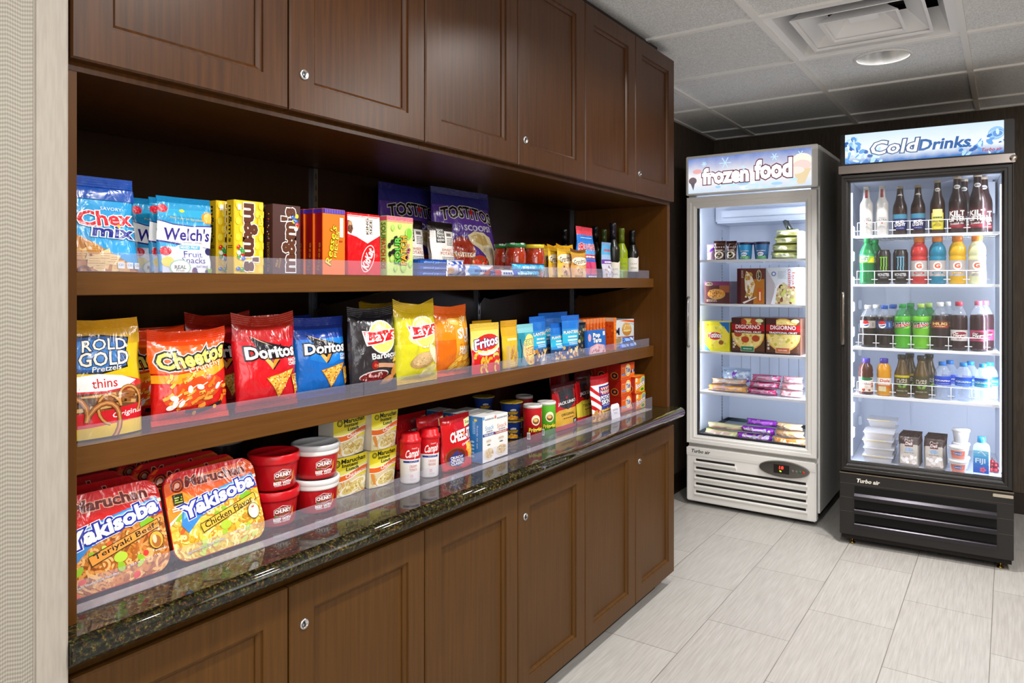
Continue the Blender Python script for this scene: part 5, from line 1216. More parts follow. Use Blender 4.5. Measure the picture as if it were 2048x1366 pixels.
def a_snack(c, txt, bar):
    def f(A):
        a = A.a; A.rect(0, .93 * a, .14, a, c); A.fine(.56, .93 * a, .74, .045 * a, '8a8e9c'); A.txt('Snack', .56, .74 * a, .72, .10 * a, c, .02, .05); A.fine(.56, .66 * a, .5, .035 * a, '8a8e9c'); A.rect(0, .56 * a, 1, .62 * a, bar); A.txt(txt, .5, .59 * a, .8, .035 * a, W_, b=.02)
        A.ell(.5, .45 * a, .22, .045 * a, 'dcd4c4'); A.txt('Bumble Bee', .5, .455 * a, .34, .03 * a, '8a2a1c'); A.fine(.5, .37 * a, .24, .03 * a, K_)
        A.ell(.52, .17 * a, .40, .13 * a, 'e6dfcf'); A.ell(.52, .18 * a, .36, .11 * a, 'd8c08c'); A.scatter(26, .2, .1 * a, .84, .26 * a, .03, .06, ['f0e6c8', 'c8a868', 'e6d4a0', 'b89058'])
    return f
def a_snside(c):
    def f(A):
        a = A.a; A.rect(0, 0, 1, a, c); A.txt('Ready to eat', .62, .55 * a, .5 * a, .14, 'c8dcf0', -PI / 2); A.lines(.3, .62 * a, .5, .9 * a, 8, 'a8c8e6'); A.ell(.5, .92 * a, .12, .03 * a, 'e0c050')
        for k in range(5): A.ell(.28, (.12 + k * .08) * a, .14, .025 * a, 'a8cce8')
    return f
for k in range(4):
    cx, wd = span(966, 990, 1.245); c2, w2 = span(993, 1020, 1.245)
    carton('snack_carton', ('white and blue tuna snack carton at the front' if k == 0 else 'blue sided tuna snack carton, %s behind the front one' % ('', 'first', 'second', 'third')[k]), 'snack carton', (cx, 1.272 + .054 * k, CZ + .0033), wd, .052, .134, 'ece9e6', a_snack('5a9ad0', 'TUNA SALAD', '1f3a8c'), a_snside('2f78bc'), None, group='tuna snack cartons', seed=130 + k)
    if k < 3: carton('snack_carton', ('white and red chicken snack carton at the front' if k == 0 else 'red sided chicken snack carton, %s behind the front one' % ('', 'first', 'second')[k]), 'snack carton', (c2, 1.279 + .054 * k, CZ + .0033), w2, .052, .128, 'ece9e6', a_snack('c87a6a', 'CHICKEN SALAD', '9a2a2c'), a_snside('c23a2c'), None, group='chicken snack cartons', seed=136 + k)
def a_mac(A):
    a = A.a; A.ell(.5, .80 * a, .2, .09 * a, W_); A.txt('Kraft', .5, .80 * a, .26, .08 * a, '1a3a9c', 0, 0, .02); A.ell(.5, .58 * a, .42, .16 * a, '6a4a1c'); A.txt('MACARONI', .5, .62 * a, .66, .09 * a, 'f2c83c', 0, 0, .02); A.txt('& CHEESE', .5, .52 * a, .56, .08 * a, 'f2c83c', 0, 0, .02)
    A.ell(.5, .18 * a, .42, .16 * a, 'e8a01c')
    for k in range(20): x, y, t = A.R.uniform(.15, .85), A.R.uniform(.06, .34) * a, A.R.uniform(0, 6); A.line([(x + .09 * math.cos(t + j * .4), y + .09 * math.sin(t + j * .4)) for j in range(6)], .05, A.R.choice(['f4bc2c', 'f8d05c', 'd88a14']), 2e-5)
def mac(label, x, y, z):
    r = root('macaroni_cup', label, 'pasta cup', (x, y, z), (0, 0, face_yaw(x, y) + .25), 'blue macaroni cups')
    MB().lathe([(0, .001), (.026, 0), (.0275, .002), (.0365, .058), (.0375, .059)], M('24408f', 'plastic'), 36).build('cup', r)
    q = MB(); q.lathe([(.0365, .0575), (.0405, .0585), (.0405, .0605), (.0365, .0612), (0, .0605)], M('d8b23c', 'film'), 36); q.box(-.007, .007, -.050, -.039, .0595, .0603, M('e8c428', 'film')); q.build('foil_lid', r)
    q = MB(); A = Art(.95, 'print', 9); a_mac(A); wrap_label(q, A, lambda z_: .0275 + .0092 * z_ / .058, 92, .002); q.build('label', r)
xm = X(1022, 1.385)
mac('blue macaroni cup at the bottom of its stack left of the red can', xm, 1.385, CZ + .0005); mac('blue macaroni cup on top of the stack left of the red can', xm, 1.385, CZ + .0625)
mac('blue macaroni cup alone behind the snack cartons', X(985, 1.49), 1.53, CZ + .0005); mac('blue macaroni cup stacked in the shade behind the snack cartons', X(985, 1.49), 1.53, CZ + .0625)
def a_prin(A):
    a = A.a; A.ell(.52, .66 * a, .26, .17 * a, 'f2e6c0'); A.ell(.52, .63 * a, .19, .10 * a, '7a4a24'); A.ell(.50, .66 * a, .13, .055 * a, 'e0b868')
    A.txt('Pringles', .54, .34 * a, .84, .17 * a, 'f0dc3c', .08, .15, .03, [(K_, .07)]); A.rect(.0, .04 * a, .2, .26 * a, W_)
    for k in range(6): A.rect(.02 + .028 * k, .07 * a, .034 + .028 * k, .23 * a, K_)
def can(label, u, y, col, lidc='e8e4de', art=True):
    x = X(u, y); R = .031; r = root('chip_can', label, 'chip can', (x, y, CZ + .0005), (0, 0, face_yaw(x, y) + .35), 'short potato crisp cans')
    MB().lathe([(0, .001), (R, 0), (R, .112)], M(col, 'print'), 36).build('can', r)
    MB().lathe([(R, .1115), (R * 1.04, .112), (R * 1.04, .118), (R * 1.01, .121), (R * .9, .1205), (R * .88, .118), (0, .118)], M(lidc, 'plastic'), 36).build('lid', r)
    q = MB(); A = Art(1.7, 'print', 11); a_prin(A); wrap_label(q, A, R, 110, .006); q.build('label', r)
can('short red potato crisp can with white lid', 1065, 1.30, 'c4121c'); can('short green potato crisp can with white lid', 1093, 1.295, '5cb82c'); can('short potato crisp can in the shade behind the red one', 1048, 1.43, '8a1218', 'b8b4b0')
def a_jerky(col, txt, yl):
    def f(A):
        a = A.a; A.rect(0, .88 * a, 1, a, '4a0f12'); A.txt('70 CAL', .2, .90 * a, .3, .04 * a, 'd83a3c'); A.lines(.6, .86 * a, .95, .92 * a, 2, 'd83a3c')
        A.rect(0, 0, 1, .46 * a, yl); A.poly([(0, .40 * a), (.35, .50 * a), (.3, .86 * a), (0, .86 * a)], 'c8161e'); A.rect(.7, .5 * a, 1, .86 * a, 'c8202a'); A.rect(0, 0, 1, .10 * a, 'b8202a')
        A.poly([(.22, .90 * a), (.88, .92 * a), (.90, .56 * a), (.58, .44 * a), (.26, .54 * a)], '2a2426'); A.poly([(.5, .80 * a), (.56, .70 * a), (.66, .82 * a), (.60, .76 * a), (.56, .74 * a)], 'b8202a'); A.ell(.56, .72 * a, .05, .03 * a, 'b8202a')
        A.txt("JACK LINK'S", .58, .61 * a, .80, .09 * a, W_, .02, .1, .03, [(K_, .06)]); A.txt(txt, .55, .34 * a, .56, .06 * a, K_, 0, 0, .01); A.lines(.35, .24 * a, .8, .28 * a, 1, '5a3a1c'); A.rect(.74, .06 * a, .98, .20 * a, '241c1c'); A.txt('100', .86, .14 * a, .16, .06 * a, W_, b=.02)
    return f
cx, wd = span(1108, 1154, 1.31)
bag('jerky_bag', 'yellow and red beef jerky bag with black badge, original flavor, beside the green can', 'jerky bag', (cx, 1.315, CZ + .001), wd, .162, .032, 'b0121a', a_jerky('', 'ORIGINAL', 'd8a838'), 'stand', 0, .05, 'beef jerky bags', '40080c', seed=141, top=.93, pin=.0)
cx, wd = span(1155, 1190, 1.33)
bag('jerky_bag', 'taller teriyaki beef jerky bag with clear hanging top', 'jerky bag', (cx, 1.335, CZ + .001), wd, .192, .030, 'b0121a', a_jerky('', 'TERIYAKI', 'd8c840'), 'stand', .05, .05, 'beef jerky bags', '3a0a0e', seed=142, top=.86, pin=.0)
cx, wd = span(1120, 1160, 1.38)
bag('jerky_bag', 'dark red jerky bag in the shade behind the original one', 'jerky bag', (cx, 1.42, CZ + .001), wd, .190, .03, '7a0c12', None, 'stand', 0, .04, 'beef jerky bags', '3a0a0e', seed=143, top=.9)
def a_fri(A):
    a = A.a; A.rect(0, 0, 1, a, W_); A.rect(0, .86 * a, 1, a, 'c4121c')
    for k in range(5): A.poly([(0, (.86 - .22 * k) * a), (.55, (.56 - .22 * k) * a), (.55, (.46 - .22 * k) * a), (0, (.76 - .22 * k) * a)], 'c4121c')
    A.rect(0, 0, 1, .20 * a, 'b8803c'); A.scatter(40, 0, 0, 1, .26 * a, .05, .09, ['c89048', 'e0b470', '8a5424', 'a86a30'], .7)
    A.poly([(.36, .26 * a), (1, .26 * a), (1, .82 * a), (.36, .82 * a)], '24308c'); A.poly([(.42, .62 * a), (.96, .62 * a), (.96, .78 * a), (.42, .78 * a)], W_)
    for k in range(5): A.line([(.42 + k * .11, .78 * a), (.48 + k * .11, .70 * a)], .05, 'd01a24'); A.line([(.42 + k * .11, .62 * a), (.48 + k * .11, .66 * a)], .05, 'd01a24')
    A.txt('FRIDAYS', .69, .70 * a, .42, .05 * a, '2a3a2c', b=.02); A.txt('POTATO', .68, .54 * a, .58, .085 * a, W_, 0, 0, .04); A.txt('SKINS', .68, .43 * a, .58, .10 * a, W_, 0, 0, .04); A.lines(.45, .34 * a, .9, .37 * a, 1, 'c8d0f0'); A.rect(.36, .16 * a, 1, .25 * a, 'e0b848'); A.fine(.68, .205 * a, .52, .05 * a, '5a3a10')
cx, wd = span(1189, 1226, 1.27)
bag('potato_skin_bag', 'red and white striped potato snack bag with blue panel', 'chip bag', (cx, 1.283, CZ + .001), wd, .168, .035, 'c4121c', a_fri, 'stand', .04, .05, seal='b8101a', seed=145, top=.93, pin=.0, ears=.004)
def a_card(A):
    a = A.a; A.ring(.5, .55 * a, .27, .285, 'b8b4c0', 24, .5); A.fine(.5, .62 * a, .62, .12 * a, 'a8a4b4'); A.lines(.3, .3 * a, .7, .46 * a, 2, 'a8a4b4')
cx, wd = span(1223, 1239, 1.25)
mb = MB(); mb.prism([(-wd / 2, 0), (wd / 2, 0), (wd / 2 * .98, .048), (wd / 2 * .7, .056), (-wd / 2 * .7, .056), (-wd / 2 * .98, .046)], 0, .0012, M('f0eef2', 'print'), 'Y'); A = Art(.8, 'print'); a_card(A); A.lay(mb, lambda px, py, o: Vector(((px - .5) * wd * .94, -o, .003 + py * wd * .9)))
o = mb.build('counter_card', recalc=False); o.location = (cx, 1.247, CZ + .0005); o.rotation_euler = (-.12, 0, -.03); tag(o, 'small white printed card standing before the orange detergent boxes', 'card')
def a_tide(A):
    a = A.a; A.rect(0, .80 * a, 1, a, 'd84418'); A.rect(.0, .24 * a, 1, .42 * a, 'ef8a2c'); A.rect(.04, .26 * a, .5, .40 * a, '2a348c'); A.lines(.06, .28 * a, .40, .38 * a, 3, 'c8d0f0'); A.poly([(.7, .32 * a), (1, .38 * a), (1, .56 * a), (.72, .46 * a)], '2a348c'); A.ell(.86, .44 * a, .04, .06, W_)
    A.ell(.50, .56 * a, .20, .38 * a, 'f0e6b0'); A.ell(.50, .56 * a, .18, .34 * a, 'f2c02c'); A.ell(.5, .56 * a, .145, .27 * a, 'f6e8d8'); A.txt('Tide', .5, .57 * a, .29, .30 * a, '1f2f8c', .1, .15, .03, [(W_, .06)]); A.lines(.06, .72 * a, .25, .78 * a, 1, 'f0b080'); A.lines(.06, .08 * a, .6, .16 * a, 1, 'b04a10')
def a_tside(A):
    a = A.a; A.rect(0, 0, 1, a, 'a31a0e'); A.ell(.5, .26 * a, .30, .22 * a, 'd88a2c'); A.ell(.5, .26 * a, .25, .18 * a, '2a1a20'); A.ell(.5, .26 * a, .1, .08 * a, 'c85a2c')
cx, wd = span(1243, 1270, 1.28)
for c_ in range(3):
    for k in range(3):
        carton('detergent_box', '%s orange laundry detergent box in the %s stack' % (('lowest', 'middle', 'topmost')[k], ('front', 'second', 'rear')[c_]), 'detergent box', (cx - .002 * k, 1.309 + .0585 * c_, CZ + .0005 + .0655 * k), wd, .057, .065, 'e2601a', a_tide, a_tside, None, group='orange detergent boxes', seed=150 + k + 3 * c_)
def a_bnc(A):
    a = A.a; A.rect(0, .86 * a, 1, a, 'c8501c'); A.rect(.04, .66 * a, .24, .9 * a, 'f2e2b0'); A.ell(.80, .62 * a, .30, .34 * a, 'c8cc4a'); A.ell(.82, .64 * a, .2, .24 * a, '8aa4b0'); A.txt('Bounce', .50, .48 * a, .86, .32 * a, W_, .2, .1, .03, [('d0561c', .09)]); A.ell(.72, .16 * a, .24, .15 * a, 'dfe050'); A.ell(.72, .16 * a, .18, .10 * a, '4a8a1c'); A.lines(.08, .06 * a, .4, .14 * a, 1, 'b85a1c')
cx, wd = span(1272, 1291, 1.262)
for k, nm in enumerate(('lower', 'upper')):
    carton('dryer_sheet_box', 'orange and green dryer sheet box, the %s of two at the right end' % nm, 'dryer sheet box', (cx - .008 * k, 1.285, CZ + .0005 + .0685 * k), wd, .045, .068, 'f0942a', a_bnc, a_tside, None, group='orange and green dryer sheet boxes', seed=160 + k)

# ================================================================ the two upright glass door refrigerators
class Frame:
    """local axes of a refrigerator: x to its right, y into it, z up, origin at the middle of its front foot"""
    def __init__(s, cx, cy, yaw):
        s.o = Vector((cx, cy, 0)); s.yaw = math.radians(yaw)
        s.ex = Vector((math.cos(s.yaw), math.sin(s.yaw), 0)); s.ey = Vector((-math.sin(s.yaw), math.cos(s.yaw), 0))
    def W(s, x, y, z): return s.o + s.ex * x + s.ey * y + Vector((0, 0, z))
    def L(s, u, v, y=0.0):
        r = ray(u, v); p = s.o + s.ey * y; t = p.dot(s.ey) / Vector((r.x, r.y, 0)).dot(s.ey)
        w_ = Vector((r.x, r.y, 0)) * t - s.o; return w_.dot(s.ex), EYE + r.z * t
FZ, DK = Frame(3.97, 1.17, -90), Frame(3.8225, .3275, -86.3)
mGlass = clear('cooler_door_glass', (.98, .985, 1), 0, ior=1.5, rough=.01)
def sign_mat(name, top, mid, low, s, cx=.0, hz=.09):
    m, nt, p, o = newmat(name); L = nt.links.new
    tc = node(nt, 'ShaderNodeTexCoord'); sp = node(nt, 'ShaderNodeSeparateXYZ'); L(tc.outputs['Object'], sp.inputs[0])
    r = node(nt, 'ShaderNodeMapRange'); r.inputs[1].default_value = -hz; r.inputs[2].default_value = hz; L(sp.outputs['Z'], r.inputs[0])
    n1 = node(nt, 'ShaderNodeTexNoise', Scale=16.0, Detail=3.0); L(tc.outputs['Object'], n1.inputs['Vector'])
    md = node(nt, 'ShaderNodeMath', operation='MULTIPLY_ADD'); md.inputs[1].default_value = .22; L(n1.outputs['Fac'], md.inputs[0]); 
    ad = node(nt, 'ShaderNodeMath', operation='SUBTRACT'); ad.inputs[1].default_value = .11; L(r.outputs[0], md.inputs[2]); L(md.outputs[0], ad.inputs[0])
    cr = node(nt, 'ShaderNodeValToRGB'); e = cr.color_ramp.elements; e[0].position = .0; e[0].color = lin(low); e[1].position = 1; e[1].color = lin(top)
    q = e.new(.5); q.color = lin(mid); q = e.new(.3); q.color = lin(mid)
    L(ad.outputs[0], cr.inputs[0]); p.inputs['Base Color'].default_value = (.03, .03, .03, 1); L(cr.outputs[0], p.inputs['Emission Color']); p.inputs['Emission Strength'].default_value = s; p.inputs['Roughness'].default_value = .15
    return m
def fridge(fr, name, label, wd, col, inner, sign, art_sign, geo, shelves):
    r = root(name, label, 'refrigerator', fr.o, (0, 0, fr.yaw))
    mO, mI = M(col, 'paint'), inner; h2, dp, top = wd / 2, .70, 1.99
    gx0, gx1, gz0, gz1 = geo['glass']; hz = geo['head']; dz0, dz1 = geo['door']; sx0, sx1, sz0, sz1 = geo['sign']
    b = MB()                                                                       # insulated case, open at the front
    ix, iz0, iz1 = .315, .385, 1.776
    b.box(-h2, -ix, .05, dp, .06, top, mO); b.box(ix, h2, .05, dp, .06, top, mO); b.box(-ix, ix, dp - .05, dp, .06, top, mO); b.box(-ix, ix, .05, dp - .05, iz1 + .02, top, mO); b.box(-ix, ix, .05, dp - .05, .06, iz0 - .02, mO)
    b.build('case', r)
    b = MB(); e = .0006; ix -= .003
    for f in ([(-ix, .05, iz0), (-ix, dp - .052, iz0), (-ix, dp - .052, iz1), (-ix, .05, iz1)], [(ix, .05, iz0), (ix, .05, iz1), (ix, dp - .052, iz1), (ix, dp - .052, iz0)], [(-ix, dp - .052, iz0), (ix, dp - .052, iz0), (ix, dp - .052, iz1), (-ix, dp - .052, iz1)]): b.faces(f, [[0, 1, 2, 3]], mI)
    b.box(-ix + e, ix - e, .05, dp - .053, iz0 - .018, iz0, mI); b.box(-ix + e, ix - e, .05, dp - .053, iz1, iz1 + .018, mI)
    if geo['white']:
        for k in range(9): b.box(-.235 + .058 * k - .0012, -.235 + .058 * k + .0012, dp - .0535, dp - .0525, .62, 1.38, M('8a93a4', 'paint'))
        b.box(-ix + .003, ix - .003, .36, dp - .055, 1.63, iz1 - .001, mI, .01)
        for yy in (.10, .50):
            for k in range(60): b.box(-ix + .0005, -ix + .0022, yy - .003, yy + .003, .42 + .019 * k, .432 + .019 * k, M('5a5f68', 'paint'))
        b.box(-ix + .0003, -ix + .0012, .095 - .012, .095 + .012, .40, 1.6, M('cfd4da', 'metal')); b.box(-ix + .0003, -ix + .0012, .488, .512, .40, 1.6, M('cfd4da', 'metal'))
    else:
        for k in range(9):
            for yy in (.09, .46): b.box(-ix, -ix + .016, yy, yy + .055, .50 + .125 * k, .55 + .125 * k, mI, .004)
        for k in range(4): b.box(-.2 + .13 * k, -.19 + .13 * k, dp - .056, dp - .052, .5, 1.7, mI)
        b.box(.16, .30, .40, dp - .055, 1.60, iz1 - .001, mI, .01)
    b.build('liner', r)
    b = MB(); b.box(-h2, h2, 0, .05, hz, top, mO, .004); b.build('header', r)
    q = MB(); q.box(sx0, sx1, -.0035, .0, sz0, sz1, sign, .001); so = q.build('lit_sign', r)
    off = Vector(((sx0 + sx1) / 2, 0, (sz0 + sz1) / 2)); so.data.transform(Matrix.Translation(-off)); so.location = off
    q = MB(); A = Art((sz1 - sz0) / (sx1 - sx0)); A.em = geo['glow']; A.off = .0002; art_sign(A)
    A.lay(q, lambda x, y, o: Vector(((x - .5) * (sx1 - sx0), -.0036 - o, y * (sx1 - sx0) - (sz1 - sz0) / 2))); q.build('sign_print', so, recalc=False)
    d = MB()                                                                       # door frame with stepped mouldings
    def loop(x0, x1, z0, z1, y): return [(x0, y, z0), (x1, y, z0), (x1, y, z1), (x0, y, z1)]
    X0, X1 = -h2 + .003, h2 - .006; st = (gx0 - X0)
    rg = [loop(X0, X1, dz0, dz1, .046), loop(X0, X1, dz0, dz1, .004), loop(X0 + .004, X1 - .004, dz0 + .004, dz1 - .004, 0)]
    for t, y in ((.45, 0), (.5, .003), (.78, .003), (.84, .007), (1, .010), (1, .046)): rg.append(loop(X0 + (gx0 - X0) * t, X1 + (gx1 - X1) * t, dz0 + (gz0 - dz0) * t, dz1 + (gz1 - dz1) * t, y))
    vs = [v for l in rg for v in l]; fs = []; n = len(rg)
    for k in range(n):
        for i in range(4): fs.append([4 * k + i, 4 * k + (i + 1) % 4, 4 * ((k + 1) % n) + (i + 1) % 4, 4 * ((k + 1) % n) + i])
    d.faces(vs, fs, mO); door = d.build('door', r)
    g = MB(); g.box(gx0 + .0005, gx1 - .0005, .016, .020, gz0 + .0005, gz1 - .0005, mGlass); g.build('glass_pane', door)
    g = MB(); mk = M('3a3a3d', 'plastic') if geo['white'] else M('141110', 'plastic')
    g.box(gx0 + .0005, gx0 + .012, .021, .034, gz0 + .012, gz1 - .001, mk); g.box(gx0 + .0005, gx1 - .0005, .021, .034, gz0 + .0005, gz0 + .0115, mk); g.build('gasket', door)
    hx, hz0, hz1 = geo['handle']; g = MB(); mh = M('b4b4b6', 'metal') if geo['white'] else M('8a8279', 'metal'); hr = .008
    pts = [(hx, -.002, hz0)] + [(hx, -.018 - .006 * math.sin(PI * k / 8), hz0 + .012 + (hz1 - hz0 - .024) * k / 8) for k in range(9)] + [(hx, -.002, hz1)]
    g.tube(pts, hr, mh, 10); g.build('handle', door)
    for i, z in enumerate(shelves):
        s = MB(); ms = M('eef0f2', 'paint'); s.box(-.305, .300, .055, .062, z - .014, z - .001, ms, .001); s.box(-.305, .300, .56, .566, z - .008, z - .002, ms)
        for k in range(28): s.box(-.302 + .0222 * k, -.2995 + .0222 * k, .062, .56, z - .0045, z - .002, ms)
        for yy in (.2, .38): s.box(-.305, .30, yy, yy + .005, z - .008, z - .0048, ms)
        if geo['white']: s.box(-.30, .30, .063, .55, z - .0018, z - .0012, clear('wire_shelf_mat', (.97, .98, 1), .5, (.9, .92, .96)))
        else: s.box(-.30, .30, .063, .55, z - .0018, z - .0012, clear('shelf_mat', (.97, .98, 1), .6, (.9, .92, .96)))
        s.build('shelf', r)
    for sx in (-1, 1):
        g = MB(); g.box(sx * .306 - .006, sx * .306 + .006, .0525, .066, .42, 1.71, EM('eaf2ff', 4.0 if sx > 0 else 1.3)); g.build('light_tube', r)
    return r, door
mLinW = M('dde3f0', 'paint')
def a_frozen(A):
    a = A.a
    for cx, cy, s_ in ((.32, .80, .05), (.14, .82, .022), (.72, .84, .03), (.92, .84, .03), (.47, .62, .02)):
        for k in range(3): t = PI * k / 3; A.line([(cx - s_ * math.cos(t), cy * a - s_ * math.sin(t)), (cx + s_ * math.cos(t), cy * a + s_ * math.sin(t))], .007, 'b8d8f4')
    A.ell(.93, .68 * a, .075, .055, 'f4ecd0'); A.ell(.93, .54 * a, .07, .045, 'f0c8c0'); A.poly([(.86, .45 * a), (1.0, .45 * a), (.95, .05 * a), (.90, .05 * a)], 'd8c49c'); A.ell(.88, .42 * a, .07, .03, 'f0d8d0')
    A.ell(.04, .36 * a, .035, .03, '6a5a60'); A.poly([(.02, .3 * a), (.06, .3 * a), (.045, .08 * a)], '5a5468'); A.ell(.08, .62 * a, .04, .02, 'd8a0a0')
    for i in range(26): A.ell(A.R.uniform(.2, .9), A.R.uniform(.0, .2) * a, A.R.uniform(.02, .05), .012, A.R.choice(['b8d8f0', '9cc4e6', 'dcecf8', 'c8d8ee']), up=1e-5)
    A.txt('frozen', .32, .46 * a, .38, .42 * a, 'ffffff', .0, 0, .05, [('5c2436', .095)]); A.txt('food', .71, .52 * a, .28, .48 * a, 'ffffff', .0, 0, .05, [('5c2436', .095)])
mSignF = sign_mat('backlit_frozen_sign', '6a86cc', 'f6f2f4', 'd4e4f4', 1.0, hz=.10)
fzr, fdoor = fridge(FZ, 'upright_freezer', 'white upright glass door freezer with lit frozen food sign', .712, 'eceae6', mLinW, mSignF, a_frozen,
    dict(glass=(-.297, .293, .40, 1.693), head=1.768, door=(.353, 1.756), sign=(-.34, .325, 1.778, 1.974), white=True, glow=1.25, handle=(-.338, .905, 1.185)), (1.400, 1.150, .877, .645))
g = MB(); mF = M('eceae6', 'paint'); mS = M('241f1c', 'matte')                       # lower grille with slanted louvres
g.box(-.352, .348, .0, .05, .024, .332, mF, .006)
for k in range(5):
    z = .268 - .045 * k
    for x0, x1 in ((-.295, -.075),) if k == 0 else ((-.295, .298),):
        g.box(x0, x1, -.0012, .001, z - .012, z, mS)
        g.prism([(-.0005, z - .013), (-.010, z - .016), (-.010, z - .022), (-.0005, z - .034)], x0 - .008, x1 + .008, mF, 'X')
g.prism([(-.0035, .329), (-.0035, .300), (-.002, .285), (0, .285), (0, .329)], -.35, .346, mF, 'X')
g.build('grille', fzr)
q = MB(); A = Art(.2, 'print'); A.off = .0002; A.txt('Turbo air', .5, .1, .94, .16, '26262a', 0, .22, .025); A.lay(q, lambda x, y, o: Vector((-.325 + x * .115, -.0036 - o, .300 + y * .115))); q.build('name_print', fzr, recalc=False)
q = MB(); N = 40; cx_, cz_ = .187, .278
q.faces([(cx_ + .125 * math.cos(2 * PI * k / N), -.013, cz_ + .041 * math.sin(2 * PI * k / N)) for k in range(N)] + [(cx_ + .13 * math.cos(2 * PI * k / N), -.002, cz_ + .045 * math.sin(2 * PI * k / N)) for k in range(N)], [list(range(N))[::-1]] + [[k, (k + 1) % N, N + (k + 1) % N, N + k] for k in range(N)], M('8d8a86', 'metal'))
cp = q.build('control_panel', fzr)
q = MB(); q.box(cx_ - .05, cx_ + .03, -.0136, -.0128, cz_ - .022, cz_ + .024, M('1c1614', 'plastic')); A = Art(1, 'print'); A.em = 3.0; A.txt('18', .5, .66, .42, .32, 'ff2a1c', 0, .1, .03); A.star(.4, .28, .04, .12, 6, 'a8e02c'); A.lay(q, lambda x, y, o: Vector((cx_ - .035 + x * .05, -.0138 - o, cz_ - .024 + y * .05)))
for k, c_ in enumerate(('6a6660', '6a6660', '2a6a4a', 'c83a1c')): q.lathe([(0, -.0145), (.007, -.0142), (.0075, -.0128)], M(c_, 'plastic'), 14, (cx_ + .047 + .018 * k, 0, cz_ - .002), ax='Y')
q.build('display', cp)
g = MB(); g.box(-.33, .33, .03, .66, .012, .06, mS)
g.build('base', fzr)
for sx in (-.29, .29):
    for yy in (.09, .6): MB().lathe([(0, 0), (.02, 0), (.02, .008), (.01, .012), (.01, .03)], M('2a2624', 'matte'), 16, (sx, yy, 0)).build('foot', fzr)
q = MB(); q.box(-.25, .26, .30, .42, 1.66, 1.70, mLinW, .004); q.tube([(.085, .40, 1.66), (.115, .37, 1.60), (.135, .36, 1.57)], .016, M('8d8d84', 'metal'), 10); q.tube([(.135, .36, 1.575), (.137, .358, 1.55)], .020, M('2c2a2c', 'plastic'), 10); q.build('fan_unit', fzr)
q = MB(); A = Art(1.6, 'print'); A.off = .0004; A.rect(0, 0, 1, 1.6, 'b9c4cc'); A.lines(.1, .1, .9, 1.5, 12, '6a7884'); A.lay(q, lambda x, y, o: Vector((-.3145 + o, .12 + x * .085, 1.50 + y * .085))); A = Art(.2, 'print'); A.off = .0004; A.rect(0, 0, 1, .2, 'b03a4c'); A.lines(.05, .05, .95, .15, 1, 'e8d8dc'); A.lay(q, lambda x, y, o: Vector((-.3145 + o, .27 + x * .12, 1.565 + y * .12))); q.build('notice_sticker', fzr, recalc=False)
q = MB(); q.box(-.304, .300, .10, .60, .386, .3875, M('a9b2b6', 'paint'))
for x0, x1, y0, y1 in ((-.304, .300, .60, .604), (-.308, -.304, .1, .6), (.300, .304, .1, .6)): q.box(x0, x1, y0, y1, .386, .41, M('5c666c', 'metal'))
q.build('drip_tray', fzr)

def a_cold(A):
    a = A.a
    A.ell(.955, .62 * a, .05, .045, '8abcea', .5); A.ell(.965, .62 * a, .03, .026, '5a90d0', .5); A.ring(.955, .6 * a, .038, .043, 'c4dcf6', ky=.6)
    for i in range(70):
        x = A.R.choice([A.R.uniform(0, .10), A.R.uniform(0, .25), A.R.uniform(.72, 1)]); A.ell(x, A.R.uniform(.0, .42 if .1 < x < .9 else .85) * a, A.R.uniform(.008, .03), A.R.uniform(.005, .016), A.R.choice(['2f74c4', '7fb8ea', 'a8d4f4', '1f5aa8', 'c8e4f8', '5a9cdc']), A.R.uniform(0, 3), 7, 1e-5)
    A.line([(.06, .8 * a), (.075, .3 * a)], .012, 'c8e0f4')
    A.txt('Cold', .33, .47 * a, .30, .42 * a, 'ffffff', .0, .2, .02, [('1d4a78', .075)]); A.txt('Drinks', .65, .44 * a, .31, .34 * a, '1d5a9c', .0, .2, .03)
    A.txt('Turbo air', .93, .13 * a, .12, .10 * a, 'a81c3c', 0, .25, .02)
mSignD = sign_mat('backlit_cold_sign', 'd4eafc', 'f0f7fe', '2a72c0', 1.0, hz=.07)
dkr, ddoor = fridge(DK, 'drinks_cooler', 'black upright glass door drinks cooler with lit cold drinks sign', .70, '130f0c', mLinW, mSignD, a_cold,
    dict(glass=(-.318, .304, .392, 1.757), head=1.795, door=(.353, 1.793), sign=(-.328, .311, 1.843, 1.986), white=False, glow=1.15, handle=(-.336, .965, 1.225)), (1.500, 1.263, .955, .722))
g = MB(); g.box(-.357, .352, -.006, .0, 1.797, 1.836, M('a79d98', 'metal'), .002); g.lathe([(0, -.012), (.014, -.010), (.016, 0)], M('d8d0c8', 'metal'), 12, (.345, 0, 1.815), ax='Y'); g.build('trim_strip', dkr)
g = MB(); mK2, mGl = M('130f0c', 'paint'), M('3c3a3e', 'metal')
g.box(-.352, .347, .0, .05, .048, .350, mK2, .003)
for k in range(3):
    z = .262 - .068 * k
    g.box(-.287, .285, -.001, .001, z - .012, z + .026, M('060505', 'matte')); g.prism([(-.001, z - .010), (-.014, z - .020), (-.016, z - .036), (-.001, z - .040)], -.287, .285, mGl, 'X'); g.box(-.352, .347, -.0008, 0, z + .034, z + .0352, M('4a423c', 'paint'))
g.box(-.352, .347, -.004, 0, .345, .350, M('8a7c6c', 'metal'))
g.build('grille', dkr)
q = MB(); q.box(.27, .345, -.006, -.001, .322, .336, M('c8bfae', 'metal'), .001); q.build('hinge_plate', dkr)
q = MB(); A = Art(.2, 'print'); A.off = .0002; A.txt('Turbo air', .5, .1, .94, .17, 'dcd6cc', 0, .22, .04); A.lay(q, lambda x, y, o: Vector((-.280 + x * .105, -.0008 - o, .305 + y * .105))); q.build('name_print', dkr, recalc=False)
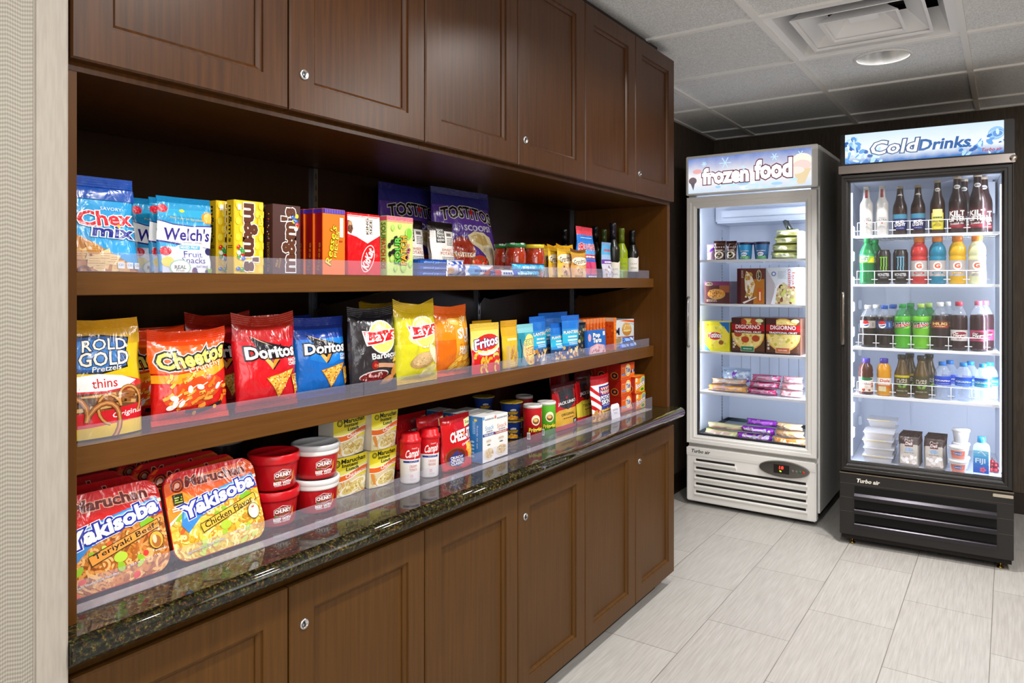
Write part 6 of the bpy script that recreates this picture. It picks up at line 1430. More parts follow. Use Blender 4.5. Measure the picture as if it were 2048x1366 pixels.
MB().box(-.345, .34, .01, .66, .028, .06, M('15110f', 'matte')).build('base', dkr)
for sx in (-.30, .30):
    for yy in (.035, .6): MB().lathe([(0, 0), (.014, 0), (.014, .006), (.007, .008), (.007, .03)], M('8a7434', 'metal'), 14, (sx, yy, 0)).build('foot', dkr)
def rack(z, us, v):
    """white wire lane fronts of one cooler shelf"""
    m = M('f2f3f4', 'paint'); g = MB(); xs = [DK.L(u, v, .066)[0] for u in us]; y = .066
    g.tube([(xs[0], y, z + .062), (xs[-1], y, z + .062)], .0018, m, 6)
    for x in xs:
        g.tube([(x, y, z - .001), (x, y, z + .062)], .0018, m, 6)
        g.box(x - .014, x + .014, y, y + .002, z + .020, z + .0235, m)
    g.build('lane_rack', dkr)
rack(1.500, (1715, 1750, 1785, 1820, 1857, 1895, 1934, 1975), 440); rack(1.263, (1714, 1749, 1784, 1819, 1856, 1894, 1933, 1972), 540)
rack(.955, (1717, 1752, 1786, 1822, 1860, 1897, 1937, 1974), 670); rack(.722, (1714, 1748, 1785, 1822, 1864, 1902, 1944, 1982), 760)
for fr, nm, k in ((FZ, 'freezer_light', 1.0), (DK, 'cooler_light', 1.0)):
    for sx, pw in ((1, 5.8), (-1, 2.0)):
        area(nm, fr.W(sx * .292, .070, 1.06), (Matrix.Rotation(fr.yaw, 4, 'Z') @ Matrix.Rotation(sx * math.radians(32), 4, 'Z') @ Matrix.Rotation(PI / 2, 4, 'X')).to_euler(), .012, 1.25, pw * k, (.84, .91, 1))

# ================================================================ frozen goods
def fspan(fr, u0, u1, v, y):
    a, b = fr.L(u0, v, y)[0], fr.L(u1, v, y)[0]; return (a + b) / 2, b - a
def fbox(name, label, cat, u0, u1, vt, y, z, dep, col, art, left=None, group=None, seed=1, **kw):
    c, wd = fspan(FZ, u0, u1, (vt + 30), y); h = FZ.L((u0 + u1) / 2, vt, y)[1] - z
    return carton(name, label, cat, FZ.W(c, y + dep / 2, z + .0005), wd, dep, h, col, art, left, None, FZ.yaw, 0, group, 'print', .001, None, seed)
def fbag(name, label, cat, u0, u1, vt, y, z, dep, col, art=None, group=None, seed=1, style='pillow', yaw=0, lean=0, dz=0, **kw):
    c, wd = fspan(FZ, u0, u1, vt + 15, y); h = FZ.L((u0 + u1) / 2, vt, y)[1] - z - dz
    return bag(name, label, cat, FZ.W(c, y + dep / 2, z + .001 + dz), wd, h, dep, col, art, style, FZ.yaw + yaw, lean, group, seed=seed, **kw)
z = 1.400
def a_pnt(A): a = A.a; A.poly([(0, .5 * a), (.6, .8 * a), (1, .9 * a), (1, .7 * a), (.4, .5 * a)], '7a3ab8'); A.scatter(16, 0, 0, 1, .4 * a, .08, .14, ['d89a5c', 'e6b07c', 'c8a0b8'])
fbag('ice_cream_bag', 'pale purple frozen treat bag at the left end of the top freezer shelf', 'ice cream bag', 1412, 1426, 489, .10, z, .04, 'c9aecb', a_pnt, seed=201, style='stand')
def a_brn(A): a = A.a; A.rect(0, .80 * a, 1, .86 * a, '2a1610'); [A.ell(.12 + .19 * k, .74 * a, .05, .04, 'e8d8c8') for k in range(5)]; A.fine(.5, .56 * a, .6, .06 * a, 'f0e2c8', b=.03); A.ell(.5, .27 * a, .38, .22 * a, 'efe2c4'); A.ell(.5, .26 * a, .26, .16 * a, '3a2a22'); A.scatter(10, .3, .15 * a, .7, .38 * a, .04, .07, ['d8c8a4', '6a4a34'])
for u0, u1, nm, sd in ((1425, 1449, 'left', 202), (1450, 1471, 'right', 203)):
    fbag('ice_cream_bag', 'dark brown ice cream sandwich bag, %s of the two on the top freezer shelf' % nm, 'ice cream bag', u0, u1, 482, .09, z, .045, '4a2a20', a_brn, 'dark brown ice cream bags', sd, 'stand')
def pint(label, u, v, y, z, c1, c2, lid, seed):
    x, _ = FZ.L(u, v, y); p = FZ.W(x, y, z + .0005); r = root('ice_cream_tub', label, 'ice cream tub', p, (0, 0, face_yaw(p.x, p.y)), 'ice cream pints')
    R = .0425; MB().lathe([(0, 0), (R * .80, 0), (R * .98, .084)], M(c1, 'print'), 32).build('tub', r); MB().lathe([(R * .98, .082), (R * 1.05, .083), (R * 1.05, .096), (0, .097)], M(lid, 'print'), 36).build('lid', r)
    q = MB(); A = Art(.95, 'print', seed); a = A.a; A.rect(0, 0, 1, .24 * a, '6ab06a'); A.scatter(14, 0, .1 * a, 1, .30 * a, .04, .1, ['7fc07c', '9ad08a', '4a9a6a']); A.ell(.4, .5 * a, .28, .2 * a, 'e8ecf2'); A.txt('BEN & JERRYS', .46, .80 * a, .76, .12 * a, 'f4f2e8', 0, 0, .03, [('1a2430', .07)], arch=.03); A.fine(.42, .5 * a, .44, .1 * a, c2); A.ell(.68, .36 * a, .08, .07, '1f2a3a'); A.ell(.25, .3 * a, .06, .05, 'f4f4f2')
    wrap_label(q, A, lambda zz: R * (.80 + .18 * zz / .084), 95, .002); q.build('label', r)
pint('sky blue and green ice cream tub on the top freezer shelf', 1490, 500, .14, z, '3a9cd0', '2a4a9c', '2a2340', 5); pint('dark blue ice cream tub beside the pale yellow bags', 1523, 500, .14, z, '3a6c9c', '8a3a6a', '241d3a', 6)
def a_yel(A): a = A.a; A.poly([(.1, .2 * a), (.5, .7 * a), (.9, .4 * a), (.6, .1 * a)], 'f4f2c4'); A.rect(.35, .35 * a, .62, .65 * a, 'e8ecd8'); A.lines(.38, .4 * a, .6, .6 * a, 2, 'a8b07c')
for k, nm in enumerate(('lowest', 'second from bottom', 'third from bottom', 'topmost')):
    c, wd = fspan(FZ, 1536 + 3 * k, 1592, 490, .10)
    bag('frozen_bag', 'pale yellow frozen food bag, %s of the pile on the top freezer shelf' % nm, 'frozen food bag', FZ.W(c, .17, z + .001 + .0405 * k), wd, .040, .16, 'eef2a0', a_yel, 'pillow', FZ.yaw + (.12, -.10, .06, -.15)[k], 0, 'pale yellow frozen bags', seed=210 + k, top=.94, nz=2.2)
fbox('frozen_carton', 'white carton with faint red print at the right end of the top freezer shelf', 'frozen carton', 1594, 1604, 462, .09, z, .10, 'efe4e6', lambda A: [A.rect(.1, (.1 + .2 * k) * A.a, .9, (.12 + .2 * k) * A.a, 'e0a0a8') for k in range(5)])
z = 1.150
def a_sal(A): a = A.a; A.rect(0, .82 * a, 1, a, '7a3a5c'); A.rect(.6, .5 * a, 1, .82 * a, '9a5a3a'); A.ell(.18, .88 * a, .15, .08 * a, 'e8d8b0'); A.ell(.18, .88 * a, .135, .065 * a, '2a2420'); A.txt("Stouffers", .18, .88 * a, .22, .06 * a, 'e8d8b0', 0, .15); A.ell(.48, .42 * a, .36, .24 * a, 'c89a5a'); A.scatter(60, .18, .26 * a, .80, .60 * a, .02, .04, ['e0902c', 'c86a1c', 'f0b04c', '8a4a1c']); A.lines(.08, .08 * a, .5, .2 * a, 2, 'd8c0a8')
fbox('frozen_carton', 'wide low brown frozen dinner carton on the second freezer shelf', 'frozen carton', 1409, 1459, 563, .085, z, .14, '5a3230', a_sal, seed=221)
fbox('frozen_carton', 'dark brown frozen carton standing behind the wide low one', 'frozen carton', 1455, 1472, 563, .24, z, .12, '3c1c14', None, seed=222)
def a_lasa(A):
    a = A.a; A.rect(.60, 0, 1, .70 * a, 'b8752c'); A.rect(.0, 0, .14, a, '4a1c22'); A.poly([(.34, .93 * a), (.52, .84 * a), (.66, .55 * a), (.56, .2 * a), (.44, .12 * a), (.30, .4 * a), (.28, .7 * a)], 'e8dcc0'); A.scatter(34, .32, .2 * a, .6, .88 * a, .03, .06, ['d8a84c', 'f0e6d0', 'c8843a', 'f4eee0', 'b8923c']); A.poly([(.2, .04 * a), (.7, .2 * a), (.72, .18 * a), (.26, .0)], 'e8e0d8')
    A.ell(.80, .80 * a, .09, .16 * a, 'f0e2b8'); A.ell(.80, .80 * a, .075, .145 * a, '1c1a18'); A.txt("Stouffers", .80, .80 * a, .26 * a, .08, 'f0e2b8', -PI / 2, .1); A.rect(.76, .06 * a, .92, .44 * a, 'c8602c'); A.fine(.84, .25 * a, .05, .30 * a, 'f0e0c0'); A.lines(.16, .74 * a, .24, .96 * a, 6, 'd8c8b8')
fbox('frozen_carton', 'tall brown frozen lasagna carton on the second freezer shelf', 'frozen carton', 1474, 1529, 537, .085, z, .045, '6a3a2c', a_lasa, seed=223)
def a_lean(A):
    a = A.a; A.poly([(0, a), (.3, .55 * a), (.22, 0), (0, 0)], 'b8b0b4'); A.poly([(.26, .0), (.36, .45 * a), (.6, .60 * a), (1, .35 * a), (1, 0)], 'c8b88c'); A.scatter(60, .3, .02 * a, .95, .5 * a, .03, .07, ['6a3a34', '8a4c40', 'd8c898', 'b8a46a', 'c8cc6a', 'e4dcb8']); A.poly([(.16, .0), (.30, .0), (.38, .42 * a), (.5, .58 * a), (.34, .5 * a)], 'e8e8ea'); A.txt('lean', .93, .62 * a, .5 * a, .10, 'c87a68', -PI / 2); A.txt('cuisine', .80, .70 * a, .52 * a, .11, 'b84a3c', -PI / 2, 0, .01); A.ell(.26, .83 * a, .08, .08, '5a7ab0'); A.ell(.26, .83 * a, .045, .045, 'd8e0ec'); A.lines(.4, .7 * a, .68, .92 * a, 6, 'b0b8c4')
fbox('frozen_carton', 'white frozen dinner carton with pasta picture on the second freezer shelf', 'frozen carton', 1532, 1592, 535, .085, z, .045, 'd5dae0', a_lean, seed=224)
fbox('frozen_carton', 'plain white carton edge at the right end of the second freezer shelf', 'frozen carton', 1593, 1604, 535, .09, z, .10, 'eef0f2', None, seed=225)
z = .877
def a_tot(A): a = A.a; A.poly([(.62, a), (1, a), (1, .62 * a)], '2a6ab0'); A.poly([(0, 0), (.3, 0), (0, .36 * a)], '5a90b8'); A.ell(.52, .5 * a, .46, .42 * a, 'ecd84c'); A.scatter(20, .15, .1 * a, .9, .85 * a, .02, .05, ['e0e4a0', 'd8c03a', 'b8c84c', 'f0e690']); A.ell(.70, .30 * a, .09, .08, '9a5a34'); A.ell(.48, .52 * a, .25, .13 * a, 'c02a3a'); A.txt('Totinos', .48, .53 * a, .46, .18 * a, W_, .05, .1, .03, [('8a1420', .07)], arch=.03); A.fine(.15, .9 * a, .2, .05 * a, 'd06a4c')
fbox('pizza_carton', 'yellow party pizza carton on the third freezer shelf', 'pizza carton', 1404, 1459, 644, .085, z, .15, 'dcd02c', a_tot, seed=231)
def a_dig(c, pep):
    def f(A):
        a = A.a; A.ell(.5, .54 * a, .50, .46 * a, 'd8a850'); A.ell(.5, .54 * a, .46, .42 * a, 'e6cf80'); A.scatter(70, .1, .2 * a, .9, .9 * a, .02, .05, ['d8c05c', 'f0e0a0', 'c8a83c', 'e8d890', 'b8b04c'])
        if pep: [A.ell(x, y * a, .12, .10, 'b0482c') for x, y in ((.42, .38), (.74, .42), (.2, .54), (.7, .9), (.35, .88))]
        A.rect(0, .82 * a, .3, a, '4a2a26'); A.rect(0, .58 * a, 1, .82 * a, 'a31c20'); A.rect(0, .56 * a, 1, .64 * a, '5a1c1c'); A.txt('DIGIORNO', .5, .745 * a, .74, .11 * a, W_, 0, 0, .02); A.txt('TRADITIONAL CRUST', .5, .60 * a, .82, .05 * a, W_, 0, 0, .03)
        A.rect(0, 0, 1, .05 * a, '3a2420'); A.rect(.28, .04 * a, .70, .19 * a, 'd8c8a0'); A.rect(.295, .05 * a, .685, .18 * a, c); A.txt('PEPPERONI' if pep else 'FOUR CHEESE', .49, .115 * a, .26, .035 * a, W_); [A.rect(.04, (.12 + .1 * k) * a, .10, (.19 + .1 * k) * a, 'c8bcae') for k in range(3)]; A.ell(.85, .93 * a, .12, .06, 'd8dca0')
    return f
fbox('pizza_carton', 'red banded pizza carton with green tag, middle of the third freezer shelf', 'pizza carton', 1463, 1529, 636, .085, z, .16, '5a3a2a', a_dig('1f7a54', 1), lambda A: (A.rect(0, 0, 1, A.a, '2a3a5a')), seed=232)
fbox('pizza_carton', 'red banded pizza carton with tan tag, right of the third freezer shelf', 'pizza carton', 1532, 1601, 637, .085, z, .16, '5a3a2a', a_dig('b8643c', 0), lambda A: (A.rect(0, 0, 1, A.a, '2a4a5a')), seed=233)
def pk(c2, c3, t=None):
    def f(A):
        a = A.a; A.poly([(.1, .1 * a), (.9, .2 * a), (.85, .45 * a), (.15, .4 * a)], c2); A.rect(.2, .55 * a, .8, .8 * a, c3); A.scatter(14, .1, .1 * a, .9, .9 * a, .02, .05, [c2, c3])
        if t: A.fine(.3, .62 * a, .3, .2 * a, W_)
    return f
def heap(z, rows, y):
    for u0, u1, vt, vb, col, c2, c3, lab, grp, sd, t, yy, dz in rows:
        c, wd = fspan(FZ, u0, u1, vb, y + yy); k = dz > .02; k += dz > .042; dz = .0365 * k; h = .0355
        bag('ice_cream_packet', lab, 'ice cream packet', FZ.W(c, y + yy + .04, z + .001 + dz), wd, h, .075, col, pk(c2, c3, t), 'pillow', FZ.yaw + .08 * (sd % 3 - 1), 0, grp, seed=sd, top=.94, nz=2.4, pin=.06)
heap(.645, ((1411, 1492, 762, 780, 'd2984e', 'e8b878', 'c8a4a0', 'tan ice cream packet, lower one at left of the fourth freezer shelf', 'tan ice cream packets', 241, None, .0, 0), (1420, 1490, 748, 764, 'caa07c', 'e0c0b0', 'b8b0a8', 'tan ice cream packet, upper one at left of the fourth freezer shelf', 'tan ice cream packets', 242, None, .02, .029),
    (1489, 1552, 770, 786, 'b83a6c', 'd87a9c', 'c8a0b0', 'pink ice cream packet, lowest of three on the fourth freezer shelf', 'pink ice cream packets', 243, None, .0, 0), (1494, 1556, 758, 772, 'c0406f', 'e090ac', 'a8a0a8', 'pink ice cream packet, middle of three on the fourth freezer shelf', 'pink ice cream packets', 244, None, .01, .027), (1500, 1558, 749, 760, 'b84a74', 'd8a0b0', 'b0a8b0', 'pink ice cream packet, topmost of three on the fourth freezer shelf', 'pink ice cream packets', 245, None, .02, .050),
    (1556, 1603, 772, 790, 'e0a0a8', 'f4dcd8', 'e8b8b8', 'pale pink ice cream packet, lowest of three at right', 'pale pink ice cream packets', 246, None, .0, 0), (1558, 1603, 760, 774, 'ecb4b8', 'f8e4e0', 'e0a0a8', 'pale pink ice cream packet, middle of three at right', 'pale pink ice cream packets', 247, None, .01, .029), (1562, 1603, 750, 762, 'e8a8b0', 'f4dcd8', 'd88a98', 'pale pink ice cream packet, topmost of three at right', 'pale pink ice cream packets', 248, None, .02, .052)), .085)
c, wd = fspan(FZ, 1444, 1500, 740, .26)
bag('ice_cream_bag', 'crumpled silver and purple ice cream bag behind the tan packets', 'ice cream bag', FZ.W(c, .27, .646), wd, .125, .10, '9fb0c4', lambda A: (A.poly([(.3, .2), (.5, .8), (.6, .9), (.5, .3)], '7a3aa8'), A.poly([(.7, .1), (.95, .4), (.95, .2)], '7a3aa8'), A.scatter(30, 0, 0, 1, A.a, .03, .08, ['c8d4e0', '7a8a9c', 'e0e6ee'])), 'pillow', FZ.yaw + .2, .35, seed=251, nz=2.5, crush=.01)
heap(.388, ((1404, 1475, 860, 875, 'c4c48a', 'e0d8c0', 'd0a8a8', 'olive ice cream packet, lower one at left of the freezer floor', 'olive ice cream packets', 252, None, .0, 0), (1410, 1482, 848, 862, 'c8c090', 'd8a8a0', 'b8b484', 'olive ice cream packet, upper one at left of the freezer floor', 'olive ice cream packets', 253, None, .02, .027),
    (1470, 1541, 858, 882, '8a22b0', 'a88a98', 'c8c8d8', 'purple ice cream packet, lowest of three on the freezer floor', 'purple ice cream packets', 254, 'KING', .0, 0), (1476, 1548, 848, 862, '9a2cc0', 'b084a8', 'd0c8dc', 'purple ice cream packet, middle of three on the freezer floor', 'purple ice cream packets', 255, 'KING', .02, .035), (1488, 1550, 839, 850, '9a30c4', 'b05ad0', 'c070d8', 'purple ice cream packet, topmost of three on the freezer floor', 'purple ice cream packets', 256, None, .06, .058),
    (1542, 1608, 868, 888, 'dca868', 'f0d8b0', 'b87a34', 'cream ice cream packet, lowest of three at right of the freezer floor', 'cream ice cream packets', 257, None, .0, 0), (1546, 1606, 856, 870, 'e2b47c', 'f4e2c4', 'e8c090', 'cream ice cream packet, middle of three at right of the freezer floor', 'cream ice cream packets', 258, None, .015, .031), (1550, 1602, 848, 858, 'e6c08c', 'f4e6cc', 'e0b070', 'cream ice cream packet, topmost of three at right of the freezer floor', 'cream ice cream packets', 259, None, .03, .053)), .075)

# ================================================================ drinks
def drink(name, label, cat, u, v, y, z, prof, col, cap=None, capr=None, lab=None, liquid=None, glass=None, group=None, yaw=0.0):
    """lathe bottle: profile (r, z); liquid = (fill height, colour); lab = (z0, width in degrees, art, radius)"""
    x, _ = DK.L(u, v, y); p = DK.W(x, y, z + .0005)
    r = root(name, label, cat, p, (0, 0, face_yaw(p.x, p.y) + yaw), group)
    mb = MB(); m = M(col, 'plastic') if isinstance(col, str) else col
    if liquid: ms = [M(liquid[1], 'plastic') if (prof[i][1] + prof[i + 1][1]) / 2 < liquid[0] else m for i in range(len(prof) - 1)]
    else: ms = None
    mb.lathe(prof, m, 28, ms=ms); mb.build('can' if name == 'drink_can' else 'bottle', r)
    if cap:
        r0, z0, z1 = capr; q = MB(); q.lathe([(r0 * .9, z0 - .0005), (r0, z0), (r0, z1 - .002), (r0 * .93, z1), (0, z1)], M(cap, 'plastic'), 22); q.build('cap', r)
    if lab:
        z0, wdg, fn, R, asp = lab; q = MB(); A = Art(asp, 'print', int(u)); fn(A); wrap_label(q, A, R, wdg, z0); q.build('label', r)
    return r
def twin(o, dx, dy, label): 
    return dup(o, o.location + DK.ex * dx + DK.ey * dy, None, label)
beer = lambda R, h: [(0, .002), (R * .9, 0), (R, .004), (R, .52 * h), (R * .93, .60 * h), (R * .62, .72 * h), (R * .47, .84 * h), (R * .43, .955 * h), (R * .46, .962 * h), (R * .44, .985 * h), (0, .986 * h)]
Y = .105
def a_ultra(A): a = A.a; A.txt('Michelob', .5, .62 * a, .5, .06 * a, '8a8a90', 0, .3); A.txt('ULTRA', .5, .53 * a, .72, .08 * a, '3a3c4c'); A.ell(.5, .40 * a, .05, .03 * a, 'c02a2c'); A.ring(.5, .1 * a, .4, .42, 'd8d4cc', ky=.8)
for u, nm in ((1733, 'left'), (1764, 'right')):
    o = drink('aluminium_bottle', 'tall white aluminium beer bottle, %s of the pair on the top cooler shelf' % nm, 'bottle', u, 430, Y, 1.500, [(0, .002), (.026, 0), (.029, .004), (.029, .150), (.027, .160), (.018, .176), (.0145, .188), (.0135, .232), (0, .233)], 'd9d6cf', 'c8c2b4', (.0135, .226, .242), (.012, 120, a_ultra, .0291, 1.9), group='white aluminium bottles')
    q = MB(); A = Art(3.2, 'print'); A.poly([(0, 0), (.5, -.0), (1, .0), (1, 3.2), (0, 3.2)], '8a2a2a'); wrap_label(q, A, lambda zz: .0145 if zz > .2 else .0155, 50, .180); q.build('neck_label', o)
def a_bud(A): a = A.a; A.rect(0, 0, 1, a, '20245c'); A.rect(0, .70 * a, 1, a, '3f7f98'); A.txt('BUD', .5, .50 * a, .46, .16 * a, W_, .06, .1, .05); A.txt('LIGHT', .5, .31 * a, .58, .16 * a, W_, .06, .1, .05); A.lines(.3, .08 * a, .7, .16 * a, 1, '8a90c8')
def neck(o, R, z, col, t='BEER'):
    q = MB(); A = Art(.7, 'print'); A.ell(.5, .35, .42, .3, col); A.fine(.5, .35, .6, .22, K_); wrap_label(q, A, R, 100, z, yaw=0); q.build('neck_label', o)
for u, nm in ((1800, 'left'), (1836, 'right')):
    o = drink('beer_bottle', 'brown beer bottle with blue label, %s of the pair on the top cooler shelf' % nm, 'bottle', u, 430, Y, 1.500, beer(.031, .232), '2c140c', '9a8a6a', (.0155, .222, .2325), (.022, 150, a_bud, .0311, .92), group='blue labelled beer bottles'); neck(o, .0158, .176, 'd8d4cc')
def a_yl(A): a = A.a; A.rect(.14, 0, .86, .82 * a, 'd2c83c'); A.ell(.5, .80 * a, .3, .16 * a, 'd8d070'); A.rect(.22, .62 * a, .78, a, 'e8dc8c'); A.fine(.5, .60 * a, .5, .09 * a, '3a5a1c', .05); A.txt('PALE ALE', .5, .42 * a, .6, .12 * a, '6a5a14', .05, 0, .02); A.ell(.5, .2 * a, .2, .08, 'b8a02c')
o = drink('beer_bottle', 'brown beer bottle with yellow label on the top cooler shelf', 'bottle', 1875, 430, Y, 1.500, beer(.031, .250), '341a0c', 'b0a080', (.0155, .239, .2505), (.018, 140, a_yl, .0311, 1.25)); neck(o, .0165, .195, 'e0dccc')
def a_kilt(A): a = A.a; A.rect(0, 0, 1, a, '4a1a20'); A.rect(0, 0, 1, .2 * a, '7a1c2c'); A.txt('KILT', .5, .76 * a, .8, .24 * a, W_, .06, .1, .04); A.txt('LIFTER', .5, .48 * a, .84, .22 * a, W_, .04, 0, .04); A.txt('Scottish Ale', .5, .25 * a, .7, .12 * a, W_, .06, .2, .01); A.rect(0, .10 * a, 1, .13 * a, 'c8283c')
for u, nm, h in ((1914, 'left', .262), (1955, 'right', .266)):
    o = drink('beer_bottle', 'dark beer bottle with white lettered maroon label, %s of the pair at the right end' % nm, 'bottle', u, 430, Y, 1.500, beer(.034, h), '2a0f0c', 'b8a48a', (.017, h - .011, h + .0005), (.020, 140, a_kilt, .0341, 1.1), group='maroon labelled beer bottles'); neck(o, .019, h * .77, 'e8e4e0')
    twin(o, .030, .115, 'dark maroon labelled beer bottle behind the %s one of the front pair' % nm)
soda = lambda R, h: [(0, .004), (R * .55, .003), (R * .86, 0), (R * .97, .012), (R, .035), (R * .93, .30 * h), (R * .99, .38 * h), (R, .46 * h), (R, .64 * h), (R * .93, .72 * h), (R * .65, .82 * h), (R * .40, .885 * h), (R * .38, .93 * h), (0, .931 * h)]
def a_mist(A): a = A.a; A.rect(0, 0, 1, a, '8ac83c'); A.rect(0, .75 * a, 1, a, '3aa86c'); A.poly([(.55, 0), (1, 0), (1, .7 * a), (.7, .5 * a)], 'd8d82c'); A.poly([(.08, .2 * a), (.5, .12 * a), (.62, .8 * a), (.2, .82 * a)], 'e8f0e4'); A.txt('MIST', .36, .42 * a, .44, .3 * a, '2a6a3a', .1, .2, .03); A.txt('TWST', .40, .68 * a, .3, .16 * a, '4a9a5a', .1, .2, .02)
o = drink('soda_bottle', 'green lemon lime soda bottle on the second cooler shelf', 'bottle', 1734, 530, Y, 1.263, soda(.033, .222), '1f8a4a', '1c9a4a', (.0145, .205, .222), (.103, 150, a_mist, .0331, .5), liquid=(.135, '14743a'), group='green soda bottles')
twin(o, .030, .10, 'green soda bottle just behind the front lemon lime one'); twin(o, .0, .19, 'green soda bottle farthest back on the second cooler shelf')
def a_mon(c):
    def f(A):
        a = A.a
        for k, (x, lw) in enumerate(((.34, .66), (.50, .58), (.66, .62))): A.line([(x - .06, .84 * a), (x + .02, .85 * a), (x + .01, .7 * a), (x + .02, .55 * a), (x - .01, .5 * a), (x + .0, lw * .62 * a)], .055, c); A.line([(x - .08, .845 * a), (x + .06, .86 * a)], .04, c)
        A.txt('MONSTER', .5, .235 * a, .74, .10 * a, 'd8d8d8', 0, 0, .03); A.txt('ENERGY', .5, .13 * a, .4, .04 * a, 'a8a8a8')
    return f
for u, c_, nm in ((1767, '7ac42c', 'green'), (1801, '6ab4d4', 'pale blue')):
    o = drink('drink_can', 'black energy drink can with %s claw marks' % nm, 'can', u, 530, Y, 1.263, [(0, .003), (.024, 0), (.0315, .008), (.0325, .012), (.0325, .146), (.027, .160), (.0265, .162), (.0275, .164), (.0265, .165), (.025, .162), (0, .161)], '1a1210', None, None, (.012, 130, a_mon(c_), .0326, 1.85), group='black energy drink cans')
gat = lambda R, h: [(0, .003), (R * .9, 0), (R, .006), (R, .27 * h), (R * .97, .50 * h), (R, .56 * h), (R * .92, .585 * h), (R, .61 * h), (R * 1.02, .68 * h), (R * .93, .77 * h), (R * .70, .84 * h), (R * .58, .865 * h), (R * .58, .90 * h), (0, .901 * h)]
def a_gat(c):
    def f(A): a = A.a; A.rect(0, 0, 1, a, 'b8b0ac'); A.ell(.5, .66 * a, .2, .21, 'ece6da'); A.txt('G', .5, .66 * a, .22, .22, 'd8542c', 0, 0, .05); A.poly([(.46, .5 * a), (.62, .78 * a), (.52, .62 * a)], 'c83a24'); A.rect(.25, .16 * a, .75, .26 * a, c); A.fine(.5, .21 * a, .3, .05 * a, W_)
    return f
for u, c_, nm in ((1838, 'b82c28', 'red'), (1875, '147a98', 'blue'), (1915, 'd8a80c', 'yellow'), (1954, 'd8dcae', 'pale lemon')):
    o = drink('sports_drink_bottle', nm + ' sports drink bottle with orange cap on the second cooler shelf', 'bottle', u, 530, Y, 1.263, gat(.035, .222), c_, 'e8852c', (.022, .197, .222), (.036, 150, a_gat(c_), .0352, .80), group='sports drink bottles')
    if nm in ('red', 'blue'): twin(o, .0, .11, nm + ' sports drink bottle behind the front %s one' % nm)
CLR = clear('clear_bottle_plastic', (.93, .95, .97), .10, (.85, .88, .95), 1.5, .05)
CLG = clear('green_bottle_plastic', (.35, .80, .45), .12, (.2, .7, .35), 1.5, .05)
def a_pep(bg, stripe):
    def f(A):
        a = A.a; A.rect(0, 0, 1, a, bg); A.ell(.38, .5 * a, .19, .19, W_); A.poly([(.21, .58 * a)] + [(.38 + .175 * math.cos(PI * (1 - k / 8)), .5 * a + .175 * math.sin(PI * (1 - k / 8)) + .03) for k in range(9)] + [(.48, .60 * a), (.36, .52 * a)], 'd01c24'); A.poly([(.24, .40 * a), (.36, .40 * a), (.48, .5 * a), (.56, .52 * a), (.52, .36 * a), (.42, .26 * a), (.32, .27 * a)], '1c3c8c'); A.txt('pepsi', .74, .5 * a, .34 * a * 1.6, .13, stripe, PI / 2, 0, .01)
    return f
def a_dew(A): a = A.a; A.rect(0, 0, 1, a, '2c8a34'); A.poly([(.0, 0), (.5, 0), (1, .4 * a), (1, .2 * a), (.8, 0)], '8ac84c'); A.txt('Mtn', .48, .68 * a, .66, .26 * a, '1c3a1c', .15, .3, .03, [(W_, .09)]); A.txt('DEW', .50, .36 * a, .76, .32 * a, 'd0202c', .15, .3, .045, [(W_, .10)])
def a_mug(A): a = A.a; A.rect(0, 0, 1, a, '6a2a1c'); A.rect(0, .08 * a, 1, .4 * a, 'a03a20'); A.txt('MUG', .5, .58 * a, .70, .34 * a, 'e0b86a', 0, 0, .05, [('3a1810', .1)]); A.fine(.5, .24 * a, .5, .10 * a, 'e8d0a0')
def a_drp(bg, fg):
    def f(A): a = A.a; A.rect(0, 0, 1, a, bg); A.ell(.5, .56 * a, .36, .28 * a, fg, .15); A.txt('Dr', .36, .66 * a, .24, .2 * a, W_, .1, .2, .03, [(K_, .05)]); A.txt('Pepper', .54, .50 * a, .60, .22 * a, W_, .1, .2, .03, [(K_, .05)]); A.txt('23', .5, .2 * a, .2, .12 * a, fg); A.lines(.3, .06 * a, .7, .1 * a, 1, '8a8a8a')
    return f
sod = ((1736, 'clear capped diet cola bottle with grey label on the third cooler shelf', '1c0f0b', 'd8dadc', a_pep('a8a098', '5a5a60'), .34, .204, CLR, 'diet cola bottle with grey label'), (1769, 'cola bottle with blue label and blue cap on the third cooler shelf', '1c0f0b', '1c5ab8', a_pep('1f4a88', 'b8d0f0'), .34, .204, CLR, 'cola bottle with blue label'),
    (1805, 'bright green citrus soda bottle with dark green cap', '4aa81c', '1f9a44', a_dew, .36, .212, CLG, 'dark green capped citrus soda bottle'), (1842, 'bright green citrus soda bottle with lime cap', '6ab81c', 'b8dc6c', a_dew, .36, .214, CLG, 'lime capped citrus soda bottle'), (1880, 'root beer bottle with white cap on the third cooler shelf', '240d0b', 'e8e8ea', a_mug, .36, .222, CLR, 'root beer bottle with white cap'))
for u, lab, liq, cap, fn, asp, h, pl, lb in sod:
    o = drink('soda_bottle', lab, 'bottle', u, 660, Y, .955, soda(.0355, h), pl, cap, (.0155, h * .93 - .004, h), (.455 * h, 150, fn, .0356, .38), liquid=(h * .70, liq), group='half litre soda bottles'); twin(o, .030, .088, lb + ', one place behind the front one'); twin(o, .030, .176, lb + ', at the back of its lane')
